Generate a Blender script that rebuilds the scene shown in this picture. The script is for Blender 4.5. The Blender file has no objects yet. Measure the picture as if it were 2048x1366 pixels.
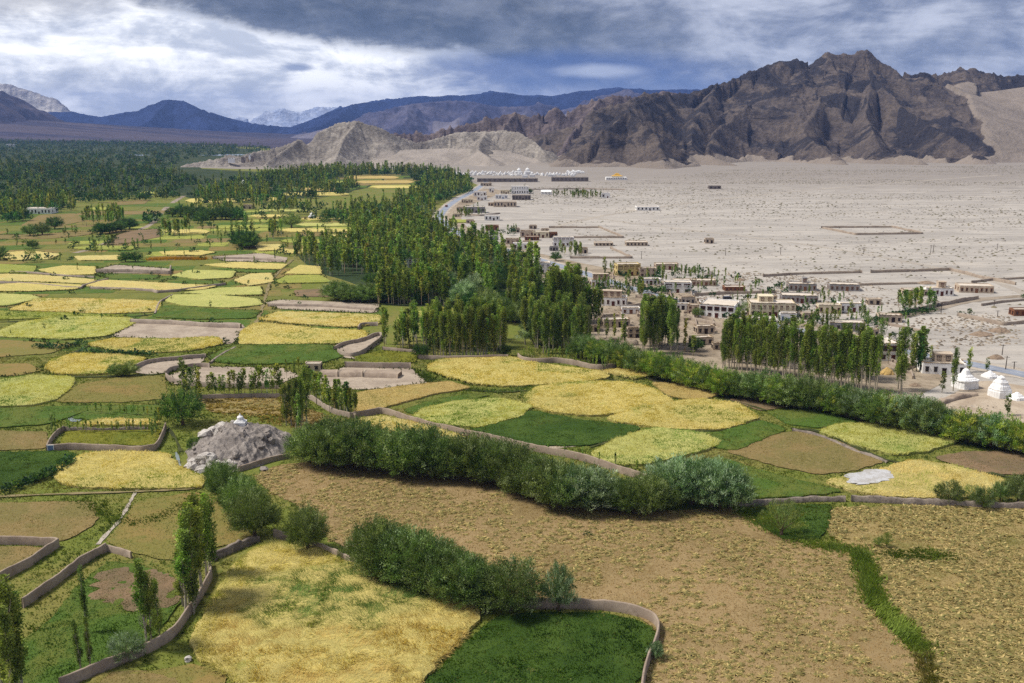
import bpy, math, random
import numpy as np
from math import radians, sin, cos, tan, atan, atan2, pi, sqrt
from mathutils import Vector
from mathutils.geometry import delaunay_2d_cdt

sc = bpy.context.scene
COL = sc.collection
RNG = np.random.default_rng(7)
random.seed(7)

# ------------------------------------------------------------------ camera
CAM_H = 85.0                       # the viewpoint stands this high above the valley floor
FPX = 1991.0                       # focal length in photograph pixels (2048 wide)
HOR = 250.0                        # row of the horizon
PITCH = atan((683.0 - HOR) / FPX)
cam_d = bpy.data.cameras.new("camera")
cam_d.sensor_width = 36.0
cam_d.lens = 36.0 * FPX / 2048.0
cam_d.clip_start = 1.0
cam_d.clip_end = 60000.0
cam = bpy.data.objects.new("camera", cam_d)
cam.location = (0, 0, CAM_H)
cam.rotation_euler = (pi / 2 - PITCH, 0, 0)
COL.objects.link(cam)
sc.camera = cam

# ------------------------------------------------------------------ render settings
sc.render.engine = 'CYCLES'
cy = sc.cycles
cy.max_bounces = 4; cy.diffuse_bounces = 2; cy.glossy_bounces = 1
cy.transmission_bounces = 2; cy.transparent_max_bounces = 4; cy.volume_bounces = 0
cy.caustics_reflective = False; cy.caustics_refractive = False
cy.sample_clamp_indirect = 4.0
cy.use_denoising = False
try:
    cy.denoiser = 'OPENIMAGEDENOISE'; cy.denoising_input_passes = 'RGB_ALBEDO_NORMAL'; cy.denoising_prefilter = 'ACCURATE'
except Exception:
    pass
vs = sc.view_settings
vs.view_transform = 'Standard'; vs.look = 'None'; vs.gamma = 1.0; vs.use_curve_mapping = False
vs.exposure = 0.75

def lin(c):
    return tuple(((v / 255.0) / 12.92 if v / 255.0 <= 0.04045 else ((v / 255.0 + 0.055) / 1.055) ** 2.4) for v in c)

# ------------------------------------------------------------------ sun
HAZE_DENSITY = 4.4e-5
SUN_EL, SUN_AZ = radians(56), radians(-88)      # azimuth clockwise from +Y (the way the camera looks)
sun_d = bpy.data.lights.new("sun", 'SUN')
sun_d.energy = 3.0
sun_d.angle = radians(14)
sun_d.color = (1.0, 0.955, 0.88)
sun = bpy.data.objects.new("sun", sun_d)
sdir = Vector((sin(SUN_AZ) * cos(SUN_EL), cos(SUN_AZ) * cos(SUN_EL), sin(SUN_EL)))
sun.rotation_euler = sdir.to_track_quat('Z', 'Y').to_euler()
COL.objects.link(sun)

# ------------------------------------------------------------------ sky (Nishita behind broken cloud)
class NT:
    """tiny helper to write node trees as expressions"""
    def __init__(self, tree):
        self.t = tree; self.n = tree.nodes; self.l = tree.links
    def put(self, sock, v):
        if isinstance(v, bpy.types.NodeSocket): self.l.new(v, sock)
        elif v is not None:
            if hasattr(sock.default_value, '__len__') and not hasattr(v, '__len__'): v = (v,) * len(sock.default_value)
            if hasattr(sock.default_value, '__len__') and len(sock.default_value) == 4 and len(v) == 3: v = tuple(v) + (1,)
            sock.default_value = v
    def m(self, op, a, b=None, c=None, clamp=False):
        k = self.n.new('ShaderNodeMath'); k.operation = op; k.use_clamp = clamp
        for i, v in enumerate((a, b, c)):
            if v is not None: self.put(k.inputs[i], v)
        return k.outputs[0]
    def vm(self, op, a, b=None):
        k = self.n.new('ShaderNodeVectorMath'); k.operation = op
        self.put(k.inputs[0], a)
        if b is not None: self.put(k.inputs[1], b)
        return k.outputs[0]
    def mix(self, f, a, b, mode='MIX'):
        k = self.n.new('ShaderNodeMix'); k.data_type = 'RGBA'; k.blend_type = mode; k.clamp_factor = True
        self.put(k.inputs[0], f); self.put(k.inputs[6], a); self.put(k.inputs[7], b)
        return k.outputs[2]
    def noise(self, vec, scale=1.0, detail=4.0, rough=0.55, dist=0.0, typ='FBM'):
        k = self.n.new('ShaderNodeTexNoise'); k.noise_dimensions = '3D'
        try: k.noise_type = typ
        except Exception: pass
        self.put(k.inputs['Vector'], vec); k.inputs['Scale'].default_value = scale
        k.inputs['Detail'].default_value = detail; k.inputs['Roughness'].default_value = rough
        k.inputs['Distortion'].default_value = dist
        return k.outputs[0]
    def ss(self, v, lo, hi, a=0.0, b=1.0):
        k = self.n.new('ShaderNodeMapRange'); k.interpolation_type = 'SMOOTHSTEP'
        self.put(k.inputs[0], v)
        for i, q in enumerate((lo, hi, a, b)): self.put(k.inputs[i + 1], q)
        return k.outputs[0]
    def comb(self, x, y, z):
        k = self.n.new('ShaderNodeCombineXYZ')
        for i, v in enumerate((x, y, z)): self.put(k.inputs[i], v)
        return k.outputs[0]
    def sep(self, v):
        k = self.n.new('ShaderNodeSeparateXYZ'); self.put(k.inputs[0], v)
        return k.outputs

world = bpy.data.worlds.new("World"); sc.world = world; world.use_nodes = True
w = NT(world.node_tree); w.n.clear()
out = w.n.new('ShaderNodeOutputWorld'); bg = w.n.new('ShaderNodeBackground')
sky = w.n.new('ShaderNodeTexSky'); sky.sky_type = 'NISHITA'; sky.sun_disc = False
sky.sun_elevation = SUN_EL; sky.sun_rotation = SUN_AZ; sky.altitude = 3300; sky.air_density = 1.0; sky.dust_density = 0.6
bg.inputs[1].default_value = 0.1
tc = w.n.new('ShaderNodeTexCoord')
dirv = tc.outputs['Generated']
dx, dy, dz = w.sep(dirv)
U = w.m('MULTIPLY', w.m('ARCTAN2', dx, dy), FPX)            # degrees of azimuth, counted in photograph pixels
V = w.m('MULTIPLY', w.m('ARCSINE', dz), FPX)                # same for the height above the horizon
cl = w.vm('MULTIPLY', dirv, (1.0, 1.0, 2.2))
warp = w.noise(cl, 6.0, 3.0)
n_big = w.noise(cl, 4.2, 6.0, 0.6, 0.5)
n_mid = w.noise(w.vm('ADD', cl, (3.1, 1.7, 5.2)), 11.0, 7.0, 0.62, 0.25)
n_str = w.noise(w.vm('MULTIPLY', dirv, (6.0, 6.0, 34.0)), 2.0, 7.0, 0.62, 0.6)
n_fin = w.noise(w.vm('ADD', cl, (7.1, 2.7, 1.2)), 26.0, 6.0, 0.6, 0.3)
def blob(px, py, ru, rv):
    a = w.m('DIVIDE', w.m('SUBTRACT', U, px - 1024.0), ru); b = w.m('DIVIDE', w.m('SUBTRACT', V, HOR - py), rv)
    r = w.m('SQRT', w.m('ADD', w.m('MULTIPLY', a, a), w.m('MULTIPLY', b, b)))
    r = w.m('ADD', r, w.m('MULTIPLY', w.m('SUBTRACT', n_mid, 0.5), 1.1))
    return w.ss(r, 1.25, 0.35)
SKYGAIN = 10.0 * 0.62
def skc(c, k=1.0): return tuple(v * SKYGAIN * k for v in lin(c))
# white, thin, lit cloud with soft grey streaks
f1 = w.ss(w.m('ADD', w.m('MULTIPLY', n_str, 0.28), w.m('MULTIPLY', n_mid, 0.72)), 0.40, 0.60)
base = w.mix(f1, skc((196, 200, 210), 1.25), skc((250, 248, 245), 1.75))
base = w.mix(w.m('MULTIPLY', w.ss(n_big, 0.56, 0.7), 0.5), base, skc((168, 174, 190)))
# the height of the lower edge of the dark deck, by azimuth
fc = w.n.new('ShaderNodeFloatCurve')
cur = fc.mapping.curves[0]
def vb(px): return min(max((px - 1024 + 2400) / 4800.0, 0), 1)
edge = [(-1400, 330), (0, 300), (230, 262), (330, 215), (520, 170), (760, 140), (930, 118), (1060, 92), (1200, 70), (1400, 50), (1700, 30), (3400, 60)]
pts = [(vb(p), v / 500.0) for p, v in edge]
cur.points[0].location = pts[0]; cur.points[1].location = pts[-1]
for p in pts[1:-1]: cur.points.new(*p)
fc.mapping.update()
w.put(fc.inputs['Value'], w.m('DIVIDE', w.m('ADD', U, 2400.0), 4800.0, clamp=True))
eb = w.m('MULTIPLY', fc.outputs[0], 500.0)
dk = w.m('SUBTRACT', V, eb)
dk = w.m('ADD', dk, w.m('MULTIPLY', w.m('SUBTRACT', n_mid, 0.5), 120.0))
dk = w.m('ADD', dk, w.m('MULTIPLY', w.m('SUBTRACT', n_str, 0.5), 36.0))
dark = w.ss(dk, -8.0, 22.0)
dcol = w.mix(w.ss(n_mid, 0.35, 0.68), skc((58, 66, 94), .40), skc((104, 112, 138), .62))
lcol = w.mix(w.ss(w.m('ADD', w.m('MULTIPLY', n_mid, 0.75), w.m('MULTIPLY', n_str, 0.25)), 0.36, 0.66), skc((112, 120, 148), .85), skc((198, 201, 214), 1.15))
right = w.ss(w.m('ADD', U, w.m('MULTIPLY', w.m('SUBTRACT', n_big, 0.5), 900.0)), 20.0, 420.0)
dcol = w.mix(right, dcol, lcol)
# far above the frame the deck goes on, a little more broken
dcol = w.mix(w.m('MULTIPLY', w.ss(V, 320.0, 900.0), 0.75), dcol, w.mix(w.ss(n_big, 0.42, 0.6), skc((120, 128, 150)), skc((214, 216, 222))))
base = w.mix(w.m('MULTIPLY', dark, 0.96), base, dcol)
base = w.mix(w.m('MULTIPLY', blob(1130, 150, 330, 42), 0.85), base, skc((52, 80, 146)))
base = w.mix(w.m('MULTIPLY', blob(1290, 185, 420, 34), 0.75), base, skc((56, 88, 152)))
base = w.mix(w.m('MULTIPLY', blob(1195, 150, 90, 15), 0.8), base, skc((190, 196, 214), 1.2))
base = w.mix(w.m('MULTIPLY', blob(616, 144, 34, 9), 0.8), base, skc((126, 140, 178)))
base = w.mix(w.m('MULTIPLY', blob(60, 10, 340, 66), 0.8), base, skc((190, 184, 178)))
base = w.mix(w.m('MULTIPLY', w.ss(n_fin, 0.4, 0.75), 0.12), base, skc((244, 245, 248), 1.2))
# a little clear sky shows through everywhere
base = w.mix(0.10, base, sky.outputs[0])
w.l.new(base, bg.inputs[0]); w.l.new(bg.outputs[0], out.inputs[0])

# ------------------------------------------------------------------ from photograph pixel to a place on the ground
CT, ST = cos(PITCH), sin(PITCH)
def ray(px, py):
    a, b = (px - 1024.0), (683.0 - py)
    return a, b * ST + FPX * CT, b * CT - FPX * ST
def G(px, py, z=0.0):
    x, y, dzz = ray(px, py)
    t = (z - CAM_H) / dzz
    return (x * t, y * t)
def GA(pts, z=0.0): return np.array([G(p[0], p[1], z) for p in pts])
def at(px, py, Y):
    """the point of the sight line that lies Y metres ahead"""
    x, y, z = ray(px, py)
    t = Y / y
    return (x * t, Y, CAM_H + z * t)
def PPM(px, py):
    x, y = G(px, py)
    return FPX / (y * CT + CAM_H * ST)         # photograph pixels per metre there
def PPMV(px, py):
    x, y = G(px, py); r = sqrt(x * x + y * y + CAM_H ** 2)
    return PPM(px, py) * sqrt(1 - (CAM_H / r) ** 2)

# ------------------------------------------------------------------ noise in numpy
def _hash(ix, iy, seed):
    h = (ix.astype(np.int64) * 374761393 + iy.astype(np.int64) * 668265263 + seed * 974634541) & 0x7fffffff
    h = (h ^ (h >> 13)) * 1274126177 & 0x7fffffff
    return ((h ^ (h >> 16)) & 0xffffff) / float(0xffffff)
def vnoise(x, y, seed=0):
    x = np.asarray(x, float); y = np.asarray(y, float)
    ix = np.floor(x); iy = np.floor(y); fx = x - ix; fy = y - iy
    fx = fx * fx * fx * (fx * (fx * 6 - 15) + 10); fy = fy * fy * fy * (fy * (fy * 6 - 15) + 10)
    a = _hash(ix, iy, seed); b = _hash(ix + 1, iy, seed); c = _hash(ix, iy + 1, seed); d = _hash(ix + 1, iy + 1, seed)
    return (a * (1 - fx) + b * fx) * (1 - fy) + (c * (1 - fx) + d * fx) * fy
def fbm(x, y, o=4, seed=0, g=0.5):
    s = 0; a = 1.0; n = 0
    for k in range(o):
        s = s + a * vnoise(x * 2 ** k + 17.3 * k, y * 2 ** k - 9.1 * k, seed + k); n += a; a *= g
    return s / n
def ridged(x, y, o=5, seed=0, g=0.5):
    s = 0; a = 1.0; n = 0
    for k in range(o):
        v = 1 - np.abs(2 * vnoise(x * 2.03 ** k + 5.7 * k, y * 2.03 ** k + 3.3 * k, seed + k) - 1)
        s = s + a * v * v; n += a; a *= g
    return s / n

# ------------------------------------------------------------------ mesh helpers
def mesh_np(name, Vt, F, col=None, smooth=False, uvmask=None):
    """mesh from arrays; F is (n,3) or (n,4); col is (nverts,3) stored as the point colour 'Col'"""
    Vt = np.ascontiguousarray(Vt, np.float32); F = np.ascontiguousarray(F, np.int32)
    me = bpy.data.meshes.new(name)
    k = F.shape[1]
    me.vertices.add(len(Vt)); me.vertices.foreach_set('co', Vt.ravel())
    me.loops.add(F.size); me.loops.foreach_set('vertex_index', F.ravel())
    me.polygons.add(len(F))
    me.polygons.foreach_set('loop_start', np.arange(0, F.size, k, dtype=np.int32))
    me.polygons.foreach_set('loop_total', np.full(len(F), k, np.int32))
    if smooth: me.polygons.foreach_set('use_smooth', np.ones(len(F), bool))
    me.update(calc_edges=True)
    if col is not None:
        at_ = me.color_attributes.new('Col', 'FLOAT_COLOR', 'POINT')
        c = np.ones((len(Vt), 4), np.float32); c[:, :3] = col
        at_.data.foreach_set('color', c.ravel())
    return me
def link(name, data, mat=None, parent=None, loc=None, rot=None, scale=None):
    o = bpy.data.objects.new(name, data); COL.objects.link(o)
    if mat is not None and data is not None and not data.materials: data.materials.append(mat)
    if parent is not None: o.parent = parent
    if loc is not None: o.location = loc
    if rot is not None: o.rotation_euler = rot
    if scale is not None: o.scale = scale if hasattr(scale, '__len__') else (scale,) * 3
    return o
def tag(o, label=None, cat=None, group=None, kind=None):
    if label: o['label'] = label
    if cat: o['category'] = cat
    if group: o['group'] = group
    if kind: o['kind'] = kind
    return o

class MB:
    """collects simple solids and links them as one mesh"""
    def __init__(self): self.v = []; self.f = []
    def add(self, v, f):
        b = len(self.v); self.v += [tuple(p) for p in v]; self.f += [tuple(i + b for i in q) for q in f]; return self
    def box(self, x0, x1, y0, y1, z0, z1, jit=0.0):
        v = [(x, y, z) for z in (z0, z1) for x, y in ((x0, y0), (x1, y0), (x1, y1), (x0, y1))]
        if jit: v = [tuple(c + random.uniform(-jit, jit) for c in p) for p in v]
        return self.add(v, [(0, 3, 2, 1), (4, 5, 6, 7), (0, 1, 5, 4), (1, 2, 6, 5), (2, 3, 7, 6), (3, 0, 4, 7)])
    def prism(self, pts, z0, z1, s=1.0):
        n = len(pts); cx = sum(p[0] for p in pts) / n; cy_ = sum(p[1] for p in pts) / n
        v = [(p[0], p[1], z0) for p in pts] + [(cx + (p[0] - cx) * s, cy_ + (p[1] - cy_) * s, z1) for p in pts]
        return self.add(v, [tuple(reversed(range(n))), tuple(range(n, 2 * n))] + [(i, (i + 1) % n, (i + 1) % n + n, i + n) for i in range(n)])
    def tube(self, path, rad, n=6, cap=True):
        rings = []
        for i, p in enumerate(path):
            p = Vector(p); d = (Vector(path[min(i + 1, len(path) - 1)]) - Vector(path[max(i - 1, 0)])).normalized()
            a = d.cross(Vector((0.31, 0.95, 0.05))).normalized(); b = d.cross(a)
            rings.append([tuple(p + (a * cos(2 * pi * k / n) + b * sin(2 * pi * k / n)) * rad[i]) for k in range(n)])
        v = [q for r in rings for q in r]; f = []
        for i in range(len(path) - 1):
            f += [(i * n + k, i * n + (k + 1) % n, (i + 1) * n + (k + 1) % n, (i + 1) * n + k) for k in range(n)]
        if cap: f += [tuple(range((len(path) - 1) * n, len(path) * n)), tuple(reversed(range(n)))]
        return self.add(v, f)
    def lathe(self, prof, n=14, sq=False):
        v = []; f = []
        for r, z in prof:
            for k in range(n):
                a = 2 * pi * (k + 0.5) / n
                v.append((r * cos(a), r * sin(a), z))
        for i in range(len(prof) - 1):
            f += [(i * n + k, i * n + (k + 1) % n, (i + 1) * n + (k + 1) % n, (i + 1) * n + k) for k in range(n)]
        f += [tuple(range((len(prof) - 1) * n, len(prof) * n)), tuple(reversed(range(n)))]
        return self.add(v, f)
    def mesh(self, name, smooth=False):
        me = bpy.data.meshes.new(name); me.from_pydata(self.v, [], self.f)
        if smooth:
            me.polygons.foreach_set('use_smooth', np.ones(len(me.polygons), bool))
        me.update(); return me
    def build(self, name, mat, parent=None, smooth=False, **k):
        return link(name, self.mesh(name, smooth), mat, parent, **k)

# ------------------------------------------------------------------ polygons
def chaikin(p, it=2, closed=True):
    p = np.asarray(p, float)
    for _ in range(it):
        if closed:
            q = np.roll(p, -1, 0); p = np.stack([p * .75 + q * .25, p * .25 + q * .75], 1).reshape(-1, 2)
        else:
            q = np.stack([p[:-1] * .75 + p[1:] * .25, p[:-1] * .25 + p[1:] * .75], 1).reshape(-1, 2)
            p = np.vstack([p[:1], q, p[-1:]])
    return p
def resample(p, step, closed=True):
    p = np.asarray(p, float)
    if closed: p = np.vstack([p, p[:1]])
    d = np.r_[0, np.cumsum(np.hypot(*np.diff(p, axis=0).T))]
    n = max(int(d[-1] / step), 4)
    t = np.linspace(0, d[-1], n + 1)[: n if closed else n + 1]
    return np.stack([np.interp(t, d, p[:, 0]), np.interp(t, d, p[:, 1])], 1)
def inside(P, poly):
    x, y = P[:, 0], P[:, 1]; r = np.zeros(len(P), bool)
    m = (x >= poly[:, 0].min()) & (x <= poly[:, 0].max()) & (y >= poly[:, 1].min()) & (y <= poly[:, 1].max())
    if not m.any(): return r
    x, y = x[m], y[m]; c = np.zeros(len(x), bool); j = len(poly) - 1
    for i in range(len(poly)):
        xi, yi = poly[i]; xj, yj = poly[j]
        if yi != yj:
            k = (yi > y) != (yj > y)
            c ^= k & (x < (xj - xi) * (y - yi) / (yj - yi) + xi)
        j = i
    r[m] = c; return r
def area(p):
    x, y = p[:, 0], p[:, 1]
    return abs(np.dot(x, np.roll(y, -1)) - np.dot(y, np.roll(x, -1))) / 2
def edge_dist(P, poly):
    d = np.full(len(P), 1e9); Q = np.roll(poly, -1, 0)
    for a, b in zip(poly, Q):
        ab = b - a; t = np.clip(((P - a) @ ab) / max(ab @ ab, 1e-9), 0, 1)
        d = np.minimum(d, np.hypot(*(P - a - t[:, None] * ab).T))
    return d
def scatter(poly, n, rng=RNG):
    lo, hi = poly.min(0), poly.max(0); A = area(poly); box = np.prod(hi - lo)
    P = rng.uniform(lo, hi, (int(n * box / max(A, 1e-6)) + 8, 2))
    return P[inside(P, poly)]

def soften(p, r=0.055, n=160):
    """outline with slightly rounded corners, otherwise as traced"""
    p = np.asarray(p, float); q = resample(p, np.hypot(*np.diff(np.vstack([p, p[:1]]), axis=0).T).sum() / n)
    k = max(int(len(q) * r / 2), 1); s = np.zeros_like(q); wt = 0
    for i in range(-k, k + 1):
        w_ = 1 - abs(i) / (k + 1); s += w_ * np.roll(q, i, 0); wt += w_
    return s / wt
# ------------------------------------------------------------------ materials
ALB = 0.80
def alb(c, k=ALB): return tuple(v * k for v in lin(c))
def new_mat(name):
    m = bpy.data.materials.new(name); m.use_nodes = True
    t = NT(m.node_tree); t.n.clear()
    o = t.n.new('ShaderNodeOutputMaterial'); b = t.n.new('ShaderNodeBsdfPrincipled')
    b.inputs['Roughness'].default_value = 0.92
    b.inputs['Specular IOR Level'].default_value = 0.15
    t.l.new(b.outputs[0], o.inputs[0])
    return m, t, b, o
def bump(t, b, h, strength=0.5, dist=0.1):
    k = t.n.new('ShaderNodeBump'); k.inputs['Strength'].default_value = strength; k.inputs['Distance'].default_value = dist
    t.l.new(h, k.inputs['Height']); t.l.new(k.outputs[0], b.inputs['Normal'])
def gmat(name, c1, c2, c3, big=0.03, small=0.8, stretch=(1, 1, 1), rot=0.0, lo=0.42, hi=0.62, third=0.5, bmp=0.6, bd=0.15, local=False, dist=0.6, rough=0.94):
    """three soil or plant colours: two in large patches, the third in small flecks"""
    m, t, b, o = new_mat(name)
    if local: p = t.n.new('ShaderNodeTexCoord').outputs['Object']
    else: p = t.n.new('ShaderNodeNewGeometry').outputs['Position']
    mp = t.n.new('ShaderNodeMapping'); mp.inputs['Rotation'].default_value = (0, 0, rot); mp.inputs['Scale'].default_value = stretch
    t.l.new(p, mp.inputs[0]); q = mp.outputs[0]
    nb = t.noise(q, big, 5, 0.6, dist); nsm = t.noise(q, small, 5, 0.65, 0.3)
    c = t.mix(t.ss(nb, lo, hi), alb(c1), alb(c2))
    c = t.mix(t.m('MULTIPLY', t.ss(nsm, 0.5, 0.68), third), c, alb(c3))
    nf = t.noise(p, small * 4.3, 4, 0.7)
    c = t.mix(1.0, c, t.mix(nf, (0.72, 0.72, 0.72), (1.26, 1.26, 1.26)), 'MULTIPLY')
    t.l.new(c, b.inputs['Base Color']); b.inputs['Roughness'].default_value = rough
    if bmp: bump(t, b, t.m('ADD', nsm, nf), bmp, bd)
    return m
def col_mat(name, trans=0.0, var=0.0, rough=0.8, spec=0.2):
    """colour from the 'Col' point attribute, with a slight change from one object to the next"""
    m, t, b, o = new_mat(name)
    a = t.n.new('ShaderNodeAttribute'); a.attribute_name = 'Col'
    c = a.outputs['Color']
    if var:
        oi = t.n.new('ShaderNodeObjectInfo')
        h = t.n.new('ShaderNodeHueSaturation')
        t.put(h.inputs['Hue'], t.ss(oi.outputs['Random'], 0, 1, 0.5 - var * 0.10, 0.5 + var * 0.09))
        t.put(h.inputs['Value'], t.ss(t.m('FRACT', t.m('MULTIPLY', oi.outputs['Random'], 7.31)), 0, 1, 1 - var, 1 + var))
        t.l.new(c, h.inputs['Color']); c = h.outputs[0]
    t.l.new(c, b.inputs['Base Color']); b.inputs['Roughness'].default_value = rough; b.inputs['Specular IOR Level'].default_value = spec
    if trans:
        tr = t.n.new('ShaderNodeBsdfTranslucent'); t.l.new(t.mix(1.0, c, (1.25, 1.35, 0.7), 'MULTIPLY'), tr.inputs[0])
        mx = t.n.new('ShaderNodeMixShader'); mx.inputs[0].default_value = trans
        t.l.new(b.outputs[0], mx.inputs[1]); t.l.new(tr.outputs[0], mx.inputs[2]); t.l.new(mx.outputs[0], o.inputs[0])
    return m
def plain(name, c, rough=0.85, var=0.18, scale=1.5, bmp=0.3, spec=0.2, metal=0.0, local=True):
    m, t, b, o = new_mat(name)
    p = t.n.new('ShaderNodeTexCoord').outputs['Object'] if local else t.n.new('ShaderNodeNewGeometry').outputs['Position']
    n = t.noise(p, scale, 6, 0.65, 0.4)
    cc = t.mix(1.0, alb(c), t.mix(t.ss(n, 0.3, 0.7), (1 - var,) * 3, (1 + var,) * 3), 'MULTIPLY')
    t.l.new(cc, b.inputs['Base Color']); b.inputs['Roughness'].default_value = rough
    b.inputs['Specular IOR Level'].default_value = spec; b.inputs['Metallic'].default_value = metal
    if bmp: bump(t, b, n, bmp, 0.05)
    return m

M = {}
LEAF = col_mat('leaf', 0.36, 0.20, 0.55, 0.3)
GRASS = col_mat('grass_blade', 0.30, 0.0, 0.7, 0.15)
STRAW = col_mat('straw', 0.25, 0.0, 0.8, 0.15)

# ================================================================== the setting: ground
K = CAM_H / 60.0                    # distances below were first estimated for a viewpoint 60 m up
def flat(name, poly, z, mat, kind='structure', step=None, wob=0.0, label=None, seed=0):
    """a thin sheet of ground cover"""
    n = len(poly)
    if wob:
        t = np.arange(n) * 1.7
        poly = poly + np.stack([vnoise(t, t * 0 + seed, seed) - .5, vnoise(t, t * 0 + 5.5, seed + 3) - .5], 1) * 2 * wob
    r = delaunay_2d_cdt([Vector(p) for p in poly], [], [list(range(n))], 1, 1e-4)
    Vt = np.array([(v.x, v.y, z) for v in r[0]]); F = np.array([tuple(f) for f in r[2] if len(f) == 3])
    me = mesh_np(name, Vt, F)
    if len(F) and me.polygons[0].normal.z < 0: me.flip_normals()
    o = link(name, me, mat); tag(o, label, kind=kind)
    return o

M['desert'] = None
def desert_material():
    m, t, b, o = new_mat('desert')
    p = t.n.new('ShaderNodeNewGeometry').outputs['Position']
    s = t.vm('MULTIPLY', p, (0.010, 0.035, 0.0))             # wash channels run across the view
    n1 = t.noise(s, 1.0, 8, 0.68, 1.2); n2 = t.noise(p, 0.05, 6, 0.7, 0.5)
    n3 = t.noise(t.vm('MULTIPLY', p, (0.16, 0.42, 0)), 1.0, 5, 0.7, 0.5); n4 = t.noise(p, 1.4, 3, 0.7)
    c = t.mix(t.ss(n1, 0.36, 0.64), alb((194, 186, 175)), alb((168, 161, 152)))
    c = t.mix(t.m('MULTIPLY', t.ss(n2, 0.55, 0.72), 0.55), c, alb((138, 128, 118)))
    c = t.mix(t.m('MULTIPLY', t.ss(n3, 0.57, 0.70), 0.75), c, alb((112, 104, 92)))
    c = t.mix(t.m('MULTIPLY', t.ss(t.noise(t.vm('ADD', s, (4.0, 2.0, 0)), 1.7, 6, 0.6, 1.0), 0.52, 0.68), 0.6), c, alb((198, 188, 175)))
    # the upper fan is stonier and greyer
    y = t.sep(p)[1]
    c = t.mix(t.m('MULTIPLY', t.ss(t.m('ADD', y, t.m('MULTIPLY', t.m('SUBTRACT', n2, 0.5), 700.0)), 700.0 * K, 1250.0 * K), 0.7), c, alb((142, 132, 122)))
    c = t.mix(1.0, c, t.mix(n4, (0.86,) * 3, (1.13,) * 3), 'MULTIPLY')
    t.l.new(c, b.inputs['Base Color']); b.inputs['Roughness'].default_value = 0.96
    bump(t, b, t.m('ADD', n3, n4), 0.5, 0.3)
    return m
M['desert'] = desert_material()
ring = [0.0, 120, 300, 700, 1500, 3200, 7000, 15500 * K]
gv = [(0, 0, 0)]; gf = []
NS = 64
for r in ring[1:]:
    gv += [(r * cos(2 * pi * k / NS), r * sin(2 * pi * k / NS), 0) for k in range(NS)]
gf3 = [(0, 1 + k, 1 + (k + 1) % NS) for k in range(NS)]
mb = MB(); mb.add(gv, gf3 + [(1 + i * NS + k, 1 + (i + 1) * NS + k, 1 + (i + 1) * NS + (k + 1) % NS, 1 + i * NS + (k + 1) % NS) for i in range(len(ring) - 2) for k in range(NS)])
tag(mb.build('ground', M['desert']), 'pale sandy desert plain of the valley', kind='structure')

VAL = [(2700, 1060), (2048, 906), (1850, 850), (1700, 812), (1500, 772), (1350, 745), (1240, 715), (1160, 690), (1165, 655), (1120, 590), (1060, 550), (1010, 515),
       (955, 490), (905, 468), (872, 448), (872, 424), (905, 396), (945, 380), (960, 372), (915, 352), (870, 344), (820, 340), (700, 338), (600, 339), (480, 338), (375, 335),
       (430, 322), (530, 312), (560, 301), (520, 294), (400, 290), (250, 284), (0, 280), (-500, 276), (-700, 330), (-700, 700), (-600, 1480), (800, 1560), (2500, 1500)]
VALP = GA(VAL)
M['valley'] = gmat('valley_grass', (116, 124, 52), (132, 126, 66), (84, 102, 36), big=0.035, small=0.5, lo=0.40, hi=0.62, third=0.7, bmp=0.8, bd=0.2)
flat('valley_floor', VALP, 0.03, M['valley'], label='green valley floor between the fields')

M['village'] = gmat('village_earth', (176, 160, 138), (150, 134, 114), (112, 104, 82), big=0.06, small=0.4, third=0.65, bmp=0.7, bd=0.25)
flat('village_ground', chaikin(GA([(1165, 690), (1240, 712), (1350, 742), (1500, 768), (1700, 806), (1790, 815), (1840, 790), (1900, 760), (1850, 735), (1760, 700), (1740, 670), (1600, 640),
      (1480, 640), (1400, 600), (1340, 565), (1240, 540), (1180, 530), (1100, 512), (1030, 495), (960, 470), (920, 445), (925, 415), (990, 392), (1010, 380), (960, 376), (905, 398), (878, 425), (880, 445), (955, 487), (1060, 545), (1120, 585), (1165, 650)]), 2), 0.05, M['village'], label='trodden brown earth between the village houses')

M['under'] = gmat('wood_floor', (52, 68, 36), (74, 82, 44), (40, 54, 29), big=0.012, small=0.12, third=0.7, bmp=0.9, bd=0.6)  # dark undergrowth, deepened further to stand for cloud shadow over the far woods
flat('wood_floor', chaikin(GA([(-500, 398), (-60, 398), (100, 388), (240, 392), (350, 388), (400, 402), (480, 408), (560, 400), (690, 390), (715, 378), (780, 372), (840, 380), (900, 380), (950, 372), (900, 352), (780, 344), (560, 345), (480, 342), (380, 336), (440, 324), (530, 312), (560, 302), (400, 291), (250, 285), (0, 281), (-500, 278)]), 1), 0.05, M['under'], label='leafy floor of the far woods, its dark green deepened for cloud shadow')
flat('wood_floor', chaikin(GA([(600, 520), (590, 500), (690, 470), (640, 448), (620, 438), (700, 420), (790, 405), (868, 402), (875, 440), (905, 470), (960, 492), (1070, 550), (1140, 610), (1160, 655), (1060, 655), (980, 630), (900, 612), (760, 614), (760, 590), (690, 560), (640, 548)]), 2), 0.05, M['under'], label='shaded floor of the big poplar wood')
# sandy mound with the stupas
M['sand'] = gmat('bare_sand', (196, 180, 158), (176, 158, 136), (150, 132, 112), big=0.08, small=0.6, third=0.5, bmp=0.6, bd=0.15)
flat('stupa_terrace', chaikin(GA([(1850, 830), (1880, 800), (1920, 780), (1960, 758), (2048, 772), (2200, 800), (2250, 930), (2048, 880), (1930, 850)]), 2), 0.07, M['sand'], label='bare sandy terrace under the white stupas')

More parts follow.
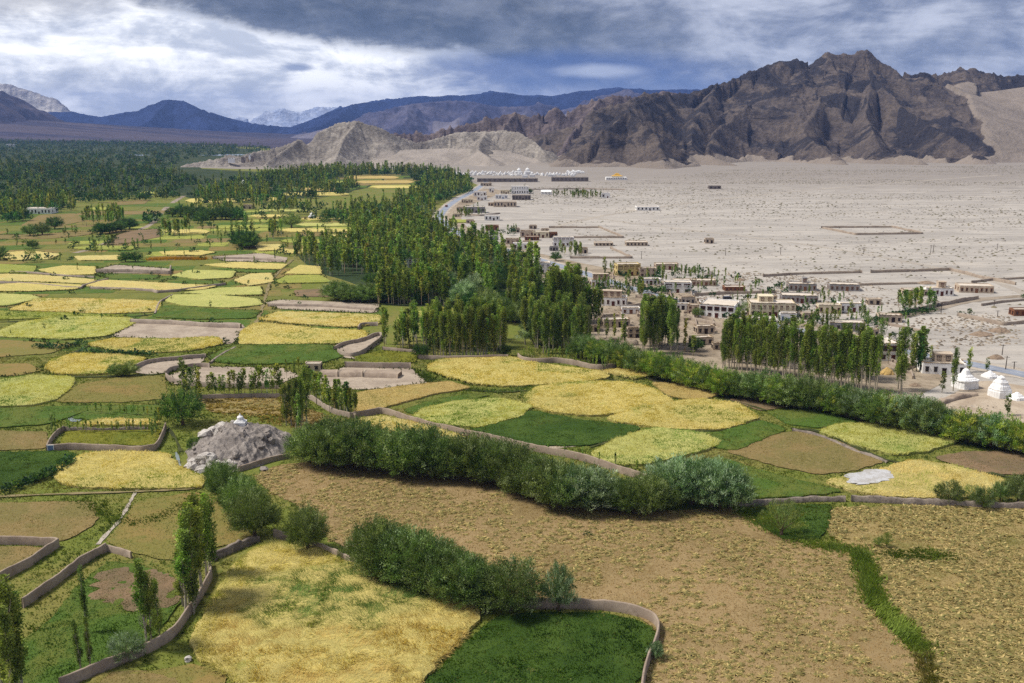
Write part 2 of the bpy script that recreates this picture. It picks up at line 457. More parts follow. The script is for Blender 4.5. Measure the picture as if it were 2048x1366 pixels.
# ------------------------------------------------------------------ roads and paths
def ribbon(name, pts, width, z, mat, kind='structure', label=None, smooth=3, step=3.0, world=False, wob=0.0):
    P = chaikin(pts if world else GA(pts), smooth, False); P = resample(P, step, False)
    d = np.gradient(P, axis=0); d /= np.maximum(np.hypot(*d.T), 1e-9)[:, None]
    nrm = np.stack([-d[:, 1], d[:, 0]], 1); n = len(P)
    wd = np.full(n, width) * (1 + (wob * (vnoise(np.arange(n) * .6, np.zeros(n), 4) - .5) * 2 if wob else 0))
    L = P + nrm * wd[:, None] / 2; R = P - nrm * wd[:, None] / 2
    Vt = np.zeros((2 * n, 3)); Vt[:n, :2] = L; Vt[n:, :2] = R; Vt[:, 2] = z
    F = np.array([(i, n + i, n + i + 1, i + 1) for i in range(n - 1)])
    me = mesh_np(name, Vt, F)
    if me.polygons[0].normal.z < 0: me.flip_normals()
    return tag(link(name, me, mat), label, kind=kind)
M['road'] = gmat('asphalt', (158, 164, 176), (140, 146, 158), (174, 178, 186), big=0.1, small=1.2, third=0.4, bmp=0.2)
M['shoulder'] = gmat('road_shoulder', (196, 184, 168), (172, 160, 144), (140, 128, 114), big=0.12, small=0.8, third=0.5)
ROAD = [(2300, 800), (2120, 768), (2048, 749), (1990, 738), (1930, 726), (1850, 712), (1760, 692), (1640, 668), (1540, 650), (1440, 628), (1380, 612), (1335, 599), (1292, 584), (1240, 570), (1180, 550),
        (1130, 535), (1080, 520), (1020, 503), (960, 484), (915, 466), (890, 450), (878, 440), (880, 430), (892, 415), (910, 402), (930, 392), (950, 381), (962, 372), (975, 362)]
ribbon('road_shoulder', ROAD, 13.5, 0.09, M['shoulder'], label='gravel shoulder of the valley road', wob=0.25)
ribbon('road', ROAD, 7.6, 0.13, M['road'], label='grey asphalt valley road')
M['line'] = plain('road_paint', (226, 226, 222), 0.7, 0.1, 3.0, 0)
ribbon('centre_line', ROAD[:5], 0.22, 0.17, M['line'], label='white centre line on the asphalt')
M['dirt'] = gmat('dirt_track', (170, 156, 138), (146, 132, 114), (118, 106, 90), big=0.15, small=0.9, third=0.5)
ribbon('dirt_road', [(1740, 640), (1800, 634), (1860, 620), (1905, 608), (1950, 600), (1990, 596), (2060, 592)], 7.0, 0.10, M['dirt'], label='grey track past the walled garden', wob=.2)
ribbon('canal_path', [(1150, 712), (1250, 742), (1350, 772), (1450, 797), (1550, 812), (1650, 826), (1750, 850), (1850, 873), (1950, 890), (2100, 916)], 3.2, 0.10,
       gmat('dark_earth', (66, 60, 48), (84, 76, 58), (50, 48, 36), big=0.2, small=1.0), label='dark earth path below the long willow hedge', wob=.3)
ribbon('farm_track', [(150, 506), (190, 497), (215, 485), (250, 470), (280, 460), (310, 445), (322, 425), (345, 405), (368, 392)], 5.0, 0.10, M['dirt'], label='pale track winding up through the far fields', wob=.3)
ribbon('foot_path', [(400, 945), (330, 955), (285, 965), (268, 990), (252, 1020), (238, 1045), (212, 1070), (196, 1090)], .8, 0.16, M['shoulder'], label='narrow footpath between the mown fields', wob=.5, step=1.0)
ribbon('stony_path', [(1030, 893), (1080, 897), (1150, 893), (1200, 885)], 1.2, 0.16, M['sand'], label='pale stony footpath beside the alfalfa field', wob=.4)
M['track'] = gmat('desert_track', (184, 174, 160), (172, 162, 149), (160, 150, 138), big=0.02, small=0.3)
for i_, (pts_, lab_) in enumerate([([(2100, 610), (1990, 560), (1800, 520), (1560, 480), (1300, 452), (1150, 430)], 'faint pale track crossing the desert plain from the right'), ([(1050, 470), (1200, 430), (1420, 400), (1700, 372), (2000, 350)], 'faint pale track running out to the foot of the brown mountain')]):
    ribbon('desert_track', pts_, 5.0 + i_ * 3, 0.03 + .004 * i_, M['track'], label=lab_, wob=.5, step=8)
M['trod'] = gmat('trodden_path', (150, 134, 98), (132, 120, 80), (112, 112, 62), big=0.2, small=1.0, third=0.7)
M['ditch'] = gmat('ditch_earth', (74, 80, 42), (60, 66, 36), (96, 92, 58), big=0.2, small=1.0)
for pts_, w_, m_, lab_ in [([(845, 742), (850, 762), (900, 778), (1000, 786), (1056, 782)], 1.4, 'ditch', 'dark irrigation ditch round the near side of the long wheat field'), ([(1212, 758), (1300, 776), (1345, 800), (1460, 800), (1530, 822)], 1.3, 'ditch', 'dark irrigation ditch between the oval and the tan grain fields'),
        ([(1180, 896), (1300, 862), (1440, 866), (1520, 842)], 1.2, 'ditch', 'dark irrigation ditch under the wavy wheat field'), ([(1580, 858), (1640, 862), (1720, 900), (1790, 930), (1900, 930), (2060, 965)], 1.4, 'ditch', 'dark irrigation ditch beside the large mown oval'),
        ([(90, 752), (140, 756), (300, 752), (340, 745)], 1.6, 'ditch', 'dark irrigation ditch below the rounded wheat field'), ([(270, 640), (220, 676), (175, 692), (95, 735)], 2.0, 'ditch', 'dark bushy ditch left of the long bare yard'), ([(480, 690), (515, 645), (530, 600), (540, 560), (585, 520)], 1.5, 'trod', 'field path running up towards the poplar wood'),
        ([(0, 645), (130, 641), (270, 634), (315, 628)], 1.6, 'ditch', 'dark ditch between the thin barley strip and the broad wheat field'), ([(1178, 1075), (1172, 1140), (1160, 1210)], .7, 'ditch', 'faint line of weeds down the tan field'), ([(-60, 998), (100, 990), (290, 985), (400, 978)], 1.0, 'trod', 'worn path under the golden field at the left'), ([(335, 855), (352, 880), (362, 905)], .8, 'ditch', 'damp ditch beside the walled garden')]:
    ribbon('field_ditch' if m_ == 'ditch' else 'field_path', pts_, w_, .32 if 'weeds' not in lab_ else .17, M[m_], label=lab_, wob=.6, step=1.5)
M['water'] = None
def water_material():
    m, t, b, o = new_mat('water')
    b.inputs['Base Color'].default_value = (*alb((150, 160, 160)), 1); b.inputs['Roughness'].default_value = 0.08
    b.inputs['Specular IOR Level'].default_value = 0.6
    p = t.n.new('ShaderNodeNewGeometry').outputs['Position']
    bump(t, b, t.noise(p, 2.0, 3), 0.15, 0.05)
    return m
M['water'] = water_material()
ribbon('stream', [(352, 905), (356, 918), (358, 930), (366, 940), (380, 950)], 0.7, 0.18, M['water'], label='thin stream beside the golden field', step=1.0, wob=.4)
flat('pond', chaikin(GA([(133, 840), (142, 834), (158, 833), (172, 822), (178, 824), (168, 834), (162, 843), (146, 845)]), 2), 0.16, M['water'], label='pale sheet of water above the walled garden')
flat('river', chaikin(GA([(255, 308), (300, 309.5), (300, 311), (262, 311.5)]), 2), 0.12, M['water'], label='far bend of the river among the dark trees')
flat('river', chaikin(GA([(388, 310), (450, 308.6), (500, 309.0), (470, 311), (420, 311.5)]), 2), 0.12, M['water'], label='far reach of the river left of the rocky ridge')
M['salt'] = gmat('salt', (204, 203, 203), (184, 180, 174), (164, 152, 130), big=0.5, small=1.5, third=0.4)
flat('salt_patch', chaikin(GA([(1690, 962), (1715, 950), (1755, 944), (1785, 950), (1792, 962), (1760, 974), (1715, 977), (1698, 974)]), 2), 1.02, M['salt'], wob=1.2, label='white salt crust at the edge of the golden field')

# ================================================================== mountains
k = K
def mountain(name, ridges, u0, u1, y0, y1, slope, mat, nx=400, ny=120, amp=8.0, nsc=60.0, gul=0.0, gsc=50.0, jag=0.0, seed=0, warp=0.0, power=1.0, label=None, mask=None, foot=-4.0, sand=None, rock_amp=1.0, apron_h=0.0):
    """height field: ridge lines given as (column, row, distance), falling away on both sides, cut by gullies"""
    us = np.linspace(u0, u1, nx); ys = np.linspace(y0, y1, ny)
    Y, Ux = np.meshgrid(ys, us, indexing='ij')
    X = (Ux - 1024.0) / (FPX * CT) * Y
    wx = X + warp * (fbm(X / nsc / 2, Y / nsc / 2, 4, seed + 50) - .5) * 2; wy = Y + warp * (fbm(X / nsc / 2 + 9, Y / nsc / 2, 4, seed + 60) - .5) * 2
    H = np.full(X.shape, -1e9); T = np.zeros(X.shape); D = np.zeros(X.shape); acc = 0
    for rg in ridges:
        sl = slope
        if isinstance(rg, tuple): rg, sl = rg
        P = np.array([at(*p) for p in rg])
        for a, b in zip(P[:-1], P[1:]):
            ab = b[:2] - a[:2]; L2 = ab @ ab
            t = np.clip(((wx - a[0]) * ab[0] + (wy - a[1]) * ab[1]) / L2, 0, 1)
            d = np.hypot(wx - a[0] - t * ab[0], wy - a[1] - t * ab[1])
            z = a[2] + t * (b[2] - a[2]) - sl * d ** power * (60.0 ** (1 - power))
            kk_ = z > H
            H = np.where(kk_, z, H); T = np.where(kk_, acc + t * sqrt(L2), T); D = np.where(kk_, d, D); acc += sqrt(L2)
    env = np.clip((H + 6) / 30.0, 0, 1)
    rk = np.ones(X.shape) if sand is None else 1 - sand(X, Y, Ux)
    if apron_h: rk = rk * np.clip((H + apron_h * .9 * (fbm(X / (26 * k), Y / (26 * k), 4, seed + 77) - .75)) / (apron_h * .35), 0, 1)
    crest = 0.22 + 0.78 * np.clip(D / (45.0 * k), 0, 1)
    H = H + crest * env * rk * amp * (ridged(X / nsc, Y / nsc, 6, seed, 0.52) - 0.52) * 2 * rock_amp
    if gul: H = H - env * rk * gul * np.clip(D / gsc, 0, 1) * (1 - ridged(T / gsc + 0.5 * fbm(X / gsc, Y / gsc, 3, seed + 8), D / (gsc * 5), 4, seed + 21))
    if jag: H = H + rk * jag * np.exp(-D / (jag * 2.2)) * (ridged(X / (jag * 1.6), Y / (jag * 3), 4, seed + 33) - .45)
    if mask is not None: H = mask(X, Y, Ux, H)
    H = np.maximum(H, foot)
    Vt = np.stack([X, Y, H], -1).reshape(-1, 3)
    i = np.arange((ny - 1) * nx).reshape(ny - 1, nx)[:, :-1].ravel()
    F = np.stack([i, i + 1, i + 1 + nx, i + nx], 1)
    keep = (Vt[F][:, :, 2].max(1) > foot + 0.01)
    col = np.zeros((len(Vt), 3)); col[:, 0] = 1 - rk.ravel()
    me = mesh_np(name, Vt, F[keep], col, smooth=True)
    o = link(name, me, mat); tag(o, label, kind='structure')
    return o, (Vt, X, Y, H)

def rock_mat(name, c1, c2, c3, sandc, s1=0.006, s2=0.03, s3=0.15, dk=0.8, aniso=(1, 1, 1.4), lo=0.46, hi=0.58, bd=4.0):
    m, t, b, o = new_mat(name)
    g = t.n.new('ShaderNodeNewGeometry'); p = t.vm('MULTIPLY', g.outputs['Position'], aniso)
    n1 = t.noise(p, s1, 7, 0.66, 1.2); n2 = t.noise(p, s2, 7, 0.7, 0.8); n3 = t.noise(p, s3, 5, 0.7, 0.3)
    c = t.mix(t.ss(n2, 0.38, 0.62), alb(c1), alb(c2))
    c = t.mix(t.m('MULTIPLY', t.ss(n1, lo, hi), dk), c, alb(c3))
    c = t.mix(1.0, c, t.mix(t.ss(n3, 0.3, 0.7), (0.72,) * 3, (1.3,) * 3), 'MULTIPLY')
    a = t.n.new('ShaderNodeAttribute'); a.attribute_name = 'Col'
    sd = t.ss(t.m('ADD', t.sep(a.outputs['Color'])[0], t.m('MULTIPLY', t.m('SUBTRACT', n2, 0.5), 0.5)), 0.4, 0.6)
    sc_ = t.mix(t.ss(t.noise(t.vm('MULTIPLY', g.outputs['Position'], (1, 1, 0.3)), s2 * 0.6, 6, 0.6, 1.0), 0.35, 0.65), alb(sandc, ALB * 1.12), alb(sandc, ALB * 0.84))
    c = t.mix(sd, c, sc_)
    # scree gathers on the gentle slopes
    t.l.new(c, b.inputs['Base Color'])
    bump(t, b, t.m('ADD', n3, t.m('MULTIPLY', n2, 1.5)), 0.8, bd)
    return m
k = K
M['brown_rock'] = rock_mat('brown_rock', (110, 98, 88), (87, 78, 73), (51, 48, 51), (150, 137, 124), s1=0.0042, s2=0.017, s3=0.11, dk=0.92, lo=0.475, hi=0.545, bd=6.0)  # the darkest tone holds dark rock and painted cloud shadow together
M['pale_rock'] = rock_mat('pale_rock', (168, 159, 147), (147, 138, 128), (122, 114, 105), (170, 159, 147), s1=0.010, s2=0.03, s3=0.14, dk=0.6, bd=4.0)
M['red_rock'] = rock_mat('red_rock', (126, 112, 106), (108, 95, 94), (86, 76, 80), (160, 148, 138), s1=0.006, s2=0.02, s3=0.09, bd=6.0)
M['hazy_slate'] = rock_mat('haze_blue_slate', (40, 56, 100), (32, 47, 90), (24, 38, 78), (72, 82, 116), s1=0.0012, s2=0.005, s3=0.02, bd=15.0)  # bluish rock, with the blue of distant haze put into its colour
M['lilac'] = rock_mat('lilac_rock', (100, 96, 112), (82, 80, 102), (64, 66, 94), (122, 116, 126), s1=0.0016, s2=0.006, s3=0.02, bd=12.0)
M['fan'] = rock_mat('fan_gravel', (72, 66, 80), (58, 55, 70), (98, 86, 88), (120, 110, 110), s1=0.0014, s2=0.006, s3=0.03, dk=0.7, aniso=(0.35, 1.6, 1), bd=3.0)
M['snow'] = rock_mat('snow_rock', (214, 208, 200), (176, 168, 160), (150, 144, 142), (230, 228, 226), s1=0.0016, s2=0.005, s3=0.015, bd=20.0)
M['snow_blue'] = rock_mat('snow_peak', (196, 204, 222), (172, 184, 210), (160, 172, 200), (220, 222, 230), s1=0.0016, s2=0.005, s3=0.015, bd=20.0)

flat('far_plain', GA([(-900, 300), (-900, 262), (100, 262), (420, 263), (700, 265), (760, 272), (640, 288), (560, 303), (300, 296), (0, 290)]), 0.02, M['fan'], label='dark gravel plain beyond the far woods')
# the big brown mountain on the right, with sand drifted against its right flank
def sand_main(X, Y, Ux):
    px = Ux + 40 * (fbm(X / 60, Y / 60, 4, 91) - .5)
    yk = Y / k
    a = np.clip((px - (1852 + np.clip((2080 - yk) / 480.0, 0, 1) * 112)) / 12.0, 0, 1)      # right of the last rocky spur
    b = np.clip((2050 - yk + 40 * (fbm(X / 40, Y / 90, 4, 92) - .5)) / 25.0, 0, 1)          # below the dark crest rocks
    b = np.where((px > 1835) & (px < 1905), np.clip((2150 - yk) / 30.0, 0, 1), b)
    return a * b
mountain('brown_mountain', [
    ([(1180, 222, 1900 * k), (1300, 188, 2000 * k), (1345, 181, 2040 * k), (1380, 186, 2060 * k), (1440, 166, 2080 * k), (1500, 142, 2100 * k), (1542, 126, 2120 * k), (1592, 117, 2140 * k), (1618, 127, 2150 * k), (1652, 108, 2150 * k), (1690, 104, 2150 * k),
      (1722, 99, 2150 * k), (1748, 108, 2150 * k), (1782, 131, 2160 * k), (1832, 149, 2180 * k), (1872, 145, 2200 * k), (1920, 135, 2200 * k), (1962, 140, 2200 * k), (2010, 152, 2200 * k), (2060, 150, 2200 * k), (2200, 138, 2250 * k), (2420, 180, 2300 * k)], 0.42),
    ([(1722, 99, 2150 * k), (1745, 150, 2010 * k), (1790, 200, 1860 * k), (1870, 262, 1720 * k), (1962, 306, 1600 * k)], 0.62),
    ([(1652, 108, 2150 * k), (1640, 190, 1950 * k), (1600, 262, 1760 * k), (1660, 305, 1620 * k), (1690, 322, 1560 * k)], 0.6),
    ([(1592, 117, 2140 * k), (1510, 200, 1960 * k), (1440, 262, 1760 * k), (1420, 318, 1580 * k)], 0.62),
    ([(1345, 181, 2040 * k), (1300, 208, 1800 * k), (1262, 222, 1640 * k), (1200, 262, 1560 * k), (1120, 318, 1500 * k)], 0.62),
    ([(1262, 222, 1640 * k), (1310, 270, 1520 * k), (1330, 322, 1420 * k)], 0.66),
    ([(1440, 166, 2080 * k), (1400, 240, 1800 * k), (1390, 300, 1600 * k), (1480, 332, 1500 * k)], 0.62),
    ([(1745, 150, 2010 * k), (1720, 230, 1800 * k), (1760, 290, 1640 * k), (1840, 318, 1560 * k)], 0.62)],
    1040, 2420, 1330 * k, 2560 * k, 0.5, M['brown_rock'], nx=620, ny=230, amp=24.0 * k, nsc=150 * k, gul=26 * k, gsc=34 * k, jag=11 * k, seed=3, warp=22 * k, apron_h=25 * k,
    label='big brown rocky mountain with dark bands and sand on its right flank', sand=sand_main)

# sand apron of the right flank
def apron(X, Y, Ux):
    return np.ones(X.shape)
mountain('sand_slope', [
    ([(1850, 188, 2110 * k), (1900, 190, 2110 * k), (1990, 182, 2110 * k), (2060, 172, 2110 * k), (2200, 160, 2150 * k), (2420, 190, 2200 * k)], 0.365)],
    1780, 2420, 1480 * k, 2180 * k, 0.37, M['brown_rock'], nx=260, ny=110, amp=0.0, gul=0.0, seed=9, label='smooth drift of grey sand against the dark crest', sand=apron)

mountain('pale_hill', [
    ([(366, 329, 1470 * k), (400, 320, 1480 * k), (432, 316, 1485 * k), (452, 308, 1495 * k), (480, 310, 1505 * k), (512, 302, 1540 * k), (545, 295, 1560 * k), (575, 289, 1570 * k), (600, 276, 1580 * k), (612, 286, 1585 * k), (640, 263, 1600 * k), (680, 246, 1620 * k),
      (716, 240, 1620 * k), (752, 251, 1620 * k), (792, 268, 1640 * k), (840, 285, 1660 * k), (872, 278, 1680 * k), (905, 268, 1700 * k), (935, 263, 1700 * k), (975, 263, 1700 * k), (1010, 258, 1700 * k), (1040, 262, 1680 * k), (1072, 280, 1640 * k), (1095, 305, 1600 * k)], 0.70),
    ([(600, 277, 1580 * k), (560, 305, 1500 * k), (530, 325, 1440 * k)], 0.75),
    ([(716, 240, 1620 * k), (690, 280, 1540 * k), (670, 320, 1450 * k)], 0.72),
    ([(975, 263, 1700 * k), (960, 300, 1580 * k), (985, 318, 1520 * k)], 0.45)],
    350, 1120, 1330 * k, 1800 * k, 0.7, M['pale_rock'], nx=400, ny=150, amp=7 * k, nsc=70 * k, gul=8 * k, gsc=11 * k, jag=3.5 * k, seed=13, warp=8 * k,
    label='pale bare rocky hill behind the poplar belt',
    sand=lambda X, Y, Ux: np.clip((Ux - 735 + 60 * (fbm(X / 50, Y / 50, 4, 93) - .5)) / 50, 0, 1) * np.clip((1600 * k - Y) / (40 * k), 0, 1))
mountain('sand_fan', [
    ([(700, 322, 1560 * k), (800, 300, 1600 * k), (900, 296, 1640 * k), (1000, 300, 1640 * k), (1080, 318, 1600 * k)], 0.24)],
    640, 1160, 1250 * k, 1680 * k, 0.24, M['pale_rock'], nx=160, ny=70, amp=1.5, nsc=60, gul=2.0, gsc=60, seed=17, label='smooth sandy fan between the two hills', sand=lambda X, Y, Ux: np.ones(X.shape))
mountain('red_ridge', [
    ([(790, 268, 1850 * k), (830, 262, 1860 * k), (860, 266, 1880 * k), (890, 258, 1900 * k), (940, 246, 1920 * k), (985, 230, 1960 * k), (1030, 221, 1980 * k), (1062, 232, 1980 * k), (1092, 226, 2000 * k), (1112, 209, 2020 * k), (1132, 222, 2020 * k), (1162, 208, 2040 * k), (1202, 197, 2060 * k),
      (1250, 191, 2080 * k), (1300, 187, 2120 * k), (1345, 178, 2140 * k), (1390, 188, 2140 * k), (1450, 180, 2160 * k)], 0.55),
    ([(1030, 221, 1980 * k), (1000, 262, 1850 * k), (985, 280, 1780 * k)], 0.6), ([(1202, 197, 2060 * k), (1150, 250, 1850 * k), (1120, 290, 1740 * k)], 0.6)],
    760, 1480, 1650 * k, 2350 * k, 0.55, M['red_rock'], nx=380, ny=110, amp=16 * k, nsc=80 * k, gul=18 * k, gsc=24 * k, jag=13 * k, seed=23, warp=10 * k, label='jagged reddish ridge behind the pale hill')
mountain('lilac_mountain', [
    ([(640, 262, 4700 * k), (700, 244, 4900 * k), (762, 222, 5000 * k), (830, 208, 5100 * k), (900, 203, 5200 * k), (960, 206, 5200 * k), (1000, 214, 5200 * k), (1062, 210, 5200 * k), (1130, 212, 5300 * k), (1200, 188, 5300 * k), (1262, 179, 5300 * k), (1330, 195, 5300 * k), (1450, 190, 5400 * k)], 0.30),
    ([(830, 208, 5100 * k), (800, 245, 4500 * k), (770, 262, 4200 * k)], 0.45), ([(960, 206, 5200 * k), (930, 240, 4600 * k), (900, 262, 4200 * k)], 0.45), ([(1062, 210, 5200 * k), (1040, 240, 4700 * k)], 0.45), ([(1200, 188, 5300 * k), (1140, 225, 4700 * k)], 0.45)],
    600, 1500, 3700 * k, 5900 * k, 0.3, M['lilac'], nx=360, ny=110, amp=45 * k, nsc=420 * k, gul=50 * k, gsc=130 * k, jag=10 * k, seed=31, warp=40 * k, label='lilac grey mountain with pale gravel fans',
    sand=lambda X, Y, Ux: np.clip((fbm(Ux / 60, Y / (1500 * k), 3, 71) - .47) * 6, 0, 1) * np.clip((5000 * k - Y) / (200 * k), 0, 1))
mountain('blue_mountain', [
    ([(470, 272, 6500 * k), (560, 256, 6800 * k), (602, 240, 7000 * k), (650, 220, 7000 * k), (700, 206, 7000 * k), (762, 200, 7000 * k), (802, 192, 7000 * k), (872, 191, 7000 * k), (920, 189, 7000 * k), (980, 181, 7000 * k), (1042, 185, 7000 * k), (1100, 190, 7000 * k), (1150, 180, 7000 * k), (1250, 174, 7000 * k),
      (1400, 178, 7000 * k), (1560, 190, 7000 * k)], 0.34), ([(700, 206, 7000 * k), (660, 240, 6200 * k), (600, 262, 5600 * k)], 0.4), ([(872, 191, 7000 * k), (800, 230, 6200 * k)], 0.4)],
    420, 1600, 5200 * k, 7800 * k, 0.34, M['hazy_slate'], nx=340, ny=100, amp=40 * k, nsc=500 * k, gul=40 * k, gsc=160 * k, jag=10 * k, seed=41, warp=50 * k, label='long dark blue mountain range across the valley')
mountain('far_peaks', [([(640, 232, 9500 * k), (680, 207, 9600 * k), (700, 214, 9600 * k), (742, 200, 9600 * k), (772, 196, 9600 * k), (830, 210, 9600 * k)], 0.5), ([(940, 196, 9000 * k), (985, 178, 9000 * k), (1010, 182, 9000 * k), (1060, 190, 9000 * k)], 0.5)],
    600, 1100, 8200 * k, 10400 * k, 0.5, M['hazy_slate'], nx=180, ny=60, amp=40 * k, nsc=500 * k, gul=50 * k, gsc=150 * k, jag=15 * k, seed=45, warp=40 * k, label='small grey blue peaks rising behind the blue range')
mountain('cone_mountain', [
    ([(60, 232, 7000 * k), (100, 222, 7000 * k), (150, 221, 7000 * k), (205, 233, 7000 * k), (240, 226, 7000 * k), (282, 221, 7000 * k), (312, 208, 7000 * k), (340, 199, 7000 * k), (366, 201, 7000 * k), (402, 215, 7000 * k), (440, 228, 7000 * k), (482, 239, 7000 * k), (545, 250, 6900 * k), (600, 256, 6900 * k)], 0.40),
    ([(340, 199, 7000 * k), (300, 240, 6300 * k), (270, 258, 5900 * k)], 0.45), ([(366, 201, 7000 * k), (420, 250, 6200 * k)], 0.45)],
    40, 660, 5400 * k, 7800 * k, 0.40, M['hazy_slate'], nx=260, ny=100, amp=28 * k, nsc=420 * k, gul=30 * k, gsc=120 * k, jag=6 * k, seed=51, warp=40 * k, label='dark blue cone shaped mountain in the valley mouth')
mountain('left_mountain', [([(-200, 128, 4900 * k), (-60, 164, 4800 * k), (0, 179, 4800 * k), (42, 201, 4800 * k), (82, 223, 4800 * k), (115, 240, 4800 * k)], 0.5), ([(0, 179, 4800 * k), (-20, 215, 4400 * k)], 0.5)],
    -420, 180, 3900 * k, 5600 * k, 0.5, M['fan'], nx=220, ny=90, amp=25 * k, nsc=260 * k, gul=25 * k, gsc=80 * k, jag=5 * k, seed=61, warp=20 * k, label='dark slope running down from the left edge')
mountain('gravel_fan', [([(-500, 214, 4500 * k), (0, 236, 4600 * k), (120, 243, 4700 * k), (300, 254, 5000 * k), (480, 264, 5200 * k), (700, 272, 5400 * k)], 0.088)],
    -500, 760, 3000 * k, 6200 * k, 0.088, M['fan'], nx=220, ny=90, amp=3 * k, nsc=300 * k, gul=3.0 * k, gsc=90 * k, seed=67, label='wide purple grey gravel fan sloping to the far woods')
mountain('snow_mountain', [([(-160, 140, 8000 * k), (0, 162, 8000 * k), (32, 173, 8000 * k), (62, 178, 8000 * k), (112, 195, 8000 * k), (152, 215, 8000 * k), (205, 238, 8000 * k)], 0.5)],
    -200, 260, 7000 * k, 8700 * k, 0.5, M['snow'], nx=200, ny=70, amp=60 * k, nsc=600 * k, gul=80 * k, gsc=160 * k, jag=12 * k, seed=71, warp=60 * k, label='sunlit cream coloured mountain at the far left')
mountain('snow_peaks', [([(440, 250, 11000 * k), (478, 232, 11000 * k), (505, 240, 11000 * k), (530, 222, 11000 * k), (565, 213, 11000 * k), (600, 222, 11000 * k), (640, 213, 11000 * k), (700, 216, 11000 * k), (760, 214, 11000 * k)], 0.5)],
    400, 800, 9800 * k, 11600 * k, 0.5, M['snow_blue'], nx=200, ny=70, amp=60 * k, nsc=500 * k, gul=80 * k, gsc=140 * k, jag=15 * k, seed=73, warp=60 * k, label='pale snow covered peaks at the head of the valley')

# ================================================================== fields
FIELDS = []        # world polygons, used to keep the wild grass out of the crops
def crop_mat(name, c1, c2, c3, c4, rot=0.3):
    """standing grain: wind blown streaks, paler and greener patches"""
    m, t, b, o = new_mat(name)
    p = t.n.new('ShaderNodeNewGeometry').outputs['Position']
    wv = t.noise(p, 0.06, 3, 0.5)
    mp = t.n.new('ShaderNodeMapping'); mp.inputs['Scale'].default_value = (0.28, 1.1, 1)
    t.put(mp.inputs['Rotation'], t.comb(0, 0, t.m('ADD', rot, t.m('MULTIPLY', wv, 2.2)))); t.l.new(p, mp.inputs[0])
    st = t.noise(mp.outputs[0], 1.4, 6, 0.7, 0.6); big = t.noise(p, 0.05, 5, 0.6, 0.8); fine = t.noise(p, 2.6, 5, 0.75)
    c = t.mix(t.ss(big, 0.36, 0.62), alb(c1), alb(c2))
    c = t.mix(t.m('MULTIPLY', t.ss(st, 0.5, 0.66), 0.6), c, alb(c3))
    c = t.mix(t.m('MULTIPLY', t.ss(t.noise(p, 0.11, 5, 0.7, 1.0), 0.56, 0.68), 0.65), c, alb(c4))
    bands = t.noise(t.vm('MULTIPLY', mp.outputs[0], (0.12, 0.32, 1)), 1.0, 4, 0.6, 0.8)
    c = t.mix(1.0, c, t.mix(t.ss(bands, 0.35, 0.65), (0.80, 0.82, 0.78), (1.10, 1.09, 1.06)), 'MULTIPLY')
    c = t.mix(1.0, c, t.mix(fine, (0.68,) * 3, (1.30,) * 3), 'MULTIPLY')
    t.l.new(c, b.inputs['Base Color']); bump(t, b, t.m('ADD', st, fine), 0.9, 0.35)
    return m
M['wheat'] = crop_mat('ripe_wheat', (228, 207, 124), (217, 200, 118), (242, 225, 158), (182, 182, 94))
M['wheat_pale'] = crop_mat('pale_wheat', (208, 204, 120), (196, 196, 110), (228, 222, 154), (160, 176, 86), 1.0)
M['wheat_gold'] = crop_mat('golden_wheat', (226, 202, 124), (222, 206, 132), (242, 222, 160), (194, 188, 100), 0.7)
M['wheat_tan'] = crop_mat('ripened_grain', (206, 178, 112), (196, 172, 104), (218, 194, 132), (168, 160, 90), 0.5)
M['wheat_green'] = crop_mat('half_ripe_barley', (178, 178, 86), (160, 168, 78), (200, 194, 106), (128, 148, 66), 0.2)
M['alfalfa'] = gmat('alfalfa', (64, 90, 28), (80, 104, 38), (48, 72, 24), big=0.09, small=1.0, third=0.6, bmp=1.0, bd=0.3)
M['green'] = gmat('green_crop', (86, 112, 42), (108, 118, 50), (66, 94, 34), big=0.07, small=0.9, third=0.6, bmp=0.9, bd=0.25)
M['olive'] = gmat('olive_crop', (128, 128, 44), (112, 120, 42), (148, 142, 54), big=0.08, small=0.9, third=0.6, bmp=0.9, bd=0.25)
M['meadow'] = gmat('mown_meadow', (130, 122, 64), (146, 124, 72), (100, 112, 50), big=0.05, small=0.6, third=0.5, bmp=0.5, bd=0.1)
M['stubble'] = gmat('stubble', (158, 134, 94), (138, 118, 78), (176, 155, 110), big=0.045, small=0.9, lo=0.38, hi=0.64, third=0.6, bmp=0.7, bd=0.12)
M['stubble2'] = gmat('stubble_greenish', (156, 136, 88), (126, 118, 66), (178, 160, 108), big=0.05, small=0.9, lo=0.42, hi=0.6, third=0.6, bmp=0.7, bd=0.12)
M['brown'] = gmat('mown_brown_field', (140, 120, 76), (124, 114, 66), (158, 138, 94), big=0.06, small=0.9, third=0.5, bmp=0.5, bd=0.1)
M['earth'] = gmat('bare_brown_soil', (140, 116, 88), (124, 106, 80), (112, 108, 66), big=0.08, small=0.7, third=0.5, bmp=0.6)
M['grey'] = gmat('bare_grey_soil', (188, 172, 152), (168, 152, 134), (148, 132, 116), big=0.1, small=0.6, third=0.6, bmp=0.8, bd=0.25)

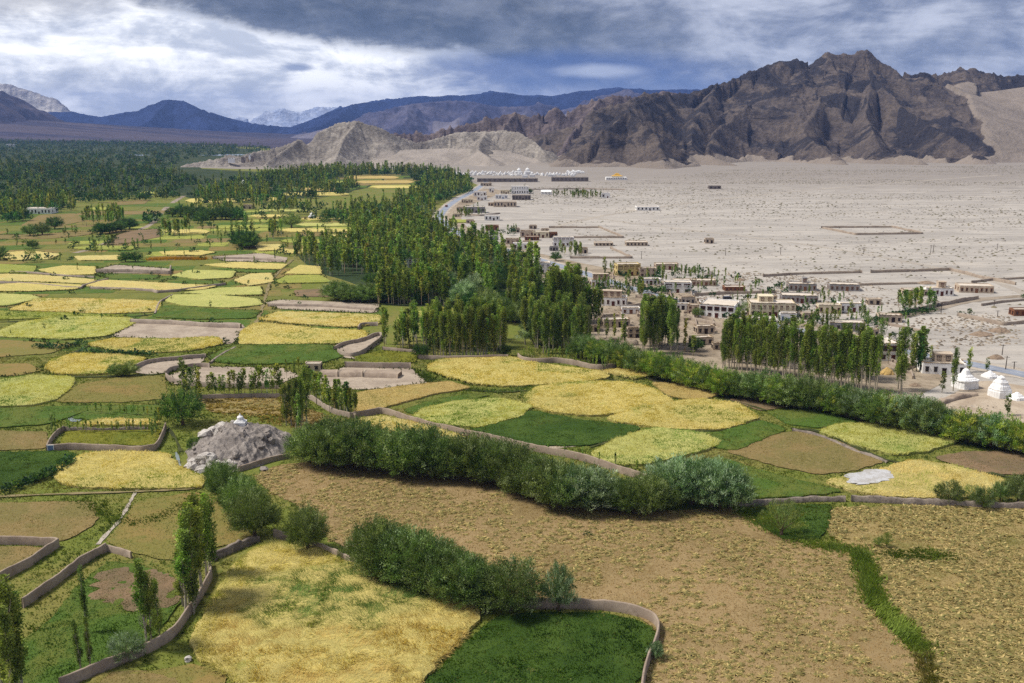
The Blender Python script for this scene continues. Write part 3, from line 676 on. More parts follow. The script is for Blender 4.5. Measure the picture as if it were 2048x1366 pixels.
zk = [0.08]
def field(name, px, mat, h=0.0, kind='structure', label=None, step=None, rough=0.18, it=2, wob=0.0, grow=0.0, zoff=0.0):
    zk[0] += 0.0015
    base = zk[0] + zoff
    P = soften(GA(px), 0.05 if it > 1 else 0.03)
    if grow: c0 = P.mean(0); P = c0 + (P - c0) * (1 + grow)
    size = sqrt(area(P)); step = step or max(size / 34.0, 0.9)
    P = resample(P, max(step * 0.8, 0.8))
    n = len(P); t = np.arange(n)
    amp = wob or min(0.5, 0.02 * size)
    sd = len(FIELDS)
    d = np.roll(P, -1, 0) - np.roll(P, 1, 0); d /= np.maximum(np.hypot(*d.T), 1e-9)[:, None]
    w_ = fbm(P[:, 0] * .6, P[:, 1] * .6, 3, sd) - .5
    P = P + np.stack([-d[:, 1], d[:, 0]], 1) * (w_ * 3 * amp)[:, None]
    P = P[(np.hypot(*(P - np.roll(P, 1, 0)).T) > 0.05)]
    n = len(P)
    lo, hi = P.min(0), P.max(0)
    gx, gy = np.meshgrid(np.arange(lo[0], hi[0], step), np.arange(lo[1], hi[1], step))
    I = np.stack([gx.ravel(), gy.ravel()], 1); I = I + RNG.uniform(-.3, .3, I.shape) * step
    I = I[inside(I, P)]
    if len(I): I = I[edge_dist(I, P) > step * 0.45]
    r = delaunay_2d_cdt([Vector(p) for p in np.vstack([P, I])], [], [list(range(n))], 1, 1e-5)
    V2 = np.array([(v.x, v.y) for v in r[0]]); F = np.array([tuple(f) for f in r[2] if len(f) == 3])
    ed = edge_dist(V2, P)
    if h > 0:
        z = base + h * (0.72 + 0.28 * np.clip(ed / (h * 1.5), 0, 1)) + np.clip(ed, 0, 1) * rough * h * (fbm(V2[:, 0] * .35, V2[:, 1] * .35, 4, sd + 5) - .5) * 2.4
    else:
        z = base + np.clip(ed, 0, 1) * rough * 0.25 * (fbm(V2[:, 0] * .3, V2[:, 1] * .3, 3, sd + 5))
    Vt = np.c_[V2, z]
    a, b, c = Vt[F[:, 0]], Vt[F[:, 1]], Vt[F[:, 2]]
    flip = np.cross(b - a, c - a)[:, 2] < 0
    F[flip] = F[flip][:, ::-1]
    if h > 0:     # the cut face round the crop
        bi = [i for i in range(len(V2)) if ed[i] < 1e-3]
        ring_ = np.array(P); m_ = len(Vt); nn = len(ring_)
        zt = base + h * 0.72
        Vt = np.vstack([Vt, np.c_[ring_, np.full(nn, zt)], np.c_[ring_, np.full(nn, 0.02)]])
        i = np.arange(nn); j = (i + 1) % nn
        F = np.vstack([F, np.c_[m_ + i, m_ + nn + i, m_ + nn + j], np.c_[m_ + i, m_ + nn + j, m_ + j]])
    me = mesh_np(name, Vt, F, smooth=False)
    o = link(name, me, mat); tag(o, label, kind=kind)
    FIELDS.append(P)
    return o, P, base + h

def tufts(name, P, z0, h, wd, col, parent, blades=3, lean=0.5, seed=0, mat=None, spread=0.25, kind='stuff', lscale=0.08, kk=1.0, turn=.7):
    """plant tufts: every tuft a few leaning blades; lean follows a slowly turning wind"""
    n = len(P)
    if n == 0: return None
    P = np.repeat(P, blades, 0); N = len(P)
    hh = np.repeat(np.broadcast_to(h, n), blades) * RNG.uniform(.65, 1.2, N)
    a0 = 2 * pi * 1.3 * fbm(P[:, 0] * lscale, P[:, 1] * lscale, 3, seed) + 0.6
    a = a0 + RNG.normal(0, turn, N); le = lean * RNG.uniform(.4, 1.3, N)
    b = P + RNG.normal(0, spread, (N, 2)); sa = a + pi / 2 + RNG.normal(0, .5, N)
    s = np.stack([np.cos(sa), np.sin(sa)], 1) * (wd * RNG.uniform(.6, 1.3, N) / 2)[:, None]
    z0 = np.repeat(np.broadcast_to(z0, n), blades)
    V0 = np.c_[b - s, z0]; V1 = np.c_[b + s, z0]
    V2 = np.c_[b + np.stack([np.cos(a), np.sin(a)], 1) * (hh * le)[:, None], z0 + hh * np.sqrt(np.clip(1 - (le * .7) ** 2, .05, 1)) * kk]
    Vt = np.stack([V0, V1, V2], 1).reshape(-1, 3)
    F = np.arange(3 * N).reshape(N, 3)
    c = np.repeat(np.broadcast_to(col, (n, 3)), blades, 0) * RNG.uniform(.78, 1.22, (N, 1))
    C = np.repeat(c, 3, 0)
    me = mesh_np(name, Vt, F, C)
    o = link(name, me, mat or GRASS, parent)
    if kind: o['kind'] = kind
    return o
def blend(cols, wts):
    """mix of albedo colours by weights (n,k)"""
    A = np.array([alb(c) for c in cols]); w_ = np.clip(wts, 0, None) + 1e-6
    return (w_ / w_.sum(1, keepdims=True)) @ A
def wheat_cols(P, seed, c=((228, 198, 102), (240, 220, 150), (196, 164, 84), (146, 160, 72)), green=0.5, gs=0.07):
    g = np.clip((fbm(P[:, 0] * gs, P[:, 1] * gs, 4, seed) - (0.62 - .12 * green)) * 12, 0, 1)
    a = fbm(P[:, 0] * .22, P[:, 1] * .22, 3, seed + 4)
    r = RNG.random(len(P))
    return blend(c, np.stack([1 - g, (a - .3) * 2 * (1 - g), np.clip(r - .75, 0, 1) * 3 * (1 - g), g * 1.6], 1))

# ---- the patchwork of small plots that fills the valley floor; the traced fields lie above it
def patchwork(poly, cw, cd, rot, seed, names):
    rng = np.random.default_rng(seed); P = GA(poly); c_, s_ = cos(rot), sin(rot); R_ = np.array([[c_, -s_], [s_, c_]])
    Q = P @ R_; lo, hi = Q.min(0), Q.max(0); nx, ny = int((hi[0] - lo[0]) / cw) + 2, int((hi[1] - lo[1]) / cd) + 2
    gx = lo[0] + (np.arange(nx)[None, :] + rng.uniform(-.28, .28, (ny, nx)) + (rng.uniform(-.5, .5, (ny, 1)))) * cw
    gy = lo[1] + (np.arange(ny)[:, None] + rng.uniform(-.16, .16, (ny, nx))) * cd
    for j in range(ny - 1):
        for i in range(nx - 1):
            q = np.array([(gx[j, i], gy[j, i]), (gx[j, i + 1], gy[j, i + 1]), (gx[j, i + 1] + rng.uniform(-.1, .1) * cw, gy[j + 1, i + 1]), (gx[j, i] + rng.uniform(-.1, .1) * cw, gy[j + 1, i])])
            m_ = q.mean(0); q = m_ + (q - m_) * (1 - 1.8 / np.array((cw, cd)))
            w_ = q @ R_.T
            if not inside(w_.mean(0)[None], P)[0]: continue
            nm, mt, lab, kd = names[int(rng.integers(len(names)))]
            w_ = soften(w_, .06, 48); w_ = w_ + (fbm(w_[:, 0] * .2, w_[:, 1] * .2, 2, seed)[:, None] - .5) * 1.6
            zk[0] += .0002
            o = flat(nm, w_, zk[0], M[mt], kd)
            tag(o, lab)
    zk[0] += .01
PN = [('meadow', 'meadow', 'small mown meadow plot in the valley patchwork', 'structure'), ('meadow', 'green', 'small green meadow plot in the valley patchwork', 'structure'), ('meadow', 'green', 'small green meadow plot in the valley patchwork', 'structure'), ('grain_plot', 'wheat_green', 'small yellow-green grain plot in the valley patchwork', 'structure'), ('mown_field', 'brown', 'small brown mown plot in the valley patchwork', 'structure'), ('meadow', 'olive2', 'small olive meadow plot in the valley patchwork', 'structure')]
M['olive2'] = gmat('olive_meadow', (122, 124, 56), (108, 114, 50), (138, 130, 70), big=0.06, small=0.8, third=0.6, bmp=0.6, bd=0.15)
patchwork([(-120, 540), (-120, 470), (30, 455), (200, 450), (330, 440), (420, 450), (520, 420), (640, 420), (760, 440), (720, 470), (600, 490), (580, 540)], 34, 26, .15, 3, PN)
patchwork([(-120, 700), (-120, 540), (580, 540), (660, 600), (760, 620), (700, 690)], 30, 20, .12, 4, PN[:3] + PN[5:6])
patchwork([(470, 400), (560, 385), (700, 380), (860, 372), (850, 350), (700, 350), (560, 378)], 60, 55, .1, 5, PN)
patchwork([(-120, 430), (0, 412), (160, 410), (300, 398), (360, 420), (300, 440), (160, 450), (-120, 465)], 60, 50, .1, 6, PN[:2] + PN[4:6])
# ---- the near fields
hero = [(540, 1085), (500, 1105), (462, 1140), (425, 1200), (388, 1270), (378, 1300), (395, 1325), (440, 1345), (478, 1375), (470, 1420), (800, 1430), (840, 1372), (900, 1308), (972, 1228), (900, 1192), (760, 1158), (700, 1120), (620, 1092)]
o, P, top = field('wheat_field', hero, M['wheat'], 0.75, 'stuff', 'large wind-flattened golden wheat field with a green patch, inside the curving mud wall', step=0.7, rough=.5)
S = scatter(P, area(P) * 13)
gc = np.array(G(700, 1195)); gg = np.exp(-(((S[:, 0] - gc[0] + 2) / 13.0) ** 2 + ((S[:, 1] - gc[1]) / 10.0) ** 2))
gg = np.clip(gg * 1.9 * (0.35 + 1.6 * (fbm(S[:, 0] * .16, S[:, 1] * .16, 4, 3) - .2)), 0, 1); gg = np.clip((gg - .18) * 3.2, 0, 1)
eg = np.clip(1 - edge_dist(S, P) / 4.0, 0, 1) * np.clip((G(0, 1190)[1] * 0 + (gc[0] + 6 - S[:, 0]) / 16.0), 0, 1) * .75
a = fbm(S[:, 0] * .22, S[:, 1] * .22, 3, 9); rr = RNG.random(len(S)); lowr = np.clip((118 * K - S[:, 1]) / 10, 0, 1) * .6
c = blend([(228, 208, 122), (246, 232, 172), (200, 176, 98), (108, 142, 70), (172, 186, 84), (220, 182, 108)], np.stack([1 - gg * .9, (a - .3) * 2.4 * (1 - gg), np.clip(rr - .72, 0, 1) * 3, gg * 11, eg * 3 + gg * 3, lowr * 2.2], 1))
tufts('stalks', S, top - .40, 1.15, .13, c, o, 3, 1.25, 2, lscale=0.13, turn=.38)

o, P, top = field('alfalfa_field', [(1000, 1234), (1100, 1228), (1200, 1230), (1270, 1241), (1308, 1256), (1304, 1290), (1284, 1340), (1262, 1420), (800, 1440), (850, 1370), (905, 1312), (960, 1262)], M['alfalfa'], 0.35, 'stuff', 'dark green alfalfa field inside the bend of the near wall', step=1.0, rough=.5)
S = scatter(P, area(P) * 7); g = fbm(S[:, 0] * .12, S[:, 1] * .12, 4, 5); r = RNG.random(len(S))
tufts('leaves', S, top - .2, .5, .26, blend([(62, 94, 24), (98, 122, 40), (44, 68, 18), (156, 150, 86)], np.stack([np.ones(len(S)), (g - .42) * 5, (.5 - g) * 5, (r > .955) * 5.0], 1)), o, 3, .6, 5, GRASS)

stub = [(500, 948), (560, 928), (620, 922), (700, 925), (850, 946), (950, 952), (1010, 960), (1060, 990), (1120, 1014), (1200, 1022), (1290, 1027), (1400, 1018), (1485, 1018), (1560, 1062), (1640, 1092), (1722, 1106), (1736, 1200), (1800, 1268), (1848, 1312), (1862, 1440), (1290, 1440), (1296, 1345), (1330, 1262), (1302, 1234), (1240, 1216), (1150, 1211), (1060, 1205), (900, 1162), (770, 1128), (665, 1092), (640, 1050), (600, 1010), (545, 990)]
o, STUB, top = field('harvested_field', stub, M['stubble'], 0, label='huge tan harvested field dotted with small heaps of cut straw', step=1.6)
S = scatter(STUB, 26000); g = fbm(S[:, 0] * .05, S[:, 1] * .05, 4, 15)
tufts('stubble', S, top, .22, .2, blend([(176, 142, 92), (196, 166, 112), (136, 110, 70), (128, 126, 64)], np.stack([np.ones(len(S)), RNG.random(len(S)) * 1.2, RNG.random(len(S)) * .9, (g - .56) * 9], 1)), o, 2, .7, 3)
stub2 = [(1735, 1106), (1690, 1096), (1650, 1070), (1655, 1020), (1720, 1014), (1850, 1014), (2100, 1014), (2300, 1100), (2300, 1440), (1872, 1440), (1856, 1312), (1800, 1240), (1752, 1180)]
o, STUB2, top = field('harvested_field', stub2, M['stubble2'], 0, label='tan and green harvested field right of the grassy ditch, thick with straw heaps', step=1.6)
S = scatter(STUB2, 16000); g = fbm(S[:, 0] * .06, S[:, 1] * .06, 4, 16)
tufts('stubble', S, top, .25, .2, blend([(182, 150, 96), (206, 180, 124), (142, 120, 74), (104, 118, 48)], np.stack([np.ones(len(S)), RNG.random(len(S)), RNG.random(len(S)) * .9, (g - .50) * 12], 1)), o, 2, .7, 4)

def green_field(name, px, mat, lab, cols, dens=4.0, h=.3, bh=.42, bw=.24, lean=.6, seed=0, kind='stuff', wts=None, tuftname='leaves'):
    o, P, top = field(name, px, mat, h, kind, lab, rough=.45)
    S = scatter(P, min(area(P) * dens, 16000)); g = fbm(S[:, 0] * .10, S[:, 1] * .10, 4, seed + 5); r = RNG.random(len(S))
    tufts(tuftname, S, top - min(.2, h), bh, bw, blend(cols, np.stack([np.ones(len(S)), np.clip((g - .45) * 6, 0, 9), r * 1.1, np.clip((.46 - g) * 7, 0, 9)], 1)), o, 3, lean, seed, GRASS)
    return o, P
ALF = [(66, 95, 26), (98, 122, 42), (50, 76, 22), (124, 124, 52)]
o, P, top = field('clover_field', [(105, 1236), (160, 1168), (214, 1124), (268, 1130), (360, 1160), (362, 1205), (300, 1285), (170, 1352), (60, 1420), (-60, 1440), (-40, 1400), (20, 1310)], M['green'], 0.25, 'stuff', 'green clover field with a bare brown patch inside the left mud wall', step=1.0, rough=.5)
S = scatter(P, area(P) * 6); bc = np.array(G(275, 1172)); bb = np.exp(-(((S[:, 0] - bc[0]) / 10.0) ** 2 + ((S[:, 1] - bc[1]) / 9.5) ** 2)) + .8 * (fbm(S[:, 0] * .15, S[:, 1] * .15, 4, 8) - .5)
bb = np.clip((bb - .33) * 6, 0, 1)
tufts('leaves', S, top - .15, np.where(bb > .5, .16, .38), .24, blend([(70, 104, 34), (98, 122, 48), (48, 78, 28), (126, 104, 78)], np.stack([1 - bb, RNG.random(len(S)) * (1 - bb), RNG.random(len(S)) * (1 - bb), bb * 2], 1)), o, 3, .6, 5, GRASS)
B2P = chaikin(GA([(196, 1160), (230, 1142), (300, 1146), (362, 1162), (350, 1212), (300, 1222), (210, 1216), (186, 1190)]), 2)
field('bare_patch', [(196, 1160), (230, 1142), (300, 1146), (362, 1162), (350, 1212), (300, 1222), (210, 1216), (186, 1190)], M['earth'], 0.0, zoff=.30, label='bare brown patch in the clover field', wob=2.0)
S = scatter(B2P, 1500); g = fbm(S[:, 0] * .25, S[:, 1] * .25, 3, 44)
tufts('weeds', S, .38, .25, .2, blend([(140, 116, 86), (96, 110, 44), (116, 98, 72)], np.stack([np.ones(len(S)), np.clip(g - .48, 0, 1) * 14, RNG.random(len(S))], 1)), None, 3, .7, 4)['label'] = 'thin weeds on the bare brown patch'

W = []   # wheat fields: outline, material, height, label
def wheat(px, m, lab, h=.65): W.append((px, m, h, lab))
wheat([(115, 962), (124, 932), (180, 910), (260, 907), (332, 911), (358, 940), (405, 955), (400, 977), (300, 980), (160, 977)], 'wheat', 'golden wheat field below the walled garden and left of the grey rock')
wheat([(-60, 770), (0, 764), (62, 754), (140, 757), (144, 772), (112, 800), (62, 812), (-60, 816)], 'wheat_pale', 'pale yellow-green wheat field cut by the left edge, below the mown meadow')
wheat([(94, 736), (106, 722), (150, 710), (230, 712), (288, 718), (270, 735), (220, 748), (150, 751), (110, 747)], 'wheat', 'rounded wheat field with a green strip along its far side')
wheat([(178, 690), (228, 680), (330, 681), (430, 676), (440, 690), (380, 703), (300, 707), (230, 703)], 'wheat', 'narrow golden wheat field in front of the long bare grey yard')
wheat([(-60, 672), (0, 666), (34, 649), (130, 635), (258, 638), (266, 648), (210, 674), (130, 680)], 'wheat_pale', 'broad pale wheat field left of the long bare grey yard')
wheat([(20, 622), (82, 599), (200, 600), (318, 605), (308, 625), (200, 629), (100, 624)], 'wheat_gold', 'golden wheat field split lengthwise by a thin green line')
wheat([(-60, 626), (0, 624), (100, 627), (250, 633), (130, 637), (0, 641), (-60, 642)], 'wheat_green', 'thin yellow-green barley strip below the split golden field')
wheat([(334, 604), (346, 592), (420, 591), (512, 599), (522, 611), (460, 617), (370, 613)], 'wheat_pale', 'rounded wheat field with a green meadow along its near side')
wheat([(480, 690), (488, 664), (516, 648), (560, 652), (640, 660), (726, 664), (728, 680), (690, 688), (560, 690)], 'wheat', 'large golden wheat field left of the small walled pit, near half')
wheat([(520, 640), (560, 626), (640, 628), (756, 632), (757, 648), (700, 656), (580, 648)], 'wheat_gold', 'large golden wheat field left of the small walled pit, far half')
wheat([(174, 573), (214, 562), (350, 569), (430, 573), (400, 581), (320, 582), (230, 580)], 'wheat_gold', 'golden wheat strip with a bare grey wall along its near side')
wheat([(-60, 574), (60, 567), (165, 572), (150, 580), (60, 584), (-60, 584)], 'wheat', 'thin golden wheat strip at the left edge, nearer one of a pair')
wheat([(-60, 552), (20, 550), (100, 553), (190, 561), (176, 569), (80, 565), (-60, 562)], 'wheat_gold', 'thin golden wheat strip at the left edge, farther one of a pair')
wheat([(368, 587), (440, 578), (520, 575), (522, 591), (440, 592)], 'wheat_pale', 'pale wheat field just beyond the rounded wheat field')
wheat([(-60, 600), (0, 590), (60, 592), (80, 598), (20, 612), (-60, 618)], 'wheat_pale', 'pale green wheat field at the left edge beside the split golden field')
wheat([(78, 541), (130, 533), (190, 535), (189, 550), (120, 552)], 'wheat', 'small golden wheat field left of the long grey shed foundations')
wheat([(-60, 538), (0, 530), (72, 534), (64, 546), (-60, 548)], 'wheat_green', 'yellow-green barley field at the far left edge')
wheat([(345, 553), (380, 542), (470, 544), (462, 557), (400, 560)], 'wheat_pale', 'pale wheat field right of the long grey foundations')
wheat([(468, 562), (500, 550), (542, 548), (546, 565), (500, 573)], 'wheat_gold', 'small square golden wheat field left of the green bank')
wheat([(410, 531), (480, 526), (572, 530), (560, 540), (470, 538)], 'wheat', 'thin golden wheat strip below the grey terrace')
wheat([(510, 492), (560, 490), (576, 500), (520, 503)], 'wheat_gold', 'small bright golden field below the cluster of round trees')
wheat([(556, 563), (575, 553), (640, 552), (662, 566), (560, 568)], 'wheat_green', 'half green barley field left of the willow thicket')
wheat([(570, 549), (600, 532), (640, 535), (642, 550)], 'wheat', 'small golden field at the foot of the poplar wood')
wheat([(320, 505), (400, 502), (430, 506), (400, 512), (330, 511)], 'wheat', 'thin golden strip above the orange flower strip')
wheat([(150, 514), (240, 512), (244, 521), (160, 522)], 'wheat_gold', 'thin golden strip left of the two dark round trees')
wheat([(140, 497), (200, 493), (275, 494), (260, 501), (180, 501)], 'wheat_green', 'yellow-green strip beside the winding track')
wheat([(0, 508), (60, 503), (120, 510), (95, 520), (20, 522)], 'wheat_gold', 'golden field among the round trees at the left edge')
wheat([(858, 740), (880, 722), (960, 716), (1020, 716), (1060, 727), (1200, 746), (1212, 757), (1150, 767), (1020, 774), (960, 770), (900, 756)], 'wheat', 'long golden wheat field below the clipped poplar groves')
wheat([(1203, 746), (1240, 739), (1302, 752), (1270, 760)], 'wheat_gold', 'small golden wheat field tucked against the long willow hedge')
wheat([(1054, 793), (1080, 776), (1160, 768), (1250, 767), (1300, 780), (1342, 805), (1270, 825), (1180, 833), (1100, 825), (1060, 810)], 'wheat', 'oval golden wheat field in the middle of the green meadows')
wheat([(1218, 839), (1300, 813), (1400, 801), (1470, 810), (1516, 838), (1440, 862), (1330, 860), (1240, 846)], 'wheat', 'wheat field of wavy outline right of the oval wheat field')
wheat([(827, 838), (850, 820), (920, 805), (1000, 800), (1060, 815), (1040, 835), (960, 857), (880, 850)], 'wheat_pale', 'pale green-gold wheat field left of the dark alfalfa triangle')
wheat([(1188, 907), (1240, 880), (1310, 860), (1400, 870), (1437, 890), (1400, 905), (1300, 930), (1230, 932), (1195, 922)], 'wheat_pale', 'bright yellow wheat field behind the silvery willows')
wheat([(720, 841), (770, 835), (860, 855), (940, 882), (870, 890), (780, 868)], 'wheat_gold', 'orange-gold wheat strip behind the middle willow hedge')
wheat([(1642, 866), (1680, 852), (1760, 850), (1850, 860), (1912, 885), (1850, 905), (1790, 912), (1720, 895)], 'wheat_pale', 'pale yellow wheat field below the right end of the willow hedge')
wheat([(1655, 966), (1780, 940), (1820, 924), (1900, 935), (2004, 965), (1990, 992), (1900, 1000), (1780, 996), (1715, 986)], 'wheat_gold', 'golden wheat field with a white salt crust in its corner')
wheat([(160, 850), (200, 842), (300, 842), (318, 849), (300, 853), (180, 853)], 'wheat_gold', 'thin golden strip inside the walled garden')
wheat([(820, 628), (860, 622), (930, 622), (940, 632), (870, 637)], 'wheat_pale', 'pale wheat patch behind the clipped poplar grove')
for i, (px, m, h, lab) in enumerate(W):
    o, P, top = field('wheat_field', px, M[m], h, 'stuff', lab, rough=.3, grow=.05)
    cy_ = P[:, 1].mean()
    SALTP = chaikin(GA([(1690, 962), (1715, 950), (1755, 944), (1785, 950), (1792, 962), (1760, 974), (1715, 977), (1698, 974)]), 2)
    if cy_ < 340 * K:
        A_ = area(P); wd = np.clip(cy_ / 900.0, .2, .5)
        S = scatter(P, min(A_ * (5 if cy_ < 280 * K else 2.2), 7500))
        S = S[~inside(S, SALTP)]
        cs = {'wheat': ((228, 206, 118), (242, 226, 158), (202, 178, 98), (160, 170, 82)), 'wheat_pale': ((214, 206, 116), (232, 226, 158), (190, 180, 90), (140, 164, 72)),
              'wheat_gold': ((228, 204, 124), (244, 226, 162), (206, 180, 104), (180, 182, 96)), 'wheat_green': ((176, 178, 84), (200, 196, 108), (150, 158, 70), (120, 144, 62))}[m]
        tufts('stalks', S, top - .4, .8, wd, wheat_cols(S, i + 30, cs, .6), o, 3, .8, i, lscale=.06)
for i, (px, lab) in enumerate([([(1302, 768), (1400, 768), (1447, 788), (1400, 804), (1342, 796)], 'tan ripened grain field below the yellow-green bush of the hedge'),
        ([(714, 787), (800, 775), (900, 765), (947, 778), (870, 790), (780, 815), (710, 833)], 'tan green grain field right of the low walled brick yard')]):
    o, P, top = field('grain_field', px, M['wheat_tan'], .5, 'stuff', lab)
    S = scatter(P, min(area(P) * 4, 6000))
    tufts('stalks', S, top - .3, .6, .25, wheat_cols(S, i + 80, ((208, 178, 112), (224, 198, 136), (180, 152, 92), (150, 150, 80)), .5), o, 3, .8, i)
G1 = [(92, 118, 40), (124, 130, 56), (70, 98, 34), (150, 128, 72)]
green_field('alfalfa_field', [(935, 857), (1060, 822), (1150, 840), (1282, 855), (1270, 872), (1180, 893), (1080, 894), (980, 876)], M['alfalfa'], 'dark green alfalfa triangle between the wheat fields', ALF, 4, seed=1)
green_field('alfalfa_field', [(-80, 915), (0, 907), (140, 904), (158, 912), (122, 944), (60, 968), (-80, 990)], M['alfalfa'], 'dark green alfalfa field at the left edge under the mown strip', ALF, 5, seed=2)
green_field('alfalfa_field', [(805, 822), (870, 800), (960, 787), (982, 792), (900, 810), (830, 832)], M['green'], 'narrow green strip along the curving middle wall', G1, 4, seed=3)
green_field('mustard_field', [(708, 716), (760, 702), (835, 708), (832, 725), (760, 731), (720, 728)], M['olive'], 'olive yellow mustard patch left of the clipped poplar grove', [(134, 132, 40), (160, 148, 50), (104, 118, 36), (90, 108, 38)], 4, seed=4)
green_field('clover_field', [(416, 714), (470, 690), (660, 690), (694, 712), (640, 728), (500, 730), (430, 726)], M['green'], 'mottled green clover field above the grey walled yards', [(96, 120, 44), (128, 130, 60), (74, 100, 36), (148, 124, 74)], 3, seed=5)
green_field('clover_field', [(1478, 1000), (1410, 970), (1300, 945), (1440, 915), (1545, 950), (1690, 986), (1600, 996)], M['green'], 'green clover field behind the near stone wall', G1, 4, seed=6)
green_field('clover_field', [(1500, 1024), (1580, 1012), (1662, 1012), (1655, 1060), (1640, 1082), (1570, 1082), (1520, 1054)], M['alfalfa'], 'lush dark green patch round the loose willow bush', ALF, 5, bh=.55, seed=7)
green_field('clover_field', [(1532, 826), (1620, 818), (1722, 846), (1640, 858), (1580, 852)], M['green'], 'striped green field below the long willow hedge', [(106, 122, 52), (136, 138, 68), (90, 108, 44), (150, 136, 80)], 3, seed=8)
green_field('clover_field', [(1290, 868), (1440, 866), (1520, 842), (1575, 860), (1470, 905), (1440, 898)], M['green'], 'green strip between the wavy wheat field and the mown oval', G1, 4, seed=9)
green_field('grass_plot', [(118, 890), (135, 864), (325, 862), (308, 894), (220, 892)], M['olive'], 'yellow-green grass plot inside the walled garden', [(140, 138, 50), (168, 158, 62), (112, 124, 44), (100, 116, 44)], 5, seed=10)
green_field('grass_plot', [(140, 838), (180, 822), (322, 822), (322, 840), (200, 843)], M['green'], 'rough green grass beyond the walled garden', G1, 3, seed=11)
green_field('wet_meadow', [(-80, 822), (100, 815), (330, 812), (318, 822), (180, 822), (100, 850), (-80, 862)], M['green'], 'long wet green meadow left of the round dark tree', G1, 2.5, seed=12)
green_field('meadow', [(310, 616), (340, 612), (440, 620), (524, 622), (508, 638), (400, 640), (306, 636)], M['green'], 'flat green meadow between the wheat fields and the grey yard', [(104, 116, 46), (122, 124, 56), (88, 104, 42), (120, 120, 60)], 1.5, seed=13)
for px, lab in [([(188, 549), (320, 550), (312, 559), (220, 558)], 'thin green field in front of the long grey foundations'), ([(330, 560), (440, 562), (450, 570), (340, 568)], 'thin olive meadow right of the golden strip'), ([(420, 536), (560, 541), (545, 548), (470, 545)], 'bright green strip among the wheat strips')]:
    field('meadow', px, M['green'], 0.0, label=lab)
for m, px, lab in [('brown', [(-80, 1010), (0, 1007), (188, 1004), (196, 1046), (130, 1084), (-80, 1086)], 'brown mown field left of the narrow footpath'),
        ('meadow', [(264, 1012), (300, 998), (400, 985), (430, 1000), (512, 1078), (430, 1096), (365, 1128), (270, 1110), (212, 1084), (248, 1040)], 'green brown mown meadow right of the narrow footpath'),
        ('brown', [(-80, 1180), (0, 1160), (60, 1130), (90, 1100), (60, 1094), (-80, 1096)], 'small brown field inside the far left walled corner'),
        ('brown', [(-80, 868), (0, 863), (96, 864), (92, 898), (-80, 906)], 'mown brown strip left of the walled garden'),
        ('meadow', [(150, 772), (240, 755), (330, 752), (336, 798), (250, 806), (110, 806)], 'mown olive meadow right of the pale wheat field at the left'),
        ('stubble2', [(400, 800), (480, 792), (560, 796), (640, 828), (690, 848), (600, 860), (560, 830), (420, 826)], 'tan tufted stubble behind the grey rock'),
        ('brown', [(1452, 905), (1500, 880), (1590, 862), (1680, 885), (1772, 925), (1700, 945), (1640, 951), (1560, 936)], 'large brown mown oval right of the bright wheat'),
        ('earth', [(1458, 800), (1490, 795), (1577, 815), (1520, 823)], 'small brown plot under the willow hedge'),
        ('earth', [(1866, 916), (1930, 904), (2100, 904), (2100, 955), (1960, 948)], 'bare brown plot at the right edge'),
        ('earth', [(588, 581), (660, 578), (662, 595), (590, 593)], 'small brown plot left of the willow thicket'),
        ('earth', [(235, 470), (258, 462), (318, 458), (322, 474), (250, 488), (205, 492)], 'ploughed pinkish brown field by the winding track'),
        ('brown', [(40, 452), (80, 430), (150, 427), (172, 442), (100, 456)], 'mown field in front of the long white farm building'),
        ('brown', [(215, 405), (300, 399), (290, 408), (230, 411)], 'pinkish mown field beyond the far thicket'),
        ('meadow', [(-80, 690), (0, 680), (150, 690), (100, 708), (-80, 720)], 'green brown meadow at the left edge below the broad wheat field'),
        ('meadow', [(-80, 730), (60, 728), (84, 742), (40, 752), (-80, 756)], 'olive meadow at the left edge above the pale wheat'),
        ('brown', [(-80, 480), (100, 478), (180, 470), (200, 462), (40, 470), (-80, 470)], 'strip of dry grass at the far left'),
        ('meadow', [(130, 1440), (190, 1350), (300, 1345), (400, 1330), (450, 1352), (460, 1440)], 'mown grass outside the curving wall at the bottom'),
        ('brown', [(200, 1352), (270, 1342), (350, 1350), (380, 1372), (340, 1440), (170, 1440)], 'small mown brown field at the bottom edge'),
        ('grey', [(218, 674), (262, 645), (480, 646), (492, 656), (464, 690), (330, 680)], 'long bare grey yard with raked soil'),
        ('grey', [(528, 606), (560, 600), (760, 608), (752, 627), (560, 619)], 'bare grey terrace of drying mud'),
        ('grey', [(624, 762), (690, 734), (822, 738), (856, 768), (760, 780), (650, 780)], 'grey brick making yard with low clay blocks'),
        ('grey', [(332, 752), (400, 734), (562, 737), (600, 752), (560, 770), (345, 770)], 'ploughed grey walled enclosure'),
        ('grey', [(670, 702), (700, 688), (762, 670), (757, 690), (712, 719), (684, 716)], 'small grey pit yard with a curved wall'),
        ('grey', [(262, 744), (290, 728), (410, 716), (404, 726), (330, 748), (290, 750)], 'long grey dug strip beside the three bushes'),
        ('grey', [(192, 540), (230, 530), (340, 538), (338, 548), (200, 547)], 'long grey foundations among the wheat'),
        ('grey', [(424, 514), (520, 507), (576, 516), (570, 525), (450, 523)], 'flat grey terrace left of the poplar wood')]:
    o, P, top = field('soil' if m in ('grey', 'earth') else 'mown_field', px, M[m], 0.0, label=lab, rough=.4)
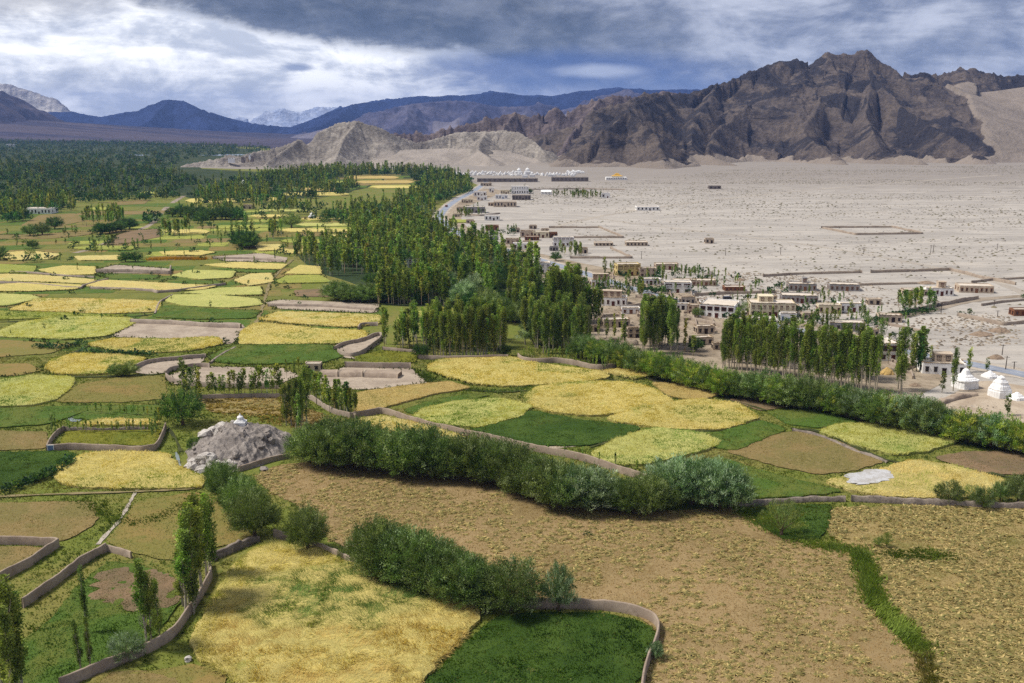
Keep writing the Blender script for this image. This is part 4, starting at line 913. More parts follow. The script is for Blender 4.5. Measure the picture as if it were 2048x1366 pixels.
    if m != 'grey' and P[:, 1].mean() < 225 * K:
        S = scatter(P, min(area(P) * 3.5, 7000)); g = fbm(S[:, 0] * .07, S[:, 1] * .07, 4, 61)
        cs = {'brown': ((156, 134, 88), (178, 156, 110), (118, 104, 60), (104, 116, 48)), 'meadow': ((132, 126, 64), (152, 136, 78), (104, 112, 46), (90, 112, 38))}.get(m, ((150, 128, 92), (166, 146, 108), (116, 104, 70), (104, 112, 50)))
        tufts('stubble', S, top, .2, .2, blend(cs, np.stack([np.ones(len(S)), RNG.random(len(S)), RNG.random(len(S)), np.clip(g - .52, 0, 1) * 14], 1)), o, 2, .7, 3)
# far strips of ripe grain that show between the woods
for i, (x0, x1, y0, y1, m) in enumerate([(600, 720, 437, 441, 'wheat'), (590, 730, 447, 453, 'wheat_pale'), (560, 700, 458, 465, 'wheat'), (640, 760, 470, 476, 'wheat_gold'), (560, 660, 480, 487, 'wheat_green'), (500, 600, 430, 435, 'wheat'), (510, 640, 420, 424, 'wheat_pale'), (470, 560, 395, 402, 'wheat'),
        (690, 800, 352, 358, 'wheat_tan'), (710, 830, 362, 367, 'wheat_tan'), (740, 850, 372, 377, 'wheat'), (600, 680, 376, 382, 'wheat_tan'), (560, 700, 386, 392, 'wheat'), (370, 480, 398, 406, 'wheat'), (330, 420, 460, 468, 'wheat'), (560, 640, 500, 508, 'wheat'), (30, 110, 388, 392, 'wheat_green'), (430, 520, 452, 458, 'wheat_green'),
        (180, 240, 416, 421, 'wheat_green'), (280, 330, 384, 388, 'wheat_pale'), (900, 950, 440, 446, 'wheat_green')]):
    s = (x1 - x0) * .12
    o, P, top = field('wheat_field', [(x0, (y0 + y1) / 2), (x0 + s, y0), (x1 - s, y0 + (i % 3 - 1) * .6), (x1, (y0 + y1) / 2), (x1 - s * .7, y1), (x0 + s * 1.4, y1 + (i % 2) * .5)], M[m], 0.5, 'stuff', None, it=1)
    tag(o, 'far strip of ripe grain showing between the dark woods', group='far strips of ripe grain')

# weeds and low shrubs that line the edges of the plots
S = []
for P in FIELDS:
    if 225 * K < P[:, 1].mean() < 560 * K and area(P) < 9000:
        Q = resample(P, 1.3); n_ = np.array([vnoise(Q[:, 0] * .05, Q[:, 1] * .05, 12)])[0]; S.append(Q[n_ + RNG.uniform(-.2, .2, len(Q)) > .42])
S = np.vstack(S); S = S + RNG.normal(0, .8, S.shape)
tufts('bank_weeds', S, .1, 1.0, .8, blend([(70, 88, 36), (92, 106, 44), (56, 70, 30), (112, 108, 58)], RNG.random((len(S), 4))), None, 4, .6, 9, GRASS, .7)['label'] = 'dark weeds and low shrubs on the banks between the valley plots'

# ================================================================== mud walls
M['mud'] = gmat('mud_wall', (176, 158, 139), (158, 140, 123), (138, 121, 106), big=0.25, small=1.2, third=0.5, bmp=0.5, bd=0.06)
M['stone'] = gmat('rubble_stone', (160, 146, 132), (128, 116, 106), (92, 84, 78), big=0.4, small=1.6, third=0.7, bmp=1.0, bd=0.12)
M['greywall'] = gmat('grey_mud_wall', (176, 160, 143), (158, 142, 127), (140, 125, 110), big=0.2, small=1.0, third=0.5, bmp=0.4, bd=0.06)
def wall(px, h, label, mat='mud', th=.42, smooth=2, rough=.05, closed=False, name='mud_wall', step=None, group=None):
    P = GA(px)
    if smooth: P = chaikin(P, smooth, closed)
    L = np.hypot(*np.diff(P, axis=0).T).sum()
    P = resample(P, step or max(.8, L / 160), closed)
    if closed: P = np.vstack([P, P[:1]])
    n = len(P); d = np.gradient(P, axis=0); d /= np.maximum(np.hypot(*d.T), 1e-9)[:, None]
    nr = np.stack([-d[:, 1], d[:, 0]], 1); t = np.arange(n)
    hh = h * (1 + rough * 2.2 * (vnoise(t * .35, t * 0 + 3, 5) - .5) + RNG.normal(0, rough * .35, n))
    tt = th * (1 + .2 * (vnoise(t * .5, t * 0 + 8, 6) - .5)); rows = []
    for s, k_, z in ((1, 1.15, 0), (1, .95, .93), (1, .55, 1), (-1, .55, 1), (-1, .95, .93), (-1, 1.15, 0)):
        rows.append(np.c_[P + nr * (s * k_ * tt / 2)[:, None], hh * z - (0.05 if z == 0 else 0)])
    Vt = np.vstack(rows); F = []
    for r in range(5):
        i = np.arange(n - 1); F.append(np.c_[r * n + i, (r + 1) * n + i, (r + 1) * n + i + 1, r * n + i + 1])
    F = np.vstack(F)
    F = np.vstack([F, [[0, n, 4 * n, 5 * n], [n, 2 * n, 3 * n, 4 * n], [6 * n - 1, 5 * n - 1, 2 * n - 1, n - 1], [5 * n - 1, 4 * n - 1, 3 * n - 1, 2 * n - 1]]])
    me = mesh_np(name, Vt, F)
    bm_n = me.polygons[n // 2].normal
    v = nr[min(n // 2, n - 1)]
    if bm_n.x * v[0] + bm_n.y * v[1] < 0: me.flip_normals()
    o = link(name, me, M[mat]); tag(o, label, 'wall', group)
    return o
WH = 2.0
wall([(120, 1380), (200, 1346), (290, 1310), (345, 1280), (366, 1250), (386, 1222), (412, 1180), (424, 1155), (420, 1140), (418, 1132)], WH, 'curving mud wall running down past the tall poplars to the bottom left')
wall([(422, 1124), (450, 1110), (482, 1097), (518, 1083)], 1.7, 'broken rubble wall between the tall poplars and the round willow', 'stone', .8, rough=.2, name='stone_wall')
wall([(548, 1076), (590, 1087), (640, 1103), (700, 1131), (760, 1152), (860, 1178), (960, 1208), (1080, 1219), (1150, 1217), (1240, 1223), (1296, 1238), (1320, 1258), (1310, 1300), (1290, 1342), (1280, 1420)], WH, 'long mud wall under the near willows, bending round the dark alfalfa field')
wall([(46, 1217), (110, 1172), (160, 1133), (213, 1104)], WH, 'straight mud wall along the upper left side of the green clover field', smooth=0)
wall([(214, 1103), (240, 1109), (263, 1117)], 1.5, 'short stub of mud wall at the corner of the clover field', smooth=0)
wall([(-60, 1090), (40, 1090), (119, 1093), (60, 1133), (-40, 1185)], WH, 'far left mud wall that turns a sharp corner beside the mown field', smooth=0, step=1.0)
wall([(94, 903), (150, 899), (225, 903), (306, 907), (322, 886), (332, 858)], 1.9, 'pinkish mud wall round the near side of the walled garden', smooth=1)
wall([(94, 902), (100, 888), (112, 872), (128, 862)], 1.6, 'left side wall of the walled garden', smooth=1)
wall([(128, 862), (200, 864), (296, 862)], 1.3, 'low wall of stakes and mud across the middle of the walled garden', 'stone', .3, smooth=0, rough=.15)
wall([(478, 944), (520, 931), (548, 922), (580, 917)], 1.5, 'low mud wall at the foot of the grey rock', smooth=1)
wall([(700, 838), (740, 832), (765, 825), (800, 838), (850, 854), (930, 872), (1000, 886), (1060, 902), (1120, 912), (1180, 925), (1235, 945), (1290, 962), (1310, 970)], WH, 'long mud wall winding behind the middle willow hedge')
wall([(1190, 1012), (1230, 1020), (1270, 1024)], 1.4, 'short piece of mud wall showing through the gap in the middle hedge', 'stone', .5)
wall([(1475, 1016), (1540, 1008), (1620, 1003), (1690, 1003)], 1.3, 'low stone wall between the silvery willows and the salt patch', 'stone', .8, rough=.12, name='stone_wall')
wall([(1702, 1003), (1780, 1006), (1880, 1011), (1960, 1016), (2080, 1018)], 1.5, 'low stone wall below the golden field with the salt patch', 'stone', .8, rough=.12, name='stone_wall')
wall([(836, 718), (880, 720), (950, 719), (1016, 717)], 1.6, 'low mud wall in front of the clipped poplar grove', smooth=1)
wall([(1036, 716), (1044, 725), (1080, 727), (1120, 725), (1160, 733), (1200, 742), (1230, 737)], 2.0, 'wavy mud wall in front of the leaning poplar grove', smooth=2)
wall([(816, 645), (860, 638), (930, 640), (942, 655)], 1.5, 'curved mud wall behind the clipped poplar grove')
wall([(765, 700), (800, 704), (832, 706)], 1.4, 'straight low wall right of the curved pit wall', smooth=0)
wall([(668, 702), (690, 690), (722, 686), (758, 670), (766, 676), (752, 690), (714, 716), (684, 713), (676, 706)], 1.8, 'curved grey wall round the small pit yard', 'greywall', .6)
wall([(716, 662), (722, 652), (756, 652)], 1.8, 'small grey walled pit at the end of the large golden field', 'greywall', .6, smooth=1)
wall([(332, 752), (342, 742), (398, 735), (420, 737)], 1.9, 'left end wall of the ploughed grey enclosure', 'greywall')
wall([(332, 756), (345, 768), (420, 776), (560, 778)], 1.9, 'near wall of the ploughed grey enclosure', 'greywall')
wall([(400, 800), (480, 797), (560, 797), (620, 797), (640, 812), (670, 830), (712, 838)], 1.7, 'grey mud wall in front of the row of young poplars', 'greywall')
wall([(690, 736), (760, 738), (822, 738)], 2.4, 'tall dark back wall of the brick making yard', 'greywall')
for i, (a, b, lab) in enumerate([((640, 752), (676, 752), 'left'), ((680, 752), (726, 752), 'middle'), ((730, 753), (800, 755), 'right')]):
    wall([a, ((a[0] + b[0]) / 2, a[1] + .5), b], 1.9, lab + ' one of three long clay block stacks in the brick yard', 'mud', 5.0, smooth=0, rough=.03, name='clay_stack')
wall([(262, 647), (340, 649), (420, 655), (482, 657)], 2.0, 'straight grey wall across the long bare yard', 'greywall', 2.0, smooth=0)
wall([(262, 746), (290, 728), (350, 722), (412, 716)], 1.8, 'dark dug edge of the long grey strip beside the three bushes', 'greywall', .6)
wall([(536, 613), (640, 614), (752, 622)], 1.5, 'low grey terrace wall of drying mud', 'greywall', 1.2, smooth=0)
wall([(192, 546), (260, 546), (340, 549), (342, 538)], 2.4, 'long grey foundation wall with two dark openings among the wheat', 'greywall', .8, smooth=0)
wall([(426, 518), (500, 519), (572, 525)], 1.6, 'grey retaining wall of the flat terrace left of the poplar wood', 'greywall', 1.0, smooth=0)
wall([(180, 578), (300, 582), (320, 588), (440, 572), (452, 570)], 1.4, 'grey wall along the near side of the golden wheat strip', 'greywall', .9, smooth=1)
wall([(-60, 566), (60, 568), (160, 580), (168, 572), (216, 560)], 1.2, 'grey bank between the thin golden wheat strips at the left', 'greywall', .9, smooth=1)
wall([(20, 546), (60, 546), (120, 553), (190, 556)], 1.1, 'grey bank left of the long foundation wall', 'greywall', .9, smooth=1)
wall([(310, 630), (318, 606), (330, 600), (345, 592)], 1.0, 'short grey bank rising between the split golden field and the rounded wheat', 'greywall', .8)
wall([(420, 728), (440, 712), (470, 697)], 0.7, 'pale stony bank beside the mottled clover field', 'stone', .9, rough=.2)
wall([(1585, 862), (1620, 868), (1660, 880), (1700, 900), (1740, 914), (1775, 926)], 0.7, 'stony bank along the large mown oval', 'stone', .9, rough=.25)
# low compounds out on the desert and in the village
for px, h, lab in [([(1098, 456), (1200, 456), (1248, 476), (1111, 476)], 1.6, 'low grey compound wall out on the desert beyond the cream house'),
        ([(1140, 517), (1265, 517), (1221, 497)], 1.5, 'low wedge shaped compound wall on the desert beside the road poplars'),
        ([(1642, 456), (1785, 455), (1847, 468), (1710, 470), (1645, 457)], 1.6, 'far low compound wall standing alone on the desert'),
        ([(1526, 554), (1600, 549), (1724, 546)], 1.5, 'left half of the long desert wall above the grey block houses'),
        ([(1741, 546), (1902, 541), (1960, 556), (2031, 570)], 1.7, 'right half of the long desert wall that turns downhill'),
        ([(1943, 566), (1985, 561), (2080, 556)], 1.3, 'low wall crossing the end of the long desert wall'),
        ([(1915, 632), (1960, 641), (2004, 651), (2080, 645)], 1.6, 'stone wall of the empty plot below the tan bushes'),
        ([(1760, 636), (1800, 630), (1881, 612), (1956, 598)], 1.9, 'grey wall along the track beside the village orchard'),
        ([(1700, 572), (1760, 570), (1837, 568)], 1.3, 'low wall behind the orchard house'),
        ([(1389, 592), (1470, 588), (1553, 586)], 1.6, 'long mud wall behind the tall cream house'),
        ([(1963, 612), (2000, 606), (2060, 600)], 1.2, 'low stone wall above the empty plot'),
        ([(1810, 740), (1850, 728), (1876, 716)], 1.8, 'mud wall between the poplars and the white house with a mud upper room'),
        ([(1765, 648), (1800, 655), (1840, 664)], 1.2, 'rubble wall right of the small mud house by the orchard'),
        ([(1200, 690), (1230, 682), (1276, 690)], 1.5, 'broken mud wall behind the four slender poplars'),
        ([(1380, 640), (1420, 648), (1466, 662)], 1.5, 'mud wall below the white house with red brown window bands'),
        ([(1240, 618), (1290, 612), (1340, 616)], 1.7, 'long white garden wall beside the flat roofed white house'),
        ([(1460, 668), (1500, 676), (1560, 684)], 1.4, 'mud wall behind the row of tall roadside poplars'),
        ([(1100, 560), (1150, 562), (1180, 570)], 1.3, 'mud wall beside the road near the slender roadside poplars'),
        ([(920, 430), (960, 432), (1000, 428)], 1.4, 'low mud wall beside the far grey block house'),
        ([(1040, 380), (1160, 378), (1250, 380)], 1.4, 'far low wall beyond the white gabled hall')]:
    wall(px, h, lab, 'greywall', .6, smooth=0, rough=.12, step=2.0)
wall([(1850, 832), (1870, 812), (1900, 800), (1950, 790)], 1.2, 'crumbling earth edge of the terrace under the stupas', 'mud', 2.2, rough=.3)
rw_ = random.Random(5)
for i in range(72):         # yard walls between the houses
    t_ = rw_.random(); px = 1180 + 640 * t_; py = 560 + 150 * t_ + rw_.uniform(-28, 60) * (1 - .3 * t_)
    L_ = rw_.uniform(18, 42); a_ = rw_.choice((-.12, .1, .9, .25))
    pts_ = [(px, py), (px + L_ * .6, py + L_ * .6 * a_ * .5)] + ([(px + L_ * .7, py + L_ * .4)] if rw_.random() < .5 else [])
    wall(pts_, rw_.uniform(.9, 1.5), 'low mud yard wall between the village houses', rw_.choice(('mud', 'greywall')), .5, smooth=0, rough=.15, step=1.6, group='yard walls of the village')
# ================================================================== houses
M['white'] = plain('whitewash', (255, 252, 247), 0.9, 0.10, 0.5, 0.2)
M['cream'] = plain('cream_render', (232, 218, 186), 0.9, 0.10, 0.5, 0.2)
M['yellow'] = plain('yellow_render', (226, 204, 140), 0.9, 0.10, 0.5, 0.2)
M['mudb'] = plain('mud_brick', (206, 187, 164), 0.95, 0.2, 0.8, 0.4)
M['block'] = plain('cement_block', (166, 161, 157), 0.95, 0.16, 0.8, 0.4)
M['dblock'] = plain('dark_block', (140, 130, 124), 0.95, 0.16, 0.8, 0.4)
M['roof'] = plain('mud_roof', (222, 209, 192), 0.95, 0.14, 0.4, 0.3)
M['timber'] = plain('dark_red_timber', (104, 56, 38), 0.7, 0.2, 3.0, 0.1)
M['tan'] = plain('orange_timber', (142, 98, 70), 0.7, 0.2, 3.0, 0.1)
M['dark'] = plain('dark_timber', (58, 44, 38), 0.7, 0.2, 3.0, 0.1)
M['brush'] = plain('stacked_brushwood', (138, 116, 86), 0.95, 0.35, 3.0, 0.8)
M['bluep'] = plain('blue_paint', (120, 140, 176), 0.6, 0.1, 2.0, 0)
def glass_mat():
    m, t, b, o = new_mat('window_glass')
    b.inputs['Base Color'].default_value = (0.015, 0.018, 0.022, 1); b.inputs['Roughness'].default_value = 0.12; b.inputs['Specular IOR Level'].default_value = 0.6
    return m
M['glass'] = glass_mat()
_win = {}
def win_mesh(w_, h_, t):
    key = (round(w_, 1), round(h_, 1), t)
    if key not in _win:
        w_, h_ = max(key[0], .4), max(key[1], .4); f = .14
        m = MB(); m.box(-w_ / 2, -w_ / 2 + f, -.10, .12, 0, h_).box(w_ / 2 - f, w_ / 2, -.10, .12, 0, h_).box(-w_ / 2 - .12, w_ / 2 + .12, -.22, .12, h_, h_ + .22).box(-w_ / 2 - .05, w_ / 2 + .05, -.16, .12, -.1, 0)
        nb = max(int(w_ / 1.1), 1)
        for q in range(1, nb + 1 if nb > 1 else 2):
            x = -w_ / 2 + w_ * q / (nb + 1 if nb > 1 else 2); m.box(x - .05, x + .05, -.06, .06, 0, h_)
        m.box(-w_ / 2 + f, w_ / 2 - f, -.055, .055, h_ * .62, h_ * .62 + .08)
        p = MB(); p.box(-w_ / 2 + f, w_ / 2 - f, -.02, .02, 0, h_)
        _win[key] = (m.mesh('window'), p.mesh('pane'))
        _win[key][0].materials.append(M[t]); _win[key][1].materials.append(M['glass'])
    return _win[key]
NH = [0]
def house(px, py, wpx, hpx, floors, label, mat='white', depth=None, yaw=0, wins=4, wt='timber', name='house', upper=None, brush=True, band=False, roof='roof', side=2, door=True, cat='house', group=None, win_h=.44):
    """flat roofed Ladakhi house: battered walls, parapet, brushwood line, framed windows"""
    x, y = G(px, py); W_ = 1.08 * wpx / PPM(px, py) * cos(radians(yaw) * .6); H_ = 1.15 * hpx / PPMV(px, py)
    D_ = depth or W_ * .6
    r = bpy.data.objects.new(name, None); COL.objects.link(r); r.location = (x, y + D_ * .5 * cos(radians(yaw)), 0); r.rotation_euler = (0, 0, radians(yaw)); r.empty_display_size = 2
    tag(r, label, cat, group)
    hw, hd = W_ / 2, D_ / 2
    m = MB(); bt = .03 * H_
    m.prism([(-hw - bt, -hd - bt), (hw + bt, -hd - bt), (hw + bt, hd + bt), (-hw - bt, hd + bt)], -.3, H_, (hw) / (hw + bt))
    pw = .3; ph = .45
    m.box(-hw, hw, -hd, -hd + pw, H_ - .01, H_ + ph).box(-hw, hw, hd - pw, hd, H_ - .01, H_ + ph).box(-hw, -hw + pw, -hd + pw, hd - pw, H_ - .01, H_ + ph).box(hw - pw, hw, -hd + pw, hd - pw, H_ - .01, H_ + ph)
    m.build('wall', M[mat], r)
    MB().box(-hw + pw, hw - pw, -hd + pw, hd - pw, H_ - .2, H_ + .06).build('roof', M[roof], r)
    if brush:
        b = MB()
        for i in range(int(W_ / 1.1)):
            xx = -hw + .1 + i * 1.1
            b.box(xx, min(xx + 1.0, hw + .1), -hd - .12, -hd + .3, H_ + ph, H_ + ph + random.uniform(.08, .28), .04)
        for i in range(int(D_ / 1.3)):
            yy = -hd + .4 + i * 1.3; s = random.choice((-1, 1))
            b.box(s * hw - .22, s * hw + .22, yy, yy + 1.1, H_ + ph, H_ + ph + random.uniform(.08, .24), .04)
        if b.v: b.build('brushwood', M['brush'], r)['kind'] = 'stuff'
    fh = H_ / floors
    for f in range(floors):
        nw = wins
        ww = min(W_ / nw * (.70 if (band and f == floors - 1) else .40), 3.2); wh = fh * (win_h + .08 if (band and f == floors - 1) else win_h)
        me, pm = win_mesh(ww, wh, wt)
        for i in range(nw):
            if door and f == 0 and i == nw // 2:
                d = MB(); dw, dh = min(1.2, ww + .3), min(2.1, fh * .75)
                d.box(-dw / 2 - .12, -dw / 2, -.1, .12, 0, dh).box(dw / 2, dw / 2 + .12, -.1, .12, 0, dh).box(-dw / 2 - .25, dw / 2 + .25, -.2, .12, dh, dh + .2).box(-dw / 2, dw / 2, -.03, .05, 0, dh)
                d.build('door', M[wt], r, loc=(-hw + W_ * (i + .5) / nw, -hd - bt * .9 + .02, 0)); continue
            zz = f * fh + fh * .28; off = -hd - bt * (1 - zz / H_)
            wo = link('window', me, None, r, (-hw + W_ * (i + .5) / nw, off, zz)); link('pane', pm, None, wo)
        for s in (-1, 1):
            for i in range(side):
                zz = f * fh + fh * .28; off = s * (hw + bt * (1 - zz / H_))
                wo = link('window', win_mesh(min(1.3, D_ / side * .5), fh * win_h, wt)[0], None, r, (off, -hd + D_ * (i + .5) / side, zz), (0, 0, s * pi / 2)); link('pane', win_mesh(min(1.3, D_ / side * .5), fh * win_h, wt)[1], None, wo)
    if upper:
        ux, uw, ud, um = upper[:4]; uh = fh * .85 if floors > 1 else H_ * .8
        u = MB(); x0 = -hw + W_ * ux; u.box(x0, x0 + W_ * uw, hd - D_ * ud - .35, hd - .35, H_ + .04, H_ + uh); u.box(x0 - .15, x0 + W_ * uw + .15, hd - D_ * ud - .55, hd - .2, H_ + uh, H_ + uh + .3)
        uo = u.build('upper_room', M[um], r)
        n2 = max(int(W_ * uw / 2.4), 1)
        for i in range(n2):
            wo = link('window', win_mesh(min(1.4, W_ * uw / n2 * .6), uh * .5, wt)[0], None, uo, (x0 + W_ * uw * (i + .5) / n2, hd - D_ * ud - .36, H_ + uh * .25))
            
    NH[0] += 1
    return r
HS = [  # column, row of the foot, width, height of the front (photograph pixels), storeys, label, options
 (1229, 612, 48, 13, 1, 'white flat roofed house with grey brown upper rooms set back behind the front', dict(yaw=-10, upper=(.05, .75, .5, 'mudb'), wins=5)),
 (1157, 607, 17, 27, 2, 'narrow cream house half hidden by the tall poplars at the wood edge', dict(mat='cream', wins=2)),
 (1201, 575, 34, 12, 1, 'white house with a row of red brown rooms on its roof, beside the road', dict(upper=(.1, .85, .5, 'mudb'), wt='tan', wins=4)),
 (1163, 567, 22, 10, 1, 'small white house with dark windows just behind the wood edge', dict(wins=3)),
 (1256, 552, 44, 19, 2, 'two storey yellow house with wide dark brown windows', dict(mat='yellow', band=True, yaw=8, wins=4)),
 (1296, 554, 32, 14, 2, 'brown mud house attached right of the two storey yellow house', dict(mat='mudb', wins=3)),
 (1334, 540, 42, 9, 1, 'mud house with a grey end standing first on the open desert', dict(mat='mudb', wins=4)),
 (1357, 586, 50, 17, 2, 'bright white two storey house with red brown window bands', dict(band=True, wins=3, yaw=-6, wt='timber')),
 (1371, 572, 40, 9, 1, 'long brown mud house behind the bright white two storey house', dict(mat='mudb', wins=6, wt='tan')),
 (1302, 570, 36, 9, 1, 'low white row of rooms across the road from the yellow house', dict(wins=5)),
 (1376, 610, 26, 12, 1, 'mud house with two dark openings above the white garden wall', dict(mat='mudb', wins=3, wt='dark')),
 (1393, 628, 30, 14, 2, 'grey brown two storey house left of the long white house', dict(mat='mudb', wins=3, yaw=-12)),
 (1446, 636, 66, 21, 2, 'long white two storey house with red brown glazed bands and a stepped end', dict(band=True, wins=5, yaw=-22, depth=16, wt='timber')),
 (1548, 634, 82, 22, 2, 'large cream two storey house with eight upper windows and a roof room', dict(mat='cream', wins=8, yaw=-6, upper=(.22, .32, .5, 'cream'), wt='timber')),
 (1527, 663, 52, 20, 2, 'white house with a dark glazed balcony below the large cream house', dict(band=True, wins=4, yaw=-8, wt='dark')),
 (1505, 669, 38, 11, 1, 'low white house in front of the dark glazed balcony', dict(wins=4, yaw=-4, wt='tan', brush=True)),
 (1456, 616, 34, 10, 1, 'low white house with brushwood on its roof behind the long white house', dict(wins=4)),
 (1607, 582, 50, 11, 1, 'grey block house with a brown door and a small box on its roof', dict(mat='block', wins=6, wt='tan', yaw=-6, upper=(.55, .16, .3, 'block'))),
 (1692, 582, 54, 10, 1, 'grey block house standing right of the one with a box on its roof', dict(mat='block', wins=6, wt='tan', yaw=-10)),
 (1603, 607, 66, 12, 1, 'long grey block house with a white porch', dict(mat='block', wins=8, wt='timber', yaw=-10)),
 (1661, 627, 42, 13, 1, 'low cream house left of the white house with a sloping roof line', dict(mat='cream', wins=4, yaw=-6)),
 (1703, 625, 42, 14, 1, 'low white house behind the slim village poplars', dict(wins=4, yaw=-4)),
 (1697, 663, 64, 13, 1, 'grey block house with a red brown end behind the dark village poplars', dict(mat='block', wins=6, yaw=-8, wt='dark')),
 (1782, 645, 42, 11, 1, 'mud house with a green roof garden by the village orchard', dict(mat='mudb', wins=4, yaw=-8, wt='dark')),
 (1880, 592, 50, 12, 1, 'low white house at the end of the village orchard', dict(wins=6, upper=(.55, .28, .4, 'mudb'), yaw=-4)),
 (1956, 586, 60, 11, 1, 'long unfinished mud brick house on the right side of the track', dict(mat='mudb', wins=7, yaw=-10, brush=False, wt='tan')),
 (2046, 632, 34, 10, 1, 'red brown timber shed at the right edge of the desert', dict(mat='tan', wins=3, brush=False)),
 (1776, 722, 36, 28, 2, 'tall grey and white house behind the single big poplar', dict(mat='white', wins=2, band=True, depth=12, wt='timber')),
 (1892, 749, 76, 17, 1, 'white house with a grey mud upper room near the stupas', dict(wins=5, upper=(.32, .42, .5, 'mudb'), yaw=-10, wt='dark')),
 (1749, 610, 24, 9, 1, 'small roofless mud ruin left of the orchard', dict(mat='mudb', wins=2, brush=False, wt='dark')),
 (1577, 646, 30, 15, 1, 'small pink and white porch house below the large cream house', dict(mat='white', wins=3, wt='bluep', yaw=-6)),
 (1410, 668, 34, 12, 1, 'mud house with a yellow brown roof beside the row of tall poplars', dict(mat='mudb', wins=3, yaw=10, wt='dark')),
 (1440, 700, 26, 10, 1, 'low mud stable behind the slender poplar left of the tall row', dict(mat='mudb', wins=2, wt='dark')),
 (1232, 655, 50, 12, 1, 'low mud farm house behind the four slender poplars', dict(mat='mudb', wins=4, yaw=6, wt='dark')),
 (1268, 676, 24, 16, 2, 'pale mud house hiding left of the dark poplar grove', dict(mat='mudb', wins=2, wt='dark')),
 (1040, 388, 31, 13, 2, 'far white two storey barracks with rows of square windows', dict(wins=7, brush=False, wt='dark', door=False)),
 (1211, 396, 16, 8, 1, 'far white hut at the end of the desert plantation', dict(wins=2, brush=False)),
 (984, 441, 27, 8, 1, 'white row with four dark openings on the open desert', dict(wins=4, brush=False, wt='dark')),
 (1082, 476, 30, 10, 1, 'cream house with a flat roof at the far end of the village', dict(mat='cream', wins=4, brush=False)),
 (1055, 475, 26, 11, 1, 'mud house attached left of the far cream house', dict(mat='mudb', wins=3)),
 (1127, 493, 38, 15, 2, 'far white house with a red brown upper storey', dict(band=True, wins=5)),
 (1041, 499, 28, 10, 1, 'far white house just beyond the bend of the road', dict(wins=3, brush=False)),
 (1026, 489, 26, 9, 1, 'grey mud house behind the far white house at the road bend', dict(mat='mudb', wins=3)),
 (984, 461, 24, 8, 1, 'orange brown house among far bushes', dict(mat='tan', wins=3)),
 (940, 485, 26, 12, 1, 'mud and white house at the edge of the poplar wood by the far road', dict(mat='mudb', wins=3)),
 (960, 393, 23, 8, 1, 'far white house with a pale flat roof beside the road', dict(wins=4, brush=False)),
 (964, 401, 18, 7, 1, 'smaller far white house below the pale flat roof', dict(wins=3, brush=False)),
 (983, 385, 9, 8, 1, 'tiny far white tower like house', dict(wins=2, brush=False)),
 (1010, 388, 16, 6, 1, 'far cream row of rooms left of the barracks', dict(mat='cream', wins=4, brush=False)),
 (1003, 398, 22, 7, 1, 'far white house with a blue end', dict(wins=4, brush=False, wt='bluep')),
 (1043, 400, 34, 8, 1, 'far dark grey sheds below the barracks', dict(mat='dblock', wins=6, brush=False, wt='dark')),
 (1010, 414, 42, 9, 1, 'far grey brown compound of mud rooms', dict(mat='mudb', wins=7, brush=False, wt='dark')),
 (984, 412, 14, 5, 1, 'far low mud hut left of the compound', dict(mat='mudb', wins=3, brush=False, wt='dark')),
 (934, 406, 20, 6, 1, 'far cream row beside the road with five small windows', dict(mat='cream', wins=5, brush=False)),
 (949, 426, 38, 10, 1, 'far grey block house among poplar saplings', dict(mat='block', wins=6, brush=False, wt='dark')),
 (1078, 548, 42, 18, 2, 'white two storey house with dark windows behind the roadside poplar', dict(wins=4, wt='dark', yaw=6, upper=(.3, .3, .4, 'white'))),
 (1015, 364, 112, 6, 1, 'very long dark brown barrack row at the foot of the hills', dict(mat='dblock', wins=12, depth=14, brush=False, wt='dark', side=1)),
 (1140, 363, 68, 7, 1, 'far dark grey clustered sheds left of the yellow roofed temple', dict(mat='dblock', wins=9, depth=14, brush=False, wt='dark', side=1)),
 (1296, 421, 42, 6, 1, 'lone white row of rooms on the open desert', dict(wins=6, brush=False, wt='dark')),
 (1419, 487, 16, 8, 1, 'lone mud ruin on the open desert', dict(mat='mudb', wins=2, brush=False, wt='dark')),
 (1430, 378, 22, 5, 1, 'far dark ruin near the foot of the brown mountain', dict(mat='dblock', wins=3, brush=False, wt='dark')),
 (75, 428, 50, 9, 1, 'long white farm building under the dark poplars at the left', dict(wins=8, brush=False, wt='dark')),
 (494, 418, 22, 6, 1, 'small mud house beyond the clipped willow clump', dict(mat='mudb', wins=2, wt='dark')),
 (720, 525, 30, 12, 1, 'white house with dark windows at the left side of the poplar wood', dict(wins=4, wt='dark')),
 (826, 535, 38, 14, 2, 'white and brown house deep inside the poplar wood', dict(wins=4)),
 (1030, 602, 28, 18, 2, 'pale house glimpsed between the trunks of the poplar wood', dict(mat='cream', wins=3)),
 (728, 434, 20, 9, 1, 'small white house among the far poplars', dict(wins=3, brush=False, wt='dark')),
 (850, 466, 16, 17, 2, 'tall narrow mud house at the road side of the wood', dict(mat='mudb', wins=2, wt='dark')),
 (744, 456, 14, 8, 1, 'small bright white house at the wood edge', dict(wins=2, brush=False)),
 (625, 742, 30, 11, 1, 'small roofless clay hut between the two walled yards', dict(mat='mudb', wins=2, brush=False, wt='dark', door=False)),
 (20, 293, 14, 4, 1, 'tiny white house among the far dark woods at the left edge', dict(wins=2, brush=False)),
 (540, 383, 14, 6, 1, 'small pale house among the middle distance poplars', dict(mat='cream', wins=2, brush=False)),
]
